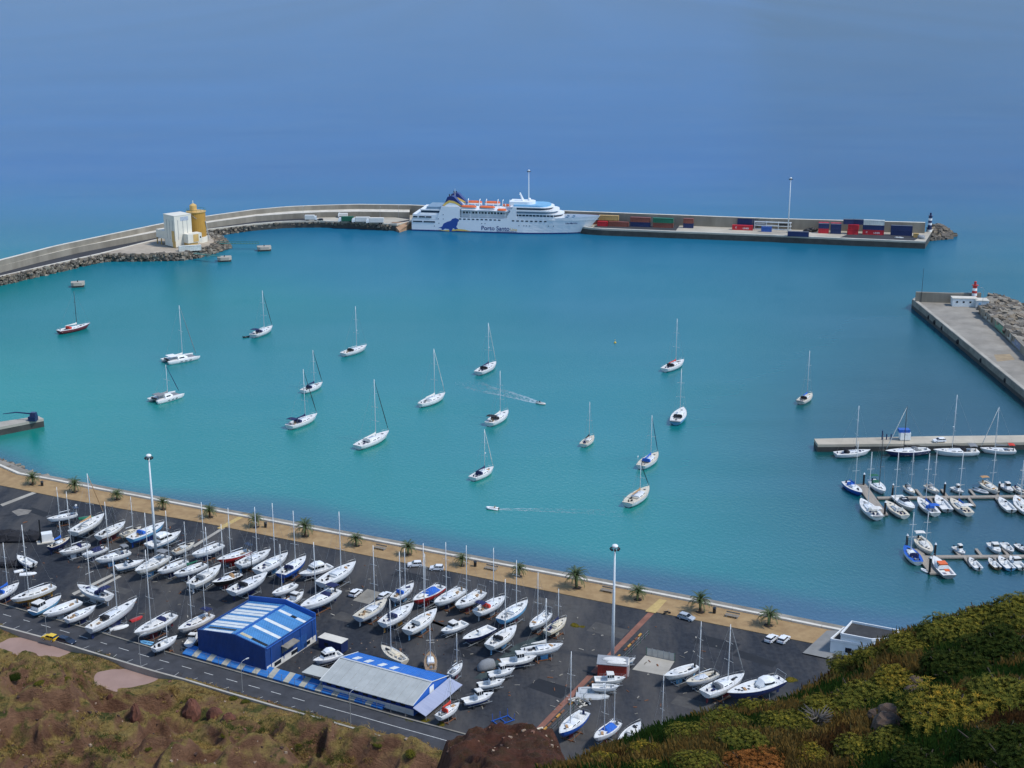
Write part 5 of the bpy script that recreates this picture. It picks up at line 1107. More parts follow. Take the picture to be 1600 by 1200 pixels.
    pm.build('stanchion', SHIPW, root)
    def lifeboat(x, y, L=9.4, z=15.0):
        o = MB(); rs = []
        for t, w_, h in ((-.5, .25, .6), (-.4, .75, .9), (-.15, 1, 1), (.2, 1, 1), (.4, .7, .9), (.5, .15, .6)):
            W_ = 1.55 * w_; rs.append([(x + t * L, y + W_, z), (x + t * L, y + W_ * .8, z + .8 * h), (x + t * L, y, z + 1.25 * h), (x + t * L, y - W_ * .8, z + .8 * h), (x + t * L, y - W_, z)])
        o.loft(rs); lb = o.build('lifeboat', LBO, root); h_ = MB(); h_.loft([[(p[0], p[1], z - .02) for p in (r[0], r[4])] + [(r[4][0], y + (r[4][1] - y) * .6, z - 1.0), (r[0][0], y + (r[0][1] - y) * .6, z - 1.0)] for r in rs]); h_.build('lifeboat_hull', SHIPW, lb)
        dv = MB()
        for t in (-.38, .38): dv.path([(x + t * L, y * .72, 13.2), (x + t * L, y * .75, 16.6), (x + t * L, y * .95, 17.4), (x + t * L, y * 1.0, 16.6)], .2, 5)
        dv.build('davit', SHIPW, lb)
    for x in (35, 46.2):
        for y in (-8.9, 8.9): lifeboat(x, y)
    lifeboat(55, -8.6, 5.5, 13.5); lifeboat(55, 8.6, 5.5, 13.5)
    # forward house: tiers with window bands
    mb = MB(); mb.loft([[(57.5, y, 8.6), (61.5, y, 15.4), (64, y, 15.4), (64, y, 8.6)] for y in (-9.72, 9.72)]); mb.build('side_fin', SHIPW, root)
    tier('house_tier', 59, 91.5, 9.0, 8.4, 10.4); tier('window_band', 59, 90.6, 8.8, 10.4, 11.5, GLS); tier('house_tier', 59, 91.5, 9.2, 11.5, 12.1); tier('window_band', 60, 87.0, 8.6, 12.1, 13.4, DK); tier('house_tier', 60, 88.5, 9.7, 13.4, 14.3)
    tier('bridge_windows', 61, 84.6, 8.9, 14.3, 15.5, GLS); tier('bridge_roof', 60, 85.4, 9.5, 15.5, 16.0); tier('top_house', 59, 74, 5.6, 16.0, 18.4); tier('top_deck_screen', 62, 83.5, 8.4, 16.0, 16.9, LBLUE)
    for x in np.arange(63, 88, 2.1):
        for s in (-1, 1): MB().box(float(x), s * 9.0, 11.0, .3, .35, 1.3).build('mullion', SHIPW, root)
    MB().path([(66.5, 0, 18.2), (64.5, 0, 23.2)], [.9, .35], 6).box(64.6, 0, 22.3, .5, 3.4, .25).build('radar_mast', SHIPW, root); MB().ell((70, 2, 19.0), .9, .9, .9).build('radar_dome', SHIPW, root, smooth=True)
    for x in np.arange(29.8, 55.6, 2.65):
        for s in (-1, 1): MB().box(float(x), s * (hbr(x, 8) + .0), 7.9, 1.5, .1, .75).build('window', GLS, root)
    for x in np.arange(62.0, 82.5, 2.75):
        for s in (-1, 1): MB().box(float(x), s * (hbr(x, 8) - .02), 7.7, 1.5, .14, .75, rz=s * -.02).build('window', GLS, root)
    for x, z in ((16.5, 7.6), (19.5, 10.2), (16.8, 5.0), (19.5, 7.6), (14, 3.2), (65.5, 4.9), (68.5, 4.9), (70, 4.9), (72, 4.9), (83, 4.9), (86, 4.9), (43, 5.6), (45, 5.6)):
        MB().box(x, -hbr(x, z) + .01, z, .5, .12, .45).build('porthole', GLS, root)
    fo = MB()
    for x in (90, 93.5, 97): fo.box(x, -2.5, 9.6, 1.4, 1.6, 1.0); fo.box(x, 2.5, 9.6, 1.4, 1.6, 1.0)
    fo.build('winch', DK, root)
    # emblem and lettering follow the near side
    def on_side(me, x0, z0, sx=1.0, off=.07):
        for v in me.vertices:
            x, z = x0 + v.co.x * sx, z0 + v.co.y; v.co = (x - max(0, (x - 88) / 24) ** 1.6 * (1 - z / 9.5) * 8.0 * 0, -hbr(x, z) - off - v.co.z, z)
        return me
    Z = lambda X, Y: ((X - 108) / 12.1, (465 + 45 * (X - 108) / 1262 - Y) / 11.9)
    def emblem(name, pts, m, off):
        q = [Z(*p) for p in pts]; MB().add([(x, -9.8 - off, z) for x, z in q], [tuple(range(len(q)))]).build(name, m, root)
    emblem('seal_emblem', [(306, 446), (335, 437), (345, 416), (375, 402), (398, 396), (411, 382), (434, 376), (455, 384), (463, 397), (451, 406), (448, 425), (440, 440), (453, 455), (432, 459), (420, 449), (412, 455), (402, 476), (389, 472), (386, 456), (355, 452), (340, 463), (328, 456), (331, 449)], SEALB, .06)
    emblem('yellow_wave', [(300, 458), (345, 464), (400, 460), (450, 455), (500, 460), (555, 474), (500, 471), (440, 468), (380, 472), (330, 466)], SYEL, .04)
    me = text_mesh('Porto Santo', 3.6, 0, .06); w_ = max(v.co.x for v in me.vertices); mesh_obj('lettering', on_side(me, 42.6, 1.7, 17.2 / w_), SNAVY, root)
    me = text_mesh('Line', 2.2, 0, .03); w_ = max(v.co.x for v in me.vertices); mesh_obj('lettering', on_side(me, 60.2, 1.7, 4.2 / w_), SYEL, root)
    me = text_mesh('www.portosantoline.pt', 1.0, 0, .01); w_ = max(v.co.x for v in me.vertices); mesh_obj('lettering', on_side(me, 52.0, .9, 12.2 / w_), SNAVY, root)
    me = text_mesh('Lobo Marinho', 1.3, 0, .02); w_ = max(v.co.x for v in me.vertices); mesh_obj('lettering', on_side(me, 93.0, 6.2, 7.0 / w_, .12), SNAVY, root)
build_ferry()

# ================================================================== CONTAINERS AND QUAY THINGS
CC = dict(maroon=(.16, .035, .035), tan=(.55, .36, .13), red=(.55, .02, .035), brown=(.24, .07, .05), navy=(.015, .03, .11), green=(.015, .16, .09), white=(.62, .64, .60), blue=(.03, .11, .40), grey=(.07, .07, .075))
QD = (P(1200, 367.5, 4) - P(1000, 360, 4)).normalized(); QA = math.atan2(QD.y, QD.x)
def container(px, py, L, c, label, lev=0, rz=0.0, text=None, group='shipping containers on the outer quay', tilt=0.0, z=4.0, H=2.85):
    m = mat('container_' + c, CC[c], .5, .25, .3, dirt=.3); p = P(px, py, z); zz = z + .02 + lev * (H + .02)
    o = empty('shipping_container', (p.x, p.y, zz), QA + rz, label, 'container', group)
    mb = MB(); nr = int(L / .55); 
    pts = []
    for i in range(nr + 1): x = -L / 2 + .08 + (L - .16) * i / nr; pts += [(x, -1.2 + (.0 if i % 2 else .05))]
    poly = pts + [(L / 2 - .08, 1.2), (-L / 2 + .08, 1.2)]
    mb.prism(poly, .12, H - .1); mb.build('body', m, o)
    fr = MB()
    for x in (-L / 2 + .07, L / 2 - .07):
        for y in (-1.2, 1.2): fr.box(x, y, H / 2, .16, .16, H)
    for y in (-1.2, 1.2): fr.box(0, y, H - .06, L, .13, .14); fr.box(0, y, .07, L, .13, .14)
    fr.build('frame', m, o); MB().box(0, 0, H - .03, L - .1, 2.36, .05).build('roof', m if c != 'navy' else mat('container_roof', (.12, .13, .15), .6, .3, .5), o)
    for s in (-1, 1): MB().box(L / 2 + .012, s * .58, H / 2, .03, 1.1, H - .35).build('door', m, o)
    if text:
        me = text_mesh(text, 1.25, 0, .03); w_ = max(v.co.x for v in me.vertices)
        for v in me.vertices: v.co = (L * .02 + v.co.x * 3.6 / w_, -1.275, .75 + v.co.y)
        mesh_obj('lettering', me, WHITE, o)
        e = MB(); e.add([(-L * .30 + .5 * math.cos(q), -1.27, 1.5 + .5 * math.sin(q)) for q in np.linspace(.6, 5.6, 14)] + [(-L * .30 + .32 * math.cos(q), -1.27, 1.5 + .32 * math.sin(q)) for q in np.linspace(5.6, .6, 14)], [tuple(range(28))]); e.build('logo', WHITE, o)
    return o
T40, T20 = 12.2, 6.1
container(919, 350, T40, 'brown', 'brown container hidden under the maroon one by the ferry bow'); container(919, 350, T40, 'maroon', 'long maroon container on top of the row next to the ferry bow', 1)
container(951, 351, T40, 'brown', 'brown container under the tan one near the ferry bow'); container(951, 351, T40, 'tan', 'long tan container on top of the row near the ferry bow', 1)
container(941.5, 353, T20, 'red', 'short bright red container standing closest to the ferry bow', group='shipping containers on the outer quay')
container(966.5, 353.6, T40, 'brown', 'long brown container in front of the tan one')
container(1000.5, 354, T40, 'navy', 'long navy container under a brown one, beside the green container'); container(1000.5, 354, T40, 'brown', 'long brown container stacked on a navy one', 1)
container(1036, 355.3, T40, 'brown', 'long red-brown container under the green one'); container(1036, 355.3, T40, 'green', 'long green container on top of a red-brown one', 1)
container(1075.5, 356, T20, 'navy', 'short navy container under a red-brown one, standing alone'); container(1075.5, 356, T20, 'brown', 'short red-brown container on top of a navy one, standing alone', 1)
container(1168, 356, T40, 'navy', 'long navy container behind the red lettered container'); container(1168, 356, T40, 'navy', 'upper long navy container behind the red lettered container', 1)
container(1160, 359.2, T40, 'red', 'red container with white lettering standing alone mid quay', text='LINES')
container(1197.5, 361.8, T20, 'blue', 'short bright blue container beside the white racks')
container(1247, 369.3, T40, 'navy', 'long navy container at the quay edge under the light mast')
container(1286.5, 364.2, T20, 'red', 'short red container under a navy one, first of the eastern stacks'); container(1286.5, 364.2, T20, 'navy', 'short navy container on a red one in the eastern stacks', 1)
container(1305.5, 365, T20, 'navy', 'short navy container with two-high neighbour, left of the tall stacks'); container(1305.5, 365, T20, 'navy', 'upper short navy container left of the tall stacks', 1)
container(1286.5, 362.4, T20, 'red', 'short red container behind the first eastern stack', 1); container(1305.5, 363.2, T20, 'red', 'short red container behind the second eastern stack', 1)
container(1332, 366, T20, 'red', 'lower crumpled red container at the foot of the tall stacks', rz=.12); container(1333, 366, T20, 'red', 'tilted red container on another red one at the tall stacks', 1, rz=-.16)
container(1325, 365, T20, 'navy', 'first short navy container on top of the tall stacks', 2, rz=.05); container(1340, 365.4, T20, 'navy', 'second short navy container on top of the tall stacks', 2, rz=-.1)
container(1364, 366.4, T40, 'red', 'red lettered container at the bottom of the three-high stack', text='LINES'); container(1364, 366.4, T40, 'navy', 'navy container in the middle of the three-high stack', 1); container(1364, 366.4, T40, 'white', 'white container on top of the three-high stack', 2)
container(1408, 367.6, T40, 'navy', 'lower navy container of the easternmost stack', H=2.9); container(1408, 367.6, T40, 'navy', 'upper navy container of the easternmost stack', 1, H=2.9)
container(1431, 370.5, 3.0, 'tan', 'small tan box by the end of the quay', H=2.2)
# white racks, dark scrap
p = P(1208, 359, 4); o = empty('storage_rack', (p.x, p.y, 4), QA, 'white steel storage rack on the quay beside the light mast', 'rack')
for i in range(4): 
    mb = MB(); x = -11 + i * 7.0
    for y in (-1, 1): mb.box(x, y, 2.4, .3, .3, 4.8)
    mb.box(x, 0, 4.7, .3, 2, .3); mb.build('upright', WHITE, o)
for z in (.3, 2.5, 4.6): MB().box(0, -1, z, 21.5, .25, .35).box(0, 1, z, 21.5, .25, .35).build('beam', WHITE, o)
for x in (-7.5, 6.5): MB().box(x, 0, 3.2, 6, 1.8, 1.0).build('crate', BLACK if x > 0 else GREY, o)
def lump(name, px, py, rx, ry, rz_, m, label, cat, z=4.0, n=9):
    p = P(px, py, z); mb = MB()
    for k in range(n): mb.ell((random.uniform(-.6, .6) * rx, random.uniform(-.6, .6) * ry, rz_ * random.uniform(.1, .5)), rx * random.uniform(.3, .55), ry * random.uniform(.35, .6), rz_ * random.uniform(.35, .65), 9, 6, 0, .22)
    return tag(mb.build(name, m, loc=(p.x, p.y, z)), label, cat)
lump('scrap_heap', 1268, 362, 5, 2, 2.2, BLACK, 'dark scrap heap behind the quay-edge navy container', 'scrap')
lump('rubber_fenders', 1441, 373, 3, 2.4, 2.4, GREY, 'grey heap of fenders at the quay corner', 'fenders')
lump('wreck', 1405, 372, 2.6, 1.2, .8, LGREY, 'pale wrecked small boat lying on the dark quay end', 'wreck', n=5)

def lighthouse(px, py, z, h, r, bands, label):
    p = P(px, py, z); o = empty('lighthouse', (p.x, p.y, z), 0, label, 'lighthouse'); n = len(bands)
    for i, m in enumerate(bands): MB().tube((0, 0, h * i / n), (0, 0, h * (i + 1) / n), r * (1 - .25 * i / n), r * (1 - .25 * (i + 1) / n), 14).build('band', m, o, smooth=False)
    MB().tube((0, 0, h), (0, 0, h + .25), r * 1.15, r * 1.15, 14).build('gallery', bands[-1], o); MB().tube((0, 0, h + .25), (0, 0, h + 1.5), r * .45, r * .4, 10).ell((0, 0, h + 1.5), r * .5, r * .5, .5).build('lantern', bands[-1], o)
lighthouse(1452, 362, 4, 9.5, 1.35, [WHITE, NAVY, NAVY, WHITE, NAVY, WHITE, NAVY], 'dark blue and white banded light tower at the breakwater head')
lighthouse(1521, 474, 4, 8.6, 1.35, [RED, WHITE, RED, WHITE, RED, WHITE, RED], 'red and white banded light tower on the inner mole')
# mole head hut
p = P(1488, 479, 4); q = P(1530, 480, 4); o = empty('harbour_hut', (p.x, p.y, 4), math.atan2(q.y - p.y, q.x - p.x), 'low white hut with pale blue tint at the end of the inner mole', 'hut')
HW = mat('hut_white', (.66, .71, .72), .7, .15, .4, dirt=.2)
MB().box(5.5, 2.5, 1.9, 11, 4.6, 3.8).build('wall', HW, o); MB().box(13, .9, 1.7, 5.6, 5.8, 3.4).build('wall', HW, o); MB().box(5.5, 2.5, 3.9, 11.4, 5, .2).build('roof', CONCW, o); MB().box(13, .9, 3.5, 6, 6.2, .2).build('roof', CONCW, o)
for x in (2, 5, 8): MB().box(x, .18, 2.2, .9, .1, .8).build('window', WINDOW, o)
MB().box(11.8, -2.03, 1.3, 1.0, .08, 2.1).build('door', LBLUE, o)
def light_mast(px, py, ytop, label, z=Z_YARD, heads=8, r=.42):
    p = P(px, py, z); h = height_at(p.x, p.y, ytop) - z; o = empty('light_mast', (p.x, p.y, z), 0, label, 'light mast', 'tall light masts around the harbour')
    MB().path([(0, 0, 0), (0, 0, h * .5), (0, 0, h - .8)], [r, r * .75, r * .42], 10).build('pole', mat('mast_paint', (.66, .70, .72), .5, .08, .5), o, smooth=True)
    MB().box(0, 0, .15, 1.6, 1.6, .3).build('plinth', CONC, o)
    rg = MB(); rg.path([(.8 * math.cos(q), .8 * math.sin(q), h - 1.1) for q in np.linspace(0, 2 * PI, 17)], .09, 5); rg.build('ring', STEEL, o)
    for i in range(heads):
        q = 2 * PI * i / heads; MB().box(.95 * math.cos(q), .95 * math.sin(q), h - 1.15, .4, .42, .38, rz=q, ry=.5).build('lamp', BLACK, o)
    MB().ell((0, 0, h - .5), .72, .72, .45, 12, 7).build('cap', WHITE, o, smooth=True)
light_mast(957, 1030, 850, 'tall white light mast rising beside the red shed in the yard')
light_mast(244.5, 872, 709, 'tall white light mast among the yachts at the western yard')
light_mast(826, 349, 265, 'tall light mast rising behind the ferry wheelhouse', z=4)
light_mast(1231, 363.5, 277, 'tall light mast on the quay among the containers', z=4)
def street_lamp(px, py, ytop, dx, label, z=3.5, arm=1.4):
    p = P(px, py, z); h = height_at(p.x, p.y, ytop) - z; o = empty('street_lamp', (p.x, p.y, z), dx, label, 'street lamp', 'street lamps along the road')
    MB().path([(0, 0, 0), (0, 0, h - .5)], [.10, .06], 7).build('pole', STEEL, o); MB().path([(0, 0, h - .5), (.4 * arm, 0, h - .1), (arm, 0, h)], .05, 5).build('arm', STEEL, o); MB().box(arm + .3, 0, h, .75, .3, .14).build('lamp_head', LGREY, o)
street_lamp(73, 989, 962, .8, 'street lamp standing behind the yellow car'); street_lamp(220, 1042, 993, .8, 'street lamp opposite the slender racing yacht'); street_lamp(379, 1082, 1033, .8, 'street lamp in front of the blue warehouse'); street_lamp(548, 1135, 1080, .8, 'street lamp in front of the long shed')
for i, (x, y, t) in enumerate(((474, 342, 323), (594, 343, 324), (623, 340, 322))): street_lamp(x, y, t, 1.5, ['slim lamp post beside the white truck on the breakwater', 'slim lamp post behind the white trailers', 'slim lamp post at the ferry ramp'][i], 4.0)
street_lamp(1533, 497, 450, 2.5, 'dark lamp post at the bend of the inner mole wall', 4.0, .9)
p = P(1439, 472, 4); tag(MB().path([(0, 0, 0), (0, 0, 16)], [.14, .06], 6).build('flagpole', SPARD, loc=(p.x, p.y, 4)), 'thin dark pole at the corner of the inner mole', 'pole')
# vehicles on the breakwater
def truck(px, py, L, rz, cab, box, label, h=2.7, z=4.01):
    p = P(px, py, z); o = empty('truck', (p.x, p.y, z), rz, label, 'truck', 'trucks and trailers on the breakwater')
    MB().box(-.1 * L, 0, 1.0 + h / 2, .78 * L, 2.5, h).build('cargo_box', box, o)
    c = MB(); c.loft([[(.31 * L, 1.2, .7), (.5 * L, 1.2, .7), (.5 * L, -1.2, .7), (.31 * L, -1.2, .7)], [(.31 * L, 1.2, 2.0), (.5 * L, 1.2, 2.0), (.5 * L, -1.2, 2.0), (.31 * L, -1.2, 2.0)], [(.31 * L, 1.1, 3.0), (.46 * L, 1.1, 3.0), (.46 * L, -1.1, 3.0), (.31 * L, -1.1, 3.0)]]); co = c.build('cab', cab, o); MB().box(.487 * L, 0, 2.4, .06, 2.0, .7, ry=-.2).build('windscreen', WINDOW, co)
    MB().box(0, 0, .8, L * .95, 1.0, .3).build('chassis', BLACK, o)
    for x in (-.36, -.26, .36):
        for s in (-1, 1): MB().tube((x * L, s * 1.2, .5), (x * L, s * .85, .5), .5, n=10).build('wheel', RUBBER, o)
truck(486, 345, 7.5, 0, WHITE, C_WHITE, 'white box truck on the breakwater near the dark car', 2.6); truck(541, 347.5, 9.5, PI, WHITE, C_GREEN, 'truck with dark green cover beside the white trailers')
truck(564, 348.3, 11.0, PI, WHITE, C_WHITE, 'middle white trailer behind the green-covered truck'); truck(586, 349.6, 11.0, PI, WHITE, C_WHITE, 'white trailer nearest to the ferry ramp'); truck(536, 340, 6, PI, WHITE, C_WHITE, 'small white truck against the breakwater wall', 1.8)

# ================================================================== CARS
def car(nose, tail, c, label, z=Z_YARD, style='hatch'):
    a, b = P(*nose, z + .6), P(*tail, z + .6); d = a - b; L = min(max(d.length, 3.7), 4.7); rz = math.atan2(d.y, d.x); m_ = (a + b) / 2
    o = empty('parked_car', (m_.x, m_.y, z + .004), rz, label, 'car', 'cars parked in and around the yard')
    pm = mat('car_' + c, dict(white=(.78, .79, .80), silver=(.42, .46, .50), yellow=(.78, .52, .03), navy=(.015, .025, .05), green=(.12, .62, .06), black=(.02, .02, .022))[c], .25, .05, 1, spec=.6)
    W_ = .88; mb = MB(); prof = [(-.5, .35), (-.5, .75), (-.48, .95), (.18, .98), (.46, .80), (.5, .6), (.5, .35)]
    rs = [[(x * L, y, z_) for x, z_ in prof] for y in (-W_, W_)]; mb.loft(rs); bo = mb.build('body', pm, o)
    e = -.47 if style == 'hatch' else -.36
    g = MB(); g.loft([[(e * L, W_ * .97, .94), (.22 * L, W_ * .97, .94), (.22 * L, -W_ * .97, .94), (e * L, -W_ * .97, .94)], [((e + .07) * L, W_ * .8, 1.40), (.06 * L, W_ * .8, 1.40), (.06 * L, -W_ * .8, 1.40), ((e + .07) * L, -W_ * .8, 1.40)]]); g.build('windows', WINDOW, o)
    MB().loft([[((e + .065) * L, W_ * .82, 1.39), (.065 * L, W_ * .82, 1.39), (.065 * L, -W_ * .82, 1.39), ((e + .065) * L, -W_ * .82, 1.39)], [((e + .09) * L, W_ * .72, 1.47), (.03 * L, W_ * .72, 1.47), (.03 * L, -W_ * .72, 1.47), ((e + .09) * L, -W_ * .72, 1.47)]]).build('roof', pm, o)
    for s in (-1, 1):
        for q in (-.16, .215): MB().path([(q * L if q < 0 else .215 * L, s * W_ * .975, .94), (-.16 * L if q < 0 else .06 * L, s * W_ * .82, 1.4)], .035, 4).build('pillar', pm, o)
        for x in (-.31, .31): 
            wv = MB(); wv.tube((x * L, s * W_ * .86, .32), (x * L, s * (W_ + .02), .32), .32, n=12); wo_ = wv.build('wheel', RUBBER, o); MB().tube((x * L, s * (W_ + .02), .32), (x * L, s * (W_ + .035), .32), .19, n=10).build('rim', ALU, wo_)
        MB().box(.49 * L, s * .62, .68, .06, .34, .14).build('headlight', LGREY, o); MB().box(-.498 * L, s * .68, .78, .05, .24, .16).build('tail_light', RED, o)
        MB().box(.17 * L, s * (W_ + .09), 1.0, .12, .16, .12).build('mirror', pm, o)
car((636.5, 882), (660, 881), 'white', 'white estate car parked by the promenade kerb, nearer the small palms'); car((672.5, 887), (692, 887.5), 'white', 'white hatchback parked behind the red-hulled yacht with blue tarpaulin')
car((1084, 967.5), (1061, 960.5), 'silver', 'silver hatchback parked at the promenade kerb below a palm'); car((1212, 992.5), (1199, 1002), 'white', 'white car of the pair near the end of the promenade, farther from the white building'); car((1230, 993.5), (1219, 1003.5), 'white', 'white car of the pair near the end of the promenade, closer to the white building')
car((562, 921), (549, 931), 'white', 'white car parked among the yachts beside the concrete pad'); car((609, 925.5), (594, 935.5), 'white', 'white van-like car half hidden behind a yacht bow', style='hatch')
car((68, 993.5), (88, 998.5), 'yellow', 'small bright yellow car parked on the road', z=3.505); car((116, 1004.5), (91, 998), 'navy', 'dark blue car parked bumper to bumper with the yellow one', z=3.505)
car((1458, 688.5), (1477, 687.5), 'white', 'white car standing on the marina quay', z=2.605); car((494, 343.5), (505, 343.5), 'black', 'black car beside the white truck on the breakwater', z=4.01); car((318.5, 351), (328.5, 350), 'green', 'bright green car on the breakwater road beside the silo', z=4.01, style='hatch'); car((431, 340), (443, 339.5), 'black', 'black vehicle parked against the breakwater wall', z=4.01); car((1527, 481), (1538, 481), 'navy', 'dark car beside the white hut on the mole', z=4.01)

# ================================================================== CEMENT PLANT ON THE BREAKWATER
def build_plant():
    g = P(275, 388, 4); o = empty('silo_plant', (g.x, g.y, 4), math.radians(45), 'white clad tower with ochre silo standing on the breakwater apron', 'plant')
    CL = mat('white_cladding', (.72, .68, .58), .6, .06, .3, dirt=.2); OC = mat('ochre_paint', (.46, .25, .045), .6, .15, .2, dirt=.15); OCL = mat('pale_ochre', (.62, .40, .14), .6, .2, .5)
    # local +x runs away to the right, +y away to the left
    MB().box(5.6, 5.6, 9.2, 11, 11, 17.6).build('tower', CL, o); MB().box(5.6, 5.6, 18.05, 11.3, 11.3, .25).build('tower_roof', CL, o)
    ln = MB()
    for k in (2.2, 5.4, 8.2): ln.box(.08, k, 10, .1, .25, 11); ln.box(k, .08, 10, .25, .1, 11)
    ln.build('downpipe', GREY, o); MB().box(6.5, .07, 16, 5, .08, 2.2).build('sign_panel', mat('sign_grey', (.42, .47, .55), .6, .3, 1.2), o)
    MB().box(.06, 2.2, 6.2, .1, 2.8, 6.5).box(.06, 1.5, 1.9, .12, 3, 3.8).build('ochre_panel', OCL, o)
    MB().box(4.4, 16.0, 6.0, 8, 9.5, 4.6).build('side_block', CL, o)
    pm = MB()
    for x in (.7, 8): 
        for y in (11.8, 16, 20.4): pm.box(x, y, 1.9, .5, .5, 3.8)
    pm.build('post', OCL, o); MB().box(8.3, 16, 1.9, .3, 9, 3.8).build('back_wall', BLACK, o)  # black sheet put in as the shade under the raised block
    MB().box(9.6, -2.4, 5.2, 9.0, 5.0, 5.0).build('front_block', CL, o); MB().box(10.2, -4.95, 5.2, 3.4, .12, 4.2).build('ochre_panel', OCL, o); MB().box(13.2, -4.95, 5.4, .8, .1, .9).build('window', WINDOW, o)
    MB().box(8.6, -2.2, 1.3, 6, 4.4, 2.6).build('undercroft', OCL, o)
    c = P(307, 379, 4) - g; ca, sa = math.cos(-PI / 4), math.sin(-PI / 4); cx, cy = c.x * ca - c.y * sa, c.x * sa + c.y * ca
    cx += 2.4; cy += 2.4
    si = MB(); si.tube((cx, cy, 0), (cx, cy, 17.2), 5.2, n=28); si.build('silo', OC, o, smooth=False); MB().tube((cx, cy, 17.2), (cx, cy, 17.6), 5.6, n=28).build('silo_rim', OCL, o)
    MB().tube((cx - 1, cy + 1, 17.6), (cx - 1, cy + 1, 21), 2.0, n=14).tube((cx - 1, cy + 1, 21), (cx - 1, cy + 1, 22), 2.0, .4, 14).build('silo_head', OCL, o); MB().tube((cx - 1, cy + 1, 22), (cx - 1, cy + 1, 23.6), .2, n=6).build('vent', WHITE, o)
    rl = MB(); rl.path([(cx + 5.4 * math.cos(q), cy + 5.4 * math.sin(q), 18.8) for q in np.linspace(0, 2 * PI, 21)], .08, 4)
    for q in np.linspace(0, 2 * PI, 13): rl.tube((cx + 5.4 * math.cos(q), cy + 5.4 * math.sin(q), 17.5), (cx + 5.4 * math.cos(q), cy + 5.4 * math.sin(q), 18.8), .06, n=4)
    rl.build('railing', GREEN, o); MB().path([(cx + 5.25 * math.cos(q), cy + 5.25 * math.sin(q), 17 - k * .28) for k, q in enumerate(np.linspace(-2.9, -2.1, 12))], .12, 4).build('stair', GREY, o)
    MB().tube((cx, cy, -.02), (cx, cy, 3.2), 5.6, n=28).build('silo_skirt', CL, o)
    pp = MB(); a_ = P(327, 376, 4) - g; pp.tube((cx + 3, cy - 4.6, 12), (a_.x * ca - a_.y * sa, a_.x * sa + a_.y * ca, .6), .3, n=6); pp.build('chute', LGREY, o)
build_plant()
container(297, 391.5, T40, 'white', 'white box container at the foot of the cement silo', rz=.55, group='boxes around the silo', z=4.02)
def dolphin(px, py, w_, label):
    p = P(px, py, 0); o = empty('mooring_dolphin', (p.x, p.y, 0), .25, label, 'mooring block', 'concrete mooring blocks in the water')
    MB().prism([(w_ * a, w_ * .75 * b) for a, b in ((-.5, -.35), (-.3, -.5), (.3, -.5), (.5, -.2), (.5, .5), (-.5, .5))], .9, 2.5).build('cap', CONC, o); MB().box(0, 0, -.3, w_ * .9, w_ * .65, 2.6).build('base', WETC, o); MB().tube((0, 0, 2.5), (0, 0, 3.3), .25, n=8).build('bollard', BLACK, o)
dolphin(122, 448, 6.6, 'lone concrete mooring block in open water west of the anchored yachts'); dolphin(351, 408, 7.6, 'concrete mooring block just off the silo point'); dolphin(413, 391.5, 7.8, 'concrete mooring block at the far end of the green footbridge')
a, b = P(340, 380, 3.4), P(404, 380.5, 3.4); d = b - a; o = empty('footbridge', (a.x, a.y, 0), math.atan2(d.y, d.x), 'narrow green footbridge leading to a mooring block', 'bridge'); L_ = d.length
GB = mat('bridge_green', (.06, .20, .17), .6, .2, 1)
MB().box(L_ / 2, 0, 3.3, L_, 1.4, .25).build('deck', GB, o); rl = MB()
for s in (-1, 1):
    rl.box(L_ / 2, s * .7, 4.4, L_, .09, .12)
    for k in range(15): rl.box(L_ * k / 14, s * .7, 3.9, .12, .08, 1.1)
rl.build('railing', GB, o)
a, b = P(303, 396, 3.6), P(344, 402, 3.2); d = b - a; o = empty('footbridge', (a.x, a.y, 0), math.atan2(d.y, d.x), 'short pale green gangway over the rocks to the nearer mooring block', 'bridge'); MB().box(d.length / 2, 0, 3.6, d.length, 1.3, .25).build('deck', GB, o); MB().box(d.length / 2, -.65, 4.3, d.length, .08, .1).box(d.length / 2, .65, 4.3, d.length, .08, .1).build('railing', GB, o)
# crane on the jetty and blue work boat hoist on the marina quay
p = P(52, 657, 3); o = empty('harbour_crane', (p.x, p.y, 3), math.radians(172), 'dark blue crane with long low boom on the jetty', 'crane'); MB().box(0, 0, .8, 2.6, 2.4, 1.6).build('base', NAVY, o); MB().box(-.3, 0, 2.2, 2.2, 1.8, 1.6, taper=.8).build('cabin', NAVY, o); MB().path([(.5, 0, 2.4), (6, 0, 2.7), (11, 0, 1.9)], [.3, .22, .12], 5).build('boom', NAVY, o)
p = P(1413, 687, 2.6); o = empty('boat_hoist', (p.x, p.y, 2.6), 0, 'blue and white boat hoist standing on the marina quay', 'hoist'); MB().box(0, 0, 1.5, 3.4, 2.6, 2.6).build('cabin', WHITE, o); MB().box(-.4, 0, 3.3, 3.6, 2.4, 1.0).build('top', BLUE, o)
for x in (-6, -4.5, -3): MB().tube((x - 1.5, 0, 0), (x - 1.5, 0, 3.2 if x < -5 else 2.0), .2, n=6).build('post', NAVY, o)
# tyre fenders on mole faces
for i, (x, y) in enumerate(((1453, 492), (1462, 500), (1474, 509), (1498, 530), (1535, 559), (1573, 590))):
    q = P(x, y, 3.2); tag(MB().ell((0, 0, 0), .9, .9, 1.1, 9, 6).build('fender', RUBBER, loc=(q.x - .4, q.y - .4, 2.2)), ('first', 'second', 'third', 'fourth', 'fifth', 'sixth')[i] + ' black rubber fender along the inner mole, counted from its tip', 'fender', 'black fenders on the inner mole')
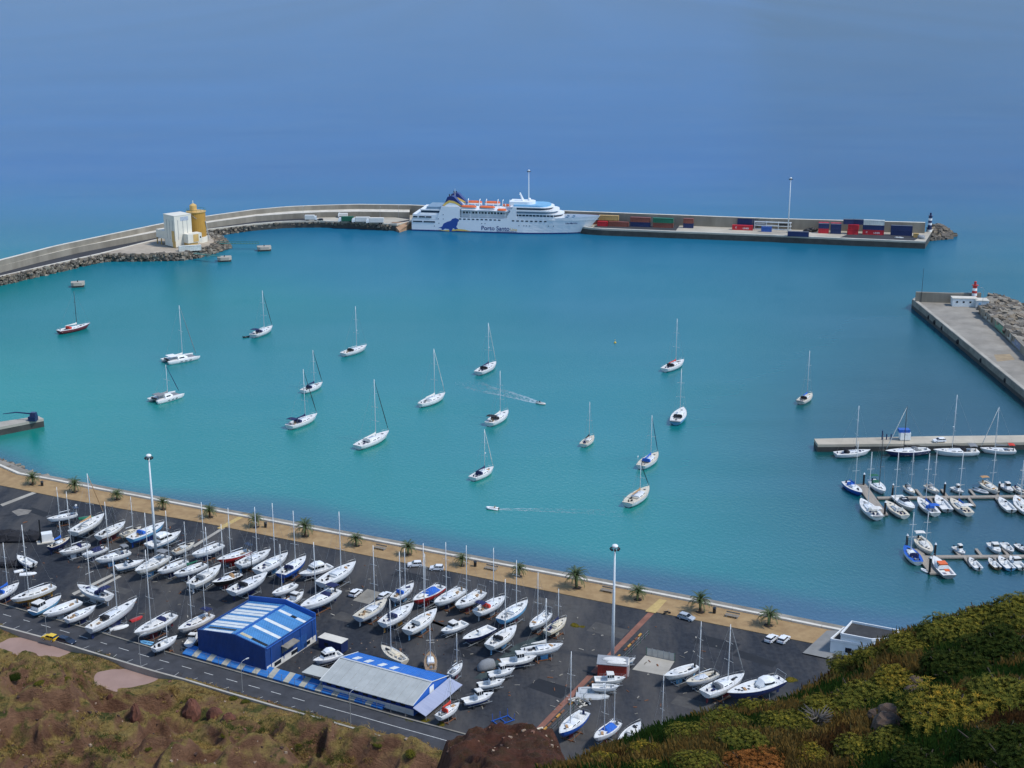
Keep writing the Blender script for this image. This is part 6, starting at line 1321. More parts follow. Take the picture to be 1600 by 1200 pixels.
# ================================================================== YARD BUILDINGS
def frame3(A, B, C):
    """origin A, local x along AB, local y towards C"""
    d = B - A; L = math.hypot(d.x, d.y); rz = math.atan2(d.y, d.x); n = Vector((-d.y, d.x, 0)) / L; W_ = (C - B).x * n.x + (C - B).y * n.y
    return L, W_, rz
BWALL = mat('blue_cladding', (.013, .055, .21), .6, .25, .25, dirt=.2, ribs=1.6); BROOF = mat('blue_roof_sheet', (.07, .24, .50), .6, .2, .3, dirt=.2, ribs=1.2); SKYL = mat('skylight_sheet', (.66, .69, .67), .5, .2, .8, dirt=.2); BTRIM = mat('blue_trim', (.015, .09, .36), .5, .1, .5)
GROOF = mat('grey_roof_sheet', (.42, .44, .42), .6, .15, .35, dirt=.15); VROOF = mat('vivid_blue_roof', (.012, .15, .55), .5, .2, .3, dirt=.2, ribs=1.2); PLAST = mat('white_plaster', (.70, .68, .62), .85, .15, .5, dirt=.35)
def build_warehouse():
    H = 6.2; A, B, C = P(308, 983.5, 3 + H), P(414, 1013.5, 3 + H), P(501, 965, 3 + H); L, W_, rz = frame3(A, B, C)
    o = empty('warehouse', (A.x, A.y, 3), rz, 'large blue metal warehouse with pale skylight strips on its roof', 'warehouse')
    rh = 1.5; mx = L * .56
    f = MB(); f.loft([[(0, y, 0), (L, y, 0), (L, y, H), (mx, y, H + rh * .92), (0, y, H)] for y in (0, .3)]); f.build('front_wall', BWALL, o)
    f = MB(); f.loft([[(0, y, 0), (L, y, 0), (L, y, H + .9), (mx, y, H + rh + .9), (0, y, H + .9)] for y in (W_ - .3, W_)]); f.build('back_wall', BTRIM, o)
    MB().box(.15, W_ / 2, H / 2, .3, W_ - .62, H).build('side_wall', BWALL, o); MB().box(L - .15, W_ / 2, H / 2 + .8, .3, W_ - .62, H - 1.6).build('side_wall', BWALL, o); MB().box(L - .16, W_ / 2, .8, .36, W_ - .62, 1.6).build('base_wall', PLAST, o)
    def slope(t, s, dz=.0): x = mx * t if s < 0 else L - (L - mx) * t; return x, H - .35 + rh * t + dz
    for s in (-1, 1):
        nsh = 12
        for k in range(nsh):      # roof sheets laid side by side from eave to ridge
            y0, y1 = .32 + (W_ - .64) * k / nsh, .32 + (W_ - .64) * (k + 1) / nsh - .03; a, b = slope(0, s), slope(1, s); dz = .012 * (k % 2)
            MB().loft([[(a[0], y0, a[1] + dz), (a[0], y1, a[1] + dz), (a[0], y1, a[1] - .1), (a[0], y0, a[1] - .1)], [(b[0], y0, b[1] + dz), (b[0], y1, b[1] + dz), (b[0], y1, b[1] - .1), (b[0], y0, b[1] - .1)]]).build('roof_sheet', BROOF, o)
    def strip_(s, y, t0, t1, m, wd=1.1, nm='skylight'):
        a, b = slope(t0, s, .05), slope(t1, s, .05); y *= W_
        MB().loft([[(a[0], y, a[1]), (a[0], y + wd, a[1]), (a[0], y + wd, a[1] - .06), (a[0], y, a[1] - .06)], [(b[0], y, b[1]), (b[0], y + wd, b[1]), (b[0], y + wd, b[1] - .06), (b[0], y, b[1] - .06)]]).build(nm, m, o)
    for y in (.20, .275, .395, .46, .575, .65, .765, .85): strip_(-1, y, .05, .93, SKYL)
    strip_(-1, .03, .1, .85, SKYL, 1.1); strip_(-1, .115, .12, .85, BLACK, .8, 'open_strip'); 
    for y in (.30, .52): strip_(1, y, .06, .94, SKYL, 1.0)
    strip_(1, .07, .6, .95, mat('yellowed_skylight', (.52, .46, .30), .5, .2, 1), .9); strip_(1, .07, .08, .58, BLACK, .8, 'open_strip'); strip_(1, .80, .05, .35, SKYL, .9); strip_(1, .80, .37, .52, BLACK, .9, 'open_strip'); strip_(1, .80, .54, .94, SKYL, .9)
    MB().box(mx, W_ / 2, H + rh - .28, .5, W_ - .7, .12).build('ridge_cap', BTRIM, o)
    for k in (.10, .34, .68, .92): MB().path([(L + .1, W_ * k, H - .3), (L + .1, W_ * k, 1.0)], .09, 6).build('downpipe', BTRIM, o)
    MB().path([(L + .12, .3, H - .28), (L + .12, W_ - .3, H - .28)], .13, 6).build('gutter', BTRIM, o)
    MB().box(L + .02, W_ * .70, 1.9, .08, 3.6, 3.4).build('sliding_door', mat('door_blue', (.02, .08, .26), .6, .3, .6, dirt=.3, ribs=1.6), o)
    gb = MB(); gb.box(L + .9, W_ * .42, 4.2, 1.8, 4.6, .2, ry=.1); gb.box(L + .1, W_ * .42, 3.3, .1, 4.2, 1.6); gb.build('canopy', CONCD, o)
    for k in (.22, .55, .8): MB().box(L + .03, W_ * k, .9, .06, 2.4, .9).build('window', WINDOW, o)
build_warehouse()
def build_shed():
    H = 2.9; A, B, C = P(501, 1061, 3 + H), P(645.5, 1101, 3 + H), P(709, 1058.5, 3 + H); L, W_, rz = frame3(A, B, C)
    o = empty('boat_shed', (A.x, A.y, 3), rz, 'long low shed with grey front roof slope and bright blue rear slope', 'shed'); rh = 1.7; my = W_ * .53
    MB().box(L / 2, .5, H / 2 + .7, L - .4, .25, H - 1.4).build('front_wall', mat('deep_blue_wall', (.008, .045, .24), .6, .1, .5), o); MB().box(L / 2, .52, .7, L - .4, .3, 1.4).build('base_wall', PLAST, o)
    MB().box(L / 2, W_ - .3, H / 2, L - .4, .25, H).build('back_wall', BWALL, o)
    for x, nm in ((.2, 'gable_wall'), (L - .2, 'gable_wall')): MB().loft([[(xx, .4, 0), (xx, W_ - .2, 0), (xx, W_ - .2, H - .1), (xx, my, H + rh - .15), (xx, .4, H - .1)] for xx in (x - .12, x + .12)]).build(nm, mat('gable_blue', (.02, .12, .48), .55, .1, .5, stretch=(6, 6, .3)), o)
    MB().box(L - .06, W_ * .53, H - .2, .1, 1.7, 2.0).build('sign_board', WHITE, o)
    nsh = 22
    for k in range(nsh):
        x0, x1 = L * k / nsh + .01, L * (k + 1) / nsh - .03; dz = .03 * (k % 2)
        MB().loft([[(x0, -.3, H - .15 + dz), (x1, -.3, H - .15 + dz), (x1, -.3, H - .27), (x0, -.3, H - .27)], [(x0, my, H + rh + dz), (x1, my, H + rh + dz), (x1, my, H + rh - .12), (x0, my, H + rh - .12)]]).build('roof_sheet', GROOF, o)
        MB().loft([[(x0, W_ + .2, H - .1), (x1, W_ + .2, H - .1), (x1, W_ + .2, H - .22), (x0, W_ + .2, H - .22)], [(x0, my + .04, H + rh + dz), (x1, my + .04, H + rh + dz), (x1, my + .04, H + rh - .12), (x0, my + .04, H + rh - .12)]]).build('roof_sheet', VROOF, o)
    for x in (.09, .22, .37, .50): MB().loft([[(L * x, W_ * .62, H + rh * .82 + .06), (L * x + 1.2, W_ * .62, H + rh * .82 + .06), (L * x + 1.2, W_ * .62, H + rh * .82 - .06), (L * x, W_ * .62, H + rh * .82 - .06)], [(L * x, W_ * .80, H + rh * .43 + .05), (L * x + 1.2, W_ * .80, H + rh * .43 + .05), (L * x + 1.2, W_ * .80, H + rh * .43 - .06), (L * x, W_ * .80, H + rh * .43 - .06)]]).build('skylight', SKYL, o)
    MB().box(L / 2, my, H + rh + .05, L, .5, .1).build('ridge_cap', LGREY, o)
    for x in (-.04, L + .04): MB().path([(x, -.35, H - .12), (x, my, H + rh + .04), (x, W_ + .25, H - .05)], .12, 4).build('verge', LGREY, o)
    MB().loft([[(L + .2, -.4, H - .5), (L + .2, W_ + .3, H - .5), (L + .2, W_ + .3, H - .62), (L + .2, -.4, H - .62)], [(L + 3.4, -.6, H - 1.5), (L + 3.4, W_ + .5, H - 1.5), (L + 3.4, W_ + .5, H - 1.62), (L + 3.4, -.6, H - 1.62)]]).build('lean_to_roof', mat('lilac_sheet', (.34, .37, .48), .5, .1, .5, stretch=(.3, 5, 1)), o)
    for y in (0, W_ / 2, W_): MB().box(L + 3.1, y, (H - 1.6) / 2, .15, .15, H - 1.6).build('post', STEEL, o)
    MB().loft([[(-5.5, .6, 2.9), (-5.5, 4.6, 2.9), (-5.5, 4.6, 2.78), (-5.5, .6, 2.78)], [(-.2, .6, 3.0), (-.2, 4.6, 3.0), (-.2, 4.6, 2.88), (-.2, .6, 2.88)]]).build('porch_roof', mat('pale_sheet', (.46, .47, .43), .6, .1, .5), o)
    for x in (-5.3, -.5):
        for y in (.8, 4.4): MB().box(x, y, 1.4, .14, .14, 2.8).build('post', STEEL, o)
    for k in range(9): MB().box(L * (.08 + k * .1), .36, 2.1, 1.2, .06, .8).build('window', WINDOW, o)
build_shed()
# blue and cream painted forecourt between the buildings and the road wall
FBL = mat('forecourt_blue', (.03, .18, .50), .8, .15, .8, dirt=.3); FCR = mat('forecourt_cream', (.44, .42, .34), .85, .2, .8, dirt=.25)
FL = resample([(p.x, p.y) for p in px_line([(283, 1024), (390, 1054), (490, 1082), (547, 1097), (617, 1117), (640, 1123.5)], 3)], .25); F0, F1 = offset(FL, .4), offset(FL, 3.2)
n_ = len(FL); k = 0; pos = 0; shear = 0
while pos < n_ - 30:
    w_ = 12 if k % 2 == 0 else 8 if k % 2 else 12; w_ = 11 if k % 2 == 0 else 6
    e = min(pos + w_, n_ - 16); q = [F0[pos], F0[e], F1[min(e + shear, n_ - 1)], F1[min(pos + shear, n_ - 1)]]
    dz = .04 * (k % 2); MB().loft([[(*q[0], 3.35 + dz), (*q[1], 3.35 + dz), (*q[1], 3.0), (*q[0], 3.0)], [(*q[3], 4.3 + dz), (*q[2], 4.3 + dz), (*q[2], 3.0), (*q[3], 3.0)]]).build('forecourt_panel', FCR if k % 2 else FBL)['kind'] = 'structure'; pos = e; k += 1
fo = empty('wire_fence', (0, 0, 0), 0, 'wire fence of slim posts along the painted forecourt', 'fence')
for i in range(0, n_, 14): MB().tube((F0[i][0], F0[i][1], 3), (F0[i][0], F0[i][1], 5.0), .05, n=5).build('post', GREY, fo)
for z in (4.0, 4.9): MB().path([(p[0], p[1], z) for p in F0[::14]], .02, 3).build('wire', GREY, fo)
# white building at the end of the promenade
def white_building():
    z1 = 6.6; pl = [P(a, b, z1) for a, b in ((1298, 998.5), (1366, 1010), (1382, 992), (1318, 981))]
    o = empty('white_building', (pl[0].x, pl[0].y, 3), 0, 'flat-roofed white building half hidden behind the bushes', 'building'); c = [(p.x - pl[0].x, p.y - pl[0].y) for p in pl]
    WP = mat('white_render', (.74, .76, .76), .8, .06, .4, dirt=.12); RD = mat('dark_roofing', (.045, .045, .045), .9, .3, .6)
    MB().prism(c, -.3, 3.3, 0, 1).build('lower_wall', [WP, RD], o)
    cc = c + [c[0]]; MB().ribbon([*cc], .3, 3.2, 3.75).build('lower_parapet', WP, o)
    pu = [P(a, b, 8.4) for a, b in ((1314, 989), (1362, 998), (1392, 996), (1405, 984), (1331, 970))]; u = [(p.x - pl[0].x, p.y - pl[0].y) for p in pu]
    MB().prism(u, -.3, 4.9, 0, 1).build('upper_wall', [WP, RD], o); MB().ribbon(u + [u[0]], .3, 4.8, 5.4).build('upper_parapet', WP, o)
    d = Vector((c[1][0] - c[0][0], c[1][1] - c[0][1], 0)); 
    for t in (.42, .7): MB().box(c[0][0] + d.x * t, c[0][1] + d.y * t, 1.5, 1.4, .12, 1.2, rz=math.atan2(d.y, d.x)).build('window', WINDOW, o)
white_building()
# container office between the buildings
p = P(521, 1016, 3); o = empty('site_cabin', (p.x, p.y, 3), math.atan2(*(P(414, 1013, 3) - P(308, 983, 3)).yx), 'navy site cabin with pale roof beside the blue warehouse', 'cabin')
MB().box(0, 0, 1.7, 6.4, 2.6, 2.6).build('wall', NAVY, o); MB().box(0, 0, 3.06, 6.6, 2.8, .12).build('roof', CONCW, o); MB().box(-1, -1.32, 1.8, 1, .05, .8).build('window', WINDOW, o)
for x in (-2.2, 2.2):
    for s in (-1, 1): MB().tube((x, s * 1.1, .3), (x, s * .8, .3), .3, n=10).build('wheel', RUBBER, o)
# red shed with boats on its roof
p = P(957, 1052, 3); o = empty('red_shed', (p.x, p.y, 3), -.12, 'red-walled wooden shed with pale boat covers on its roof', 'shed')
RW = mat('red_boards', (.40, .05, .03), .8, .3, 1.5, stretch=(5, 5, .3))
for k in range(14): MB().box(-3.0 + k * .46, -1.9, 1.5, .44, .12 + .02 * (k % 2), 3.0).build('board', RW, o)
MB().box(0, .1, 1.5, 6.3, 3.8, 2.96).build('wall', RW, o); MB().box(0, 0, 3.1, 6.9, 4.5, .14, ry=.03).build('roof', GREY, o); MB().ell((.3, .2, 3.3), 2.7, 1.0, .45, 12, 6).build('boat_cover', C_WHITE, o); MB().ell((.9, -1.2, 3.3), 2.3, .7, .35, 12, 6).build('boat_cover', C_WHITE, o); MB().box(3.4, .4, 1.4, .5, 3, 2.8).build('side_tarp', C_WHITE, o)
motorboat((978, 1060), (929, 1061), 'pale green-white launch pulled up right against the red shed', land=True, style='cuddy', hull='off', bottom='lgrey', short='pale launch beside the red shed', motor=False)
# fenced pad
fo = empty('mesh_fence', (0, 0, 0), 0, 'pale fence panel standing at the back of the concrete pad', 'fence'); a, b = P(1010, 1024, 3), P(1054, 1033, 3)
for k in range(6):
    q = a.lerp(b, k / 5); MB().box(q.x, q.y, 4.0, .12, .12, 2.0).build('post', STEEL if 0 < k < 5 else C_GREEN, fo)
for k in range(5):
    q, r = a.lerp(b, k / 5 + .01), a.lerp(b, (k + 1) / 5 - .01); MB().add([(q.x, q.y, 3.1), (r.x, r.y, 3.1), (r.x, r.y, 4.9), (q.x, q.y, 4.9)], [(0, 1, 2, 3)]).build('panel', CONCW, fo)
# clutter
lump('net_heap', 30, 843, 8, 3.4, 2.6, C_BLACK, 'long black heap of nets beside the white block', 'heap', 3.0, 14); lump('net_heap', 24, 884, 4.2, 2.0, 1.8, C_BLACK, 'smaller black heap of nets near the runabout', 'heap', 3.0, 8)
lump('tarp_pile', 8, 838, 3, 2.4, 1.6, C_WHITE, 'pale tarpaulin heap at the picture edge', 'heap', 3.0, 5)
p = P(71, 846, 3); o = empty('stone_block', (p.x, p.y, 3), .4, 'white painted block with a tall black post', 'block'); MB().box(0, 0, .15, 4.6, 3.4, .3).build('plinth', CONCW, o); MB().box(.5, 0, 1.4, 2.8, 2.3, 2.2).build('block', WHITE, o); MB().box(-1.2, -1.3, 3.6, .35, .35, 7.0).build('post', BLACK, o)
p = P(760, 1045, 3); o = empty('covered_dome', (p.x, p.y, 3), .6, 'dark tarpaulin-covered round-topped boat beside the motorboats in line', 'covered boat'); mb = MB(); rs = []
for t, r in ((-.5, .1), (-.42, .7), (-.2, .97), (.15, 1), (.4, .8), (.5, .2)): rs.append([(t * 4.6, 1.35 * r * math.cos(q), 2.3 * r * math.sin(q) + .1) for q in np.linspace(0, PI, 9)])
mb.loft(rs); mb.build('cover', C_GREY, o, smooth=True); MB().box(0, 0, .1, 4, 2.4, .15).build('pallet', RUST, o)
p = P(786, 1127, 3); o = empty('steel_cradle', (p.x, p.y, 3), .6, 'empty blue steel boat cradle on the asphalt near the earth mound', 'cradle')
for y in (-1.1, 1.1): MB().box(0, y, .2, 4.4, .14, .14).build('rail', BLUE, o)
for x in (-1.9, 0, 1.9):
    MB().box(x, 0, .2, .14, 2.3, .14).build('crossbeam', BLUE, o)
    for s in (-1, 1): MB().tube((x, s * 1.1, .2), (x + .1, s * 1.3, 1.7), .06, n=5).build('prop', BLUE, o)
p = P(862, 1128, 3)
# rusty rail ditch beside the brick strip
A_, B_ = P(1000, 990, 3), P(838, 1150, 3); o = empty('slipway_rail', (0, 0, 0), 0, 'rusty broken slipway rail running beside the brick strip', 'rail')
for k in range(26):
    q, r = A_.lerp(B_, k / 26 + .003), A_.lerp(B_, (k + 1) / 26 - .006)
    if k % 7 == 5: continue
    MB().ribbon([(q.x + .3, q.y - .2), (r.x + .3, r.y - .2)], .35, 3.0, 3.22 + random.uniform(0, .1)).build('rail_length', RUST if k % 3 else ORANGE, o)
for k in range(22):
    q = A_.lerp(B_, k / 21) + Vector((2.0, -.6, 0)); MB().box(q.x, q.y, 3.7, .1, .1, 1.4).build('post', C_GREEN, o)
for z in (3.5, 4.2): MB().path([tuple(A_.lerp(B_, k / 10) + Vector((2.0, -.6, z - 3))) for k in range(11)], .03, 3).build('wire', GREY, o)
p = P(905, 1098, 3); mb = MB(); random.seed(8)
for k in range(26): mb.box(random.gauss(0, 1.1), random.gauss(0, .8), random.uniform(.1, .7), random.uniform(.5, 2.2), random.uniform(.08, .4), random.uniform(.06, .3), random.randrange(3), rz=random.uniform(0, 3), ry=random.uniform(-.4, .4))
tag(mb.build('rubbish_heap', [CONCW, STEEL, CONCD], loc=(p.x, p.y, 3)), 'jumbled pale frames and rubbish beside the blue yacht', 'heap')
def small_scatter():
    """loose timbers, chocks and pallets that lie about the yard"""
    mb = MB()
    for _ in range(420):
        x, y = random.uniform(20, 1120), random.uniform(815, 1120); p = P(x, y, 3)
        lo = np.interp(x, [a for a, b in PROM_IN], [b for a, b in PROM_IN]) + 14; hi = np.interp(x, [a for a, b in FAR], [b for a, b in FAR]) - 8 if x < 830 else 1120
        if not lo < y < hi or (300 < x < 660 and y > 985 - (x < 500) * 20): continue
        mb.box(p.x, p.y, 3.06, random.uniform(.3, 1.4), random.uniform(.08, .3), random.uniform(.08, .2), random.choice((0, 0, 0, 1, 1, 2)), rz=random.uniform(0, 3.1))
    tag(mb.build('yard_litter', [CONCD, RUST, CONC]), 'loose timbers, chocks and scraps strewn over the boatyard asphalt', 'litter', kind='stuff')
small_scatter()

# ------------------------------------------------------------------ promenade furniture
def bench(px, py, label):
    p = P(px, py, 3.13); q = P(px + 20, py + 4, 3.13); o = empty('park_bench', (p.x, p.y, 3.13), math.atan2(q.y - p.y, q.x - p.x), label, 'bench', 'benches along the promenade'); 
    for k in range(4): MB().box(0, -.5 + k * .33, .46, 3.4, .28, .08).build('seat_slat', mat('grey_wood', (.28, .24, .19), .9, .3, 3), o)
    for x in (-1.3, 1.3): MB().box(x, 0, .22, .25, 1.1, .42).build('leg', CONC, o)
    MB().box(0, .75, .85, 3.4, .1, .35).build('backrest', MATS['grey_wood'], o)
bench(594, 858, 'park bench between the second pair of palms above the large racing sloop'); bench(767, 890, 'park bench beside the bin in the middle of the promenade'); bench(949, 924.5, 'park bench just left of the tall light mast'); bench(1144, 964, 'park bench between the last two palms')
def bin_(px, py, label):
    p = P(px, py, 3.13); o = empty('litter_bin', (p.x, p.y, 3.13), 0, label, 'bin', 'bins along the promenade'); MB().tube((0, 0, 0), (0, 0, 1.1), .38, .42, 12).build('body', BLACK, o); MB().tube((0, 0, 1.35), (0, 0, 1.5), .5, .4, 12).build('lid', BLACK, o); MB().tube((0, 0, 1.1), (0, 0, 1.36), .06, n=6).build('stem', BLACK, o)
bin_(415, 824, 'black litter bin beside the sixth palm'); bin_(742.5, 885, 'black litter bin near the bench in the middle of the promenade'); bin_(1116, 958, 'black litter bin between the two eastern palms'); bin_(66, 759, 'black litter bin near the westernmost palm')
p = P(1042, 960, 3); o = empty('motorcycle', (p.x, p.y, 3.0), .3, 'dark motorcycle parked at the kerb beside the brick strip', 'motorcycle')
for x in (-.7, .7): MB().tube((x, -.06, .32), (x, .06, .32), .32, n=12).build('wheel', RUBBER, o)
MB().box(0, 0, .7, .9, .3, .4, taper=.7).build('tank', BLACK, o); MB().box(-.5, 0, .85, .7, .28, .14).build('seat', C_BLACK, o); MB().path([(.7, 0, .35), (.5, 0, 1.05), (.45, .35, 1.1)], .04, 5).tube((.5, 0, 1.05), (.45, -.35, 1.1), .04).build('fork', STEEL, o)
FROND = mat('palm_frond', (.035, .065, .018), .7, .45, 1.5, rgb2=(.075, .10, .028)); TRUNK = mat('palm_trunk', (.10, .065, .035), .95, .4, 3, bump=.05)
def palm_meshes(seed, n=34):
    random.seed(seed); mb = MB()
    for i in range(n):
        az = i * 2.399 + random.uniform(-.2, .2); el = 1.40 - 1.45 * (i / n) + random.uniform(-.12, .12); L = random.uniform(2.5, 3.3); pts = []; p = Vector((0, 0, 0)); e = el
        for k in range(8):
            pts.append(p.copy()); st = L / 7; p = p + Vector((math.cos(az) * math.cos(e), math.sin(az) * math.cos(e), math.sin(e))) * st; e -= .15 + .045 * k
        side = Vector((-math.sin(az), math.cos(az), 0))
        for k in range(7):
            a, b = pts[k], pts[k + 1]; up = (b - a).cross(side).normalized() * -1
            for q in range(3):
                c = a.lerp(b, q / 3); ll = (.50 if k < 5 else .36) * (1 - .35 * abs(k - 3) / 4)
                for s in (-1, 1):
                    d = (side * s * .8 + (b - a).normalized() * .55 + up * .25).normalized(); t = c + d * ll; w_ = (b - a).normalized() * .055
                    mb.add([c - w_, c + w_, t + w_ * .2, t - w_ * .2], [(0, 1, 2, 3)])
            mb.add([a - side * .03, a + side * .03, b + side * .03, b - side * .03], [(0, 1, 2, 3)])
    o = mb.build('crown', FROND); me = o.data; bpy.data.objects.remove(o); return me
PALMS = [palm_meshes(s) for s in (3, 5, 9)]
tm = MB(); tm.path([(0, 0, -.05), (.02, 0, .35), (.05, .02, 1.0), (.06, .03, 1.9), (.06, .03, 2.3)], [.42, .30, .27, .30, .36], 9); _t = tm.build('trunk', TRUNK); TRUNK_ME = _t.data; bpy.data.objects.remove(_t)
pl_ = [(51, 757, 1, 'westernmost palm, above the pale stain in the yard'), (117, 769, 1.02, 'palm above the yacht with yellowish furled sails'), (183, 781, .92, 'third palm from the western end of the promenade'), (255, 796, .9, 'palm nearest to the western light mast'), (328, 808.5, 1.0, 'palm west of the yellow paved crossing'), (400, 823.5, 1.05, 'palm beside the bin, east of the yellow paved crossing'), (477, 838, 1.15, 'palm behind the flybridge cruiser masts'), (557, 853, 1.0, 'palm beside the tallest racing sloop mast'), (638, 867, 1.0, 'palm above the white estate car'), (722, 884, .9, 'thin upright palm behind the yacht with the stern gantry'), (811, 900.5, .92, 'thin palm behind the sky-blue yacht mast'), (901, 918.5, 1.3, 'largest and bushiest palm on the promenade'), (996.5, 937, 1.08, 'palm just east of the tall light mast'), (1094, 956, 1.22, 'palm beside the silver hatchback'), (1201, 977, 1.2, 'easternmost palm above the pair of white cars')]
for i, (x, y, s, lb) in enumerate(pl_):
    p = P(x, y, 3.13); o = empty('palm_tree', (p.x, p.y, 3.13), i * 1.3, lb, 'palm tree', 'palms along the promenade'); hs_ = (1.0, 1.12, .9, 1.05, .95)[i % 5]; o.scale = (s, s, s * hs_); o.rotation_euler = (.05 * math.sin(i * 2.1), .06 * math.cos(i * 1.7), i * 1.3)
    for nm, me, z in (('trunk', TRUNK_ME, 0), ('crown', PALMS[i % 3], 2.2)):
        c = bpy.data.objects.new(nm, me); COL.objects.link(c); c.parent = o; c.location = (0, 0, z)
    MB().tube((0, 0, 0), (0, 0, .03), .95, n=14).build('soil_ring', mat('soil', (.05, .035, .025), .95, .3, 2), o)

# ================================================================== PLANTS ON THE SLOPES
random.seed(21)
def leaf_mat(name, a, b, c, sc=5.0, tip=0.0):
    """leaf colour: noise from leaf to leaf, and paler bracts at the tips of the upper shoots"""
    m, n, bs = node_mat(name); tc = N(n, 'ShaderNodeTexCoord'); oi = N(n, 'ShaderNodeObjectInfo'); ad = N(n, 'ShaderNodeVectorMath', operation='ADD'); n.links.new(tc.outputs['Object'], ad.inputs[0]); n.links.new(oi.outputs['Random'], ad.inputs[1])
    nz = N(n, 'ShaderNodeTexNoise', Scale=sc, Detail=6.0, Roughness=.9); n.links.new(ad.outputs[0], nz.inputs['Vector']); f = nz.outputs['Fac']
    if tip:
        sx = N(n, 'ShaderNodeSeparateXYZ'); n.links.new(tc.outputs['Object'], sx.inputs[0]); mr = N(n, 'ShaderNodeMapRange'); mr.inputs[1].default_value = .15; mr.inputs[2].default_value = .75; mr.inputs[3].default_value = -.10; mr.inputs[4].default_value = tip; n.links.new(sx.outputs['Z'], mr.inputs[0])
        am = N(n, 'ShaderNodeMath', operation='ADD'); n.links.new(f, am.inputs[0]); n.links.new(mr.outputs[0], am.inputs[1]); f = am.outputs[0]
    r = N(n, 'ShaderNodeValToRGB'); e = r.color_ramp.elements; e[0].position = .36; e[0].color = (*a, 1); e[1].position = .66; e[1].color = (*c, 1); k = e.new(.5); k.color = (*b, 1); n.links.new(f, r.inputs[0]); n.links.new(r.outputs[0], bs.inputs['Base Color'])
    bs.inputs['Roughness'].default_value = .9; bs.inputs['Specular IOR Level'].default_value = .06; return m
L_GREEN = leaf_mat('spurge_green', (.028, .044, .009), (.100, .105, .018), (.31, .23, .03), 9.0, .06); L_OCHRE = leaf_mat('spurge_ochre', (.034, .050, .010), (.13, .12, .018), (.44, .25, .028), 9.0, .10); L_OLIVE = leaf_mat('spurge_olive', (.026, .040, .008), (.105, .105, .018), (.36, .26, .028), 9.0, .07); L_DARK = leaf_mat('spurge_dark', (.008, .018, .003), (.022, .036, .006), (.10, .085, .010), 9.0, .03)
BARK = mat('grey_bark', (.05, .04, .03), .95, .3, 4)
def shrub_mesh(seed, n=1500, h=.62, leaf=.058, per=7):
    """domed shrub: leaf rosettes spread through an uneven dome, plus forking branches"""
    random.seed(seed); mb = MB(); bob = [(random.uniform(-.7, .7), random.uniform(-.7, .7), random.uniform(.20, .5)) for _ in range(13)]
    cent = []
    while len(cent) < n:
        b = random.choice(bob); v = Vector((random.gauss(0, 1), random.gauss(0, 1), abs(random.gauss(0, 1)) * .9 + .1)).normalized(); r = b[2] * random.uniform(.55, 1.12)
        p = Vector((b[0] * .62 + v.x * r, b[1] * .62 + v.y * r, max(.03, (v.z * r * .9 + .18) * h * 1.5)))
        cent.append((p, v))
    for p, v in cent:
        nrm = (v + Vector((random.uniform(-.4, .4), random.uniform(-.4, .4), .5))).normalized(); a = nrm.orthogonal().normalized(); b = nrm.cross(a); s = leaf * random.uniform(.7, 1.25); ph = random.uniform(0, 6)
        for k in range(per):
            q = ph + 2 * PI * k / per; d = a * math.cos(q) + b * math.sin(q); tip = p + d * s + nrm * s * random.uniform(.15, .75); sd = d.cross(nrm) * s * .16
            mb.add([p, p + d * s * .5 + sd + nrm * s * .2, tip, p + d * s * .5 - sd + nrm * s * .2], [(0, 1, 2, 3)])
    o = mb.build('foliage', L_GREEN); me = o.data; bpy.data.objects.remove(o)
    br = MB()
    for k in range(26):
        q = random.uniform(0, 6.3); r = random.uniform(.3, .85); p1 = Vector((math.cos(q) * r * .4, math.sin(q) * r * .4, .22 * h)); p2 = Vector((math.cos(q) * r * .85, math.sin(q) * r * .85, random.uniform(.35, .75) * h)); br.path([(0, 0, -.1), p1, p2], [.035, .024, .012], 5)
    o = br.build('branches', BARK); bm = o.data; bpy.data.objects.remove(o); return me, bm
SHRUB = [shrub_mesh(s, n) for s, n in ((1, 2900), (2, 2500), (3, 3200), (4, 2400))]
def shrub(p, s, v, m, label, group, hs=1.0, name='spurge_shrub'):
    o = empty(name, p, random.uniform(0, 6.3), label, 'shrub', group); o.scale = (s, s, s * hs); fme, bme = SHRUB[v]
    f = bpy.data.objects.new('foliage', fme); COL.objects.link(f); f.parent = o; f.material_slots[0].link = 'OBJECT'; f.material_slots[0].material = m
    b = bpy.data.objects.new('branches', bme); COL.objects.link(b); b.parent = o; return o
GN = 'spurge shrubs on the near slope'
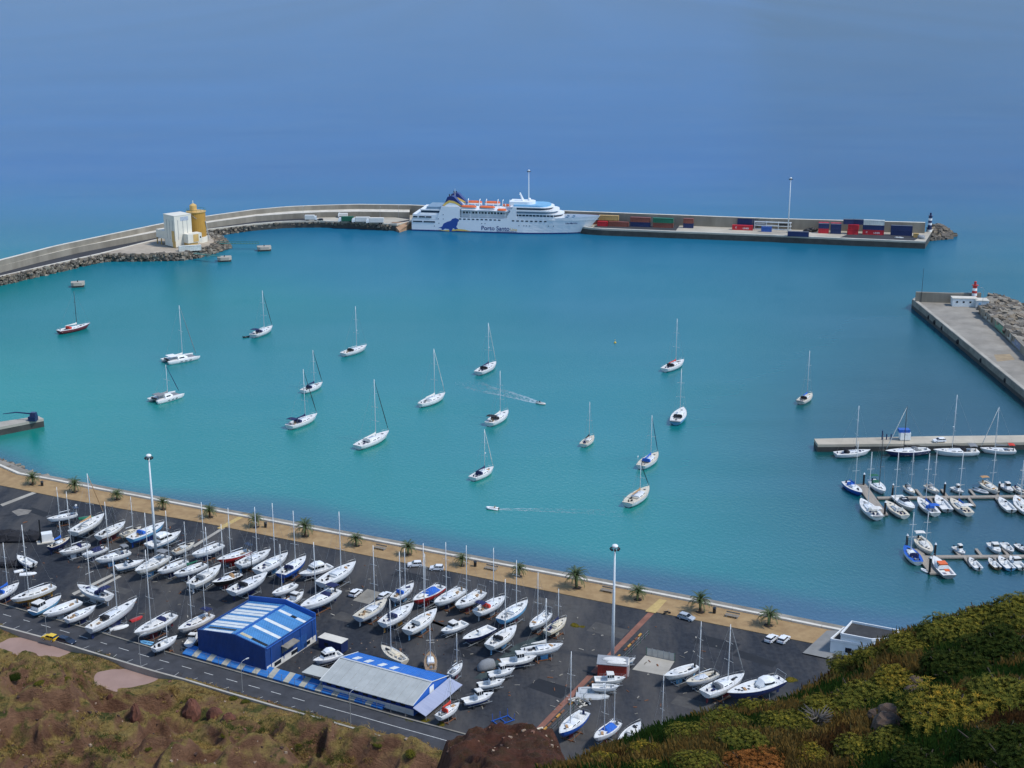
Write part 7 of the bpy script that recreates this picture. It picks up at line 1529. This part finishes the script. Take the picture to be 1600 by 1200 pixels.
near_list = [(1596, 958, 1.7, 'o', 'dark-topped shrub at the upper edge of the near slope, cut by the picture edge'), (1535, 968, 1.5, 'o', 'olive shrub second from the picture edge on the skyline of the near slope'), (1480, 985, 1.35, 'g', 'rounded green shrub on the skyline below the lower pontoon'), (1425, 1003, 1.1, 'o', 'olive shrub touching the roof of the white building'), (1372, 1018, 1.05, 'o', 'shrub growing in front of the white building wall'), (1330, 1036, 1.1, 'o', 'shrub at the foot of the white building'), (1283, 1050, 1.2, 'o', 'olive shrub between the white building and the big navy yacht'), (1240, 1078, 1.0, 'y', 'ochre-tipped shrub beside the stern of the big navy yacht'), (1190, 1100, .95, 'o', 'shrub just under the big navy yacht bow'), (1130, 1120, .95, 'g', 'green shrub under the lone masts'), (1080, 1142, .9, 'g', 'green shrub hiding a yacht stern'), (1020, 1164, .8, 'y', 'ochre shrub below the mastless grey yacht'), (950, 1182, .7, 'y', 'low yellowish shrub where the slope meets the earth mound'),
    (1565, 1015, 1.6, 'd', 'dark shrub in the upper corner of the near slope'), (1500, 1040, 1.4, 'd', 'dark shrub under the skyline shrubs'), (1585, 1085, 1.6, 'g', 'leafy green shrub at the picture edge, half way down the slope'), (1400, 1062, 1.2, 'y', 'wide orange-tinged shrub in the middle of the near slope'), (1345, 1085, 1.3, 'g', 'bright green shrub left of the orange-tinged one'), (1290, 1100, 1.0, 'o', 'olive shrub among ochre grass in the middle of the slope'), (1235, 1128, 1.0, 'o', 'olive shrub left of the bare grey bush'), (1160, 1150, .95, 'g', 'green shrub above the rust-orange one at the bottom'), (1480, 1120, 1.9, 'y', 'largest orange-tipped dome shrub near the bottom of the slope'), (1400, 1150, .9, 'g', 'low green shrub beside the flat brown rocks'), (1345, 1172, 1.0, 'o', 'olive shrub under the flat brown rocks'), (1265, 1172, .75, 'y', 'small ochre shrub under the bare grey bush'), (1175, 1190, 1.1, 'r', 'rust-orange shrub at the bottom edge of the picture'), (1090, 1186, .85, 'g', 'green shrub left of the rust-orange one at the bottom edge'), (1560, 1160, 1.4, 'd', 'dark shrub in the bottom corner of the near slope'), (1440, 1190, 1.1, 'd', 'dark shrub below the largest orange-tipped dome'), (1600, 1200, 1.4, 'd', 'darkest shrub in the very corner of the picture'), (1010, 1194, .7, 'o', 'low shrub at the bottom edge beside the earth mound')]
LM = dict(o=L_OLIVE, g=L_GREEN, y=L_OCHRE, d=L_DARK, r=leaf_mat('spurge_rust', (.09, .04, .012), (.20, .075, .02), (.34, .14, .03)))
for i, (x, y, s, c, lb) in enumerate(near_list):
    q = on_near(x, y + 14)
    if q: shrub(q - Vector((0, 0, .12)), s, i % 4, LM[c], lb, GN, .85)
# bare grey bush and brown rocks
q = on_near(1275, 1140)
if q:
    o = empty('bare_bush', q, 0, 'leafless grey bush among the shrubs of the near slope', 'bush'); br = MB(); random.seed(4)
    for k in range(60):
        a_ = random.uniform(0, 6.3); r = random.uniform(.15, .5); p1 = Vector((math.cos(a_) * r * .5, math.sin(a_) * r * .5, random.uniform(.2, .45))); p2 = p1 + Vector((math.cos(a_ + random.uniform(-.6, .6)) * .25, math.sin(a_ + random.uniform(-.6, .6)) * .25, random.uniform(.05, .2))); br.path([(0, 0, 0), p1, p2], [.03, .02, .008], 4)
    br.build('branches', mat('grey_twigs', (.13, .115, .10), .9, .2, 4), o)
SLROCK = mat('slope_rock', (.13, .085, .06), .95, .45, 3, rgb2=(.05, .035, .025), bump=.06, bscale=6)
def boulder(px, py, sx, sy, sz, label, seed):
    q = on_near(px, py)
    if not q: return
    random.seed(seed); mb = MB(); rs = []
    for j, (z, k) in enumerate(((-.2, .9), (.1, 1.05), (.5, 1.0), (.8, .85), (1.0, .55))):
        rs.append([(sx * k * math.cos(2 * PI * i / 9) * random.uniform(.82, 1.1), sy * k * math.sin(2 * PI * i / 9) * random.uniform(.82, 1.1), z * sz * random.uniform(.92, 1.08)) for i in range(9)])
    mb.loft(rs); tag(mb.build('boulder', SLROCK, loc=q, rz=seed), label, 'rock', 'brown rocks on the near slope')
boulder(1385, 1140, .5, .4, .4, 'lower flat brown rock of the stacked outcrop', 1); boulder(1388, 1120, .36, .3, .32, 'upper brown rock of the stacked outcrop', 2); boulder(1372, 1124, .3, .25, .25, 'small pale-topped rock on the side of the outcrop', 3); boulder(1432, 1072, .28, .22, .25, 'pale rock higher up the slope', 5); boulder(1428, 1084, .3, .25, .2, 'second pale rock just below the upper one', 6)
def grass_near():
    random.seed(11); V = []; Fc = []; MI = []
    mats = [leaf_mat('grass_green', (.012, .03, .006), (.025, .06, .010), (.06, .10, .02), 1.2), leaf_mat('grass_ochre', (.10, .065, .02), (.21, .13, .035), (.32, .22, .07), 1.2), leaf_mat('grass_brown', (.04, .022, .010), (.085, .042, .016), (.14, .075, .025), 1.2)]
    for _ in range(23000):
        px, py = random.uniform(830, 1930), random.uniform(930, 1240); u = (px - 800) / F_PX; v = (py - 600) / F_PX
        # plane hit, cheap
        den = -(ST + v * CT) - NS[1] * u - NS[2] * (CT - v * ST); t = NS[0] / den if abs(den) > 1e-6 else -1
        if t < 20 or t > 75: continue
        x, y = u * t, (CT - v * ST) * t; e = (x - 1.7) * -.6 + (y - 33.6) * .8
        if e > 3: continue
        z = near_z(x, y); k = noise.noise(Vector((x * .35, y * .35, 4))); mi = 0 if k > .06 else (1 if k > -.22 else 2); hh = random.uniform(.09, .25) * (1.2 if mi == 1 else .9)
        for _b in range(7):
            a = random.uniform(0, 6.3); bx, by = x + random.gauss(0, .13), y + random.gauss(0, .13); w_ = .012 + .008 * random.random(); tx, ty = bx + math.cos(a) * hh * .45, by + math.sin(a) * hh * .45; o = len(V)
            V += [(bx - w_, by, z - .05), (bx + w_, by, z - .05), (bx + (tx - bx) * .4 + w_ * .7, by + (ty - by) * .4, z + hh * .6), (tx, ty, z + hh * random.uniform(.75, 1.1))]
            Fc += [(o, o + 1, o + 2), (o, o + 2, o + 3)]; MI += [mi, mi]
    me = bpy.data.meshes.new('slope_grass'); me.from_pydata(V, [], Fc)
    for m in mats: me.materials.append(m)
    me.polygons.foreach_set('material_index', MI); me.update(); o = bpy.data.objects.new('slope_grass', me); COL.objects.link(o); tag(o, 'dry and green grass covering the near slope between the shrubs', 'grass', kind='stuff')
grass_near()
# lower hillside: tufts and low scrub, a few distinct bushes and red earth rocks
def hill_scrub():
    random.seed(31); V = []; Fc = []; MI = []; mats = [leaf_mat('scrub_ochre', (.14, .09, .03), (.27, .18, .055), (.42, .31, .11), .8), leaf_mat('scrub_green', (.018, .03, .007), (.045, .06, .014), (.10, .115, .03), .8), leaf_mat('scrub_brown', (.06, .035, .018), (.12, .07, .03), (.19, .12, .05), .8)]
    for _ in range(16000):
        px, py = random.uniform(-20, 720), random.uniform(1000, 1215); p = P(px, py, 6.0); z = hill_z(p.x, p.y); p = P(px, py, z); z = hill_z(p.x, p.y)
        k = noise.noise(Vector((p.x * .07, p.y * .07, 2))); k2 = noise.noise(Vector((p.x * .25, p.y * .25, 7)))
        if k2 + k < -.12 or z < 2.95: continue
        sl = abs(hill_z(p.x + 1.2, p.y) - z) + abs(hill_z(p.x, p.y + 1.2) - z)
        if sl > 2.6: continue
        mi = 1 if k > .22 and random.random() < .7 else (0 if random.random() < .7 else 2); r = random.uniform(.25, .8) * (1.3 if mi == 1 else 1)
        for _b in range(9):
            a = random.uniform(0, 6.3); el = random.uniform(.2, 1.4); d = (math.cos(a) * math.cos(el), math.sin(a) * math.cos(el), math.sin(el)); w_ = .07; o = len(V); c = (p.x + random.gauss(0, r * .5), p.y + random.gauss(0, r * .5), z - .05)
            V += [(c[0] - d[1] * w_, c[1] + d[0] * w_, c[2]), (c[0] + d[1] * w_, c[1] - d[0] * w_, c[2]), (c[0] + d[0] * r, c[1] + d[1] * r, c[2] + d[2] * r * 1.1)]; Fc.append((o, o + 1, o + 2)); MI.append(mi)
    me = bpy.data.meshes.new('hill_scrub'); me.from_pydata(V, [], Fc)
    for m in mats: me.materials.append(m)
    me.polygons.foreach_set('material_index', MI); me.update(); o = bpy.data.objects.new('hill_scrub', me); COL.objects.link(o); tag(o, 'low dry scrub and tufts covering the eroded hillside', 'scrub', kind='stuff')
hill_scrub()
GH = 'bushes on the lower hillside'
for i, (x, y, s, c, lb) in enumerate([(366, 1092, 1.6, 'g', 'dark green bush at the kerb wall under the road lamp'), (385, 1096, 1.4, 'g', 'smaller green bush beside the one at the kerb wall'), (22, 1060, 2.0, 'd', 'dark bush at the western picture edge below the mud flat'), (60, 1068, 1.4, 'o', 'olive bush next to the dark one at the western edge'), (105, 1062, 1.3, 'o', 'olive bush on the bank between the mud flats'), (232, 1170, 1.2, 'g', 'green bush low on the eroded slope'), (352, 1150, 1.2, 'o', 'olive bush in the gully below the kerb wall'), (640, 1180, 1.7, 'o', 'olive bush beside the dark earth mound'), (590, 1165, 1.3, 'g', 'greenish bush on the ridge above the road edge'), (470, 1165, 1.4, 'o', 'olive bush on the brown ridge'), (610, 1122, 1.3, 'g', 'bush at the corner of the long shed'), (640, 1128, 1.5, 'g', 'hedge-like bush by the road below the shed')]):
    q = on_hill(x, y) if y < 2000 and not x in (610, 640) or y > 1140 else P(x, y, 3.0)
    shrub(q - Vector((0, 0, .15)), s, i % 4, LM[c], lb, GH, .9, 'hill_bush')
REDR = mat('red_earth_rock', (.17, .065, .04), .95, .4, .8, rgb2=(.07, .03, .02), bump=.15, bscale=2)
def earth_rock(px, py, sx, sy, sz, label, seed):
    q = on_hill(px, py); random.seed(seed); mb = MB(); rs = []
    for z, k in ((-.3, 1.1), (.1, 1.05), (.4, .9), (.7, .7), (.92, .4), (1.0, .1)):
        rs.append([(sx * k * math.cos(2 * PI * i / 11) * random.uniform(.75, 1.15) + z * sx * .2, sy * k * math.sin(2 * PI * i / 11) * random.uniform(.75, 1.15), z * sz * random.uniform(.9, 1.1)) for i in range(11)])
    mb.loft(rs); tag(mb.build('earth_outcrop', REDR, loc=q - Vector((0, 0, .3)), rz=seed), label, 'outcrop', 'red earth outcrops on the hillside')
earth_rock(300, 1112, 2.2, 1.8, 3.0, 'tall dark red outcrop left of the pair', 2); earth_rock(338, 1118, 2.0, 1.5, 2.2, 'dark red outcrop in the middle of the hillside', 3); earth_rock(358, 1124, 1.9, 1.4, 1.8, 'bright red outcrop nearest the road', 4); earth_rock(212, 1120, 1.3, 1.1, 3.2, 'thin pinnacle of red earth above the gully', 5); earth_rock(172, 1092, 1.0, .8, 1.5, 'small dark outcrop above the slope, below the second mud flat', 6)

def hill_stones():
    random.seed(41); sp = []
    for _ in range(1100):
        px, py = random.uniform(-20, 900), random.uniform(1000, 1215); p = on_hill(px, py) if px < 700 else None
        if p is None:
            q = P(px, py, 36); z = mound_z(q.x, q.y); p = P(px, py, z); p.z = mound_z(p.x, p.y)
            if p.y > 206 or p.z < 12: continue
        elif p.z < 2.9: continue
        if noise.noise(Vector((p.x * .12, p.y * .12, 17))) < -.05 and random.random() < .8: continue
        sp.append((p.x, p.y, p.z + .02, random.choice((.15, .2, .25, .3, .5)) * random.uniform(.8, 1.3)))
    rocks_mesh('hill_stones', sp, [mat('stone_red', (.20, .10, .065), .95, .4, 2), mat('stone_dark', (.07, .04, .03), .95, .4, 2), mat('stone_pale', (.33, .24, .17), .95, .3, 2)], label='loose stones scattered over the eroded hillside', cat='stones')
hill_stones()

for i, (x, y, sz, lb) in enumerate([(898, 977, 1.6, 'yellowish weeds growing through the asphalt beyond the last yacht'), (910, 979, 1.1, 'smaller clump of weeds just east of the yellowish weeds'), (1236, 1062, 1.7, 'yellowish weeds beside the stern of the big navy yacht'), (120, 830, 1.5, 'dry weeds beside the white block'), (664, 1126, 1.4, 'weeds along the road wall below the lean-to roof'), (690, 1132, 1.3, 'weeds at the road bend near the earth mound')]):
    q = P(x, y, 3.0); shrub(q - Vector((0, 0, .1)), sz, i % 4, L_OCHRE, lb, 'weeds in the yard', .28, 'weed_clump')

def slope_scrub():
    """scrub that carries the near slope on beyond the frame"""
    random.seed(91); me0 = SHRUB[3][0]; n = len(me0.vertices); co = np.empty(n * 3, np.float32); me0.vertices.foreach_get('co', co); co = co.reshape(-1, 3); fq = np.array([p.vertices[:] for p in me0.polygons]); V = []; Fq = []; MI = []
    for k in range(16):
        x, y = random.uniform(17, 32), random.uniform(26, 58); e = (x - 1.7) * -.6 + (y - 33.6) * .8; zc = y * CT - (near_z(x, y) - CAM_H) * ST
        if e > 2 or x / zc < .40: continue
        s_ = random.uniform(1.0, 1.8); a = random.uniform(0, 6.3); c, q = math.cos(a), math.sin(a); p = co @ np.array([[c, q, 0], [-q, c, 0], [0, 0, .85]]) * s_ + np.array([x, y, near_z(x, y) - .12])
        Fq.append(fq + sum(len(v) for v in V)); V.append(p); MI += [k % 3] * len(fq)
    if not V: return
    me = bpy.data.meshes.new('slope_scrub'); me.from_pydata(np.concatenate(V).tolist(), [], np.concatenate(Fq).tolist())
    for m in (L_OLIVE, L_GREEN, L_OCHRE): me.materials.append(m)
    me.polygons.foreach_set('material_index', MI); me.update(); o = bpy.data.objects.new('slope_scrub', me); COL.objects.link(o); tag(o, 'scrub that continues the near slope past the picture edge', 'scrub', kind='stuff')
slope_scrub()
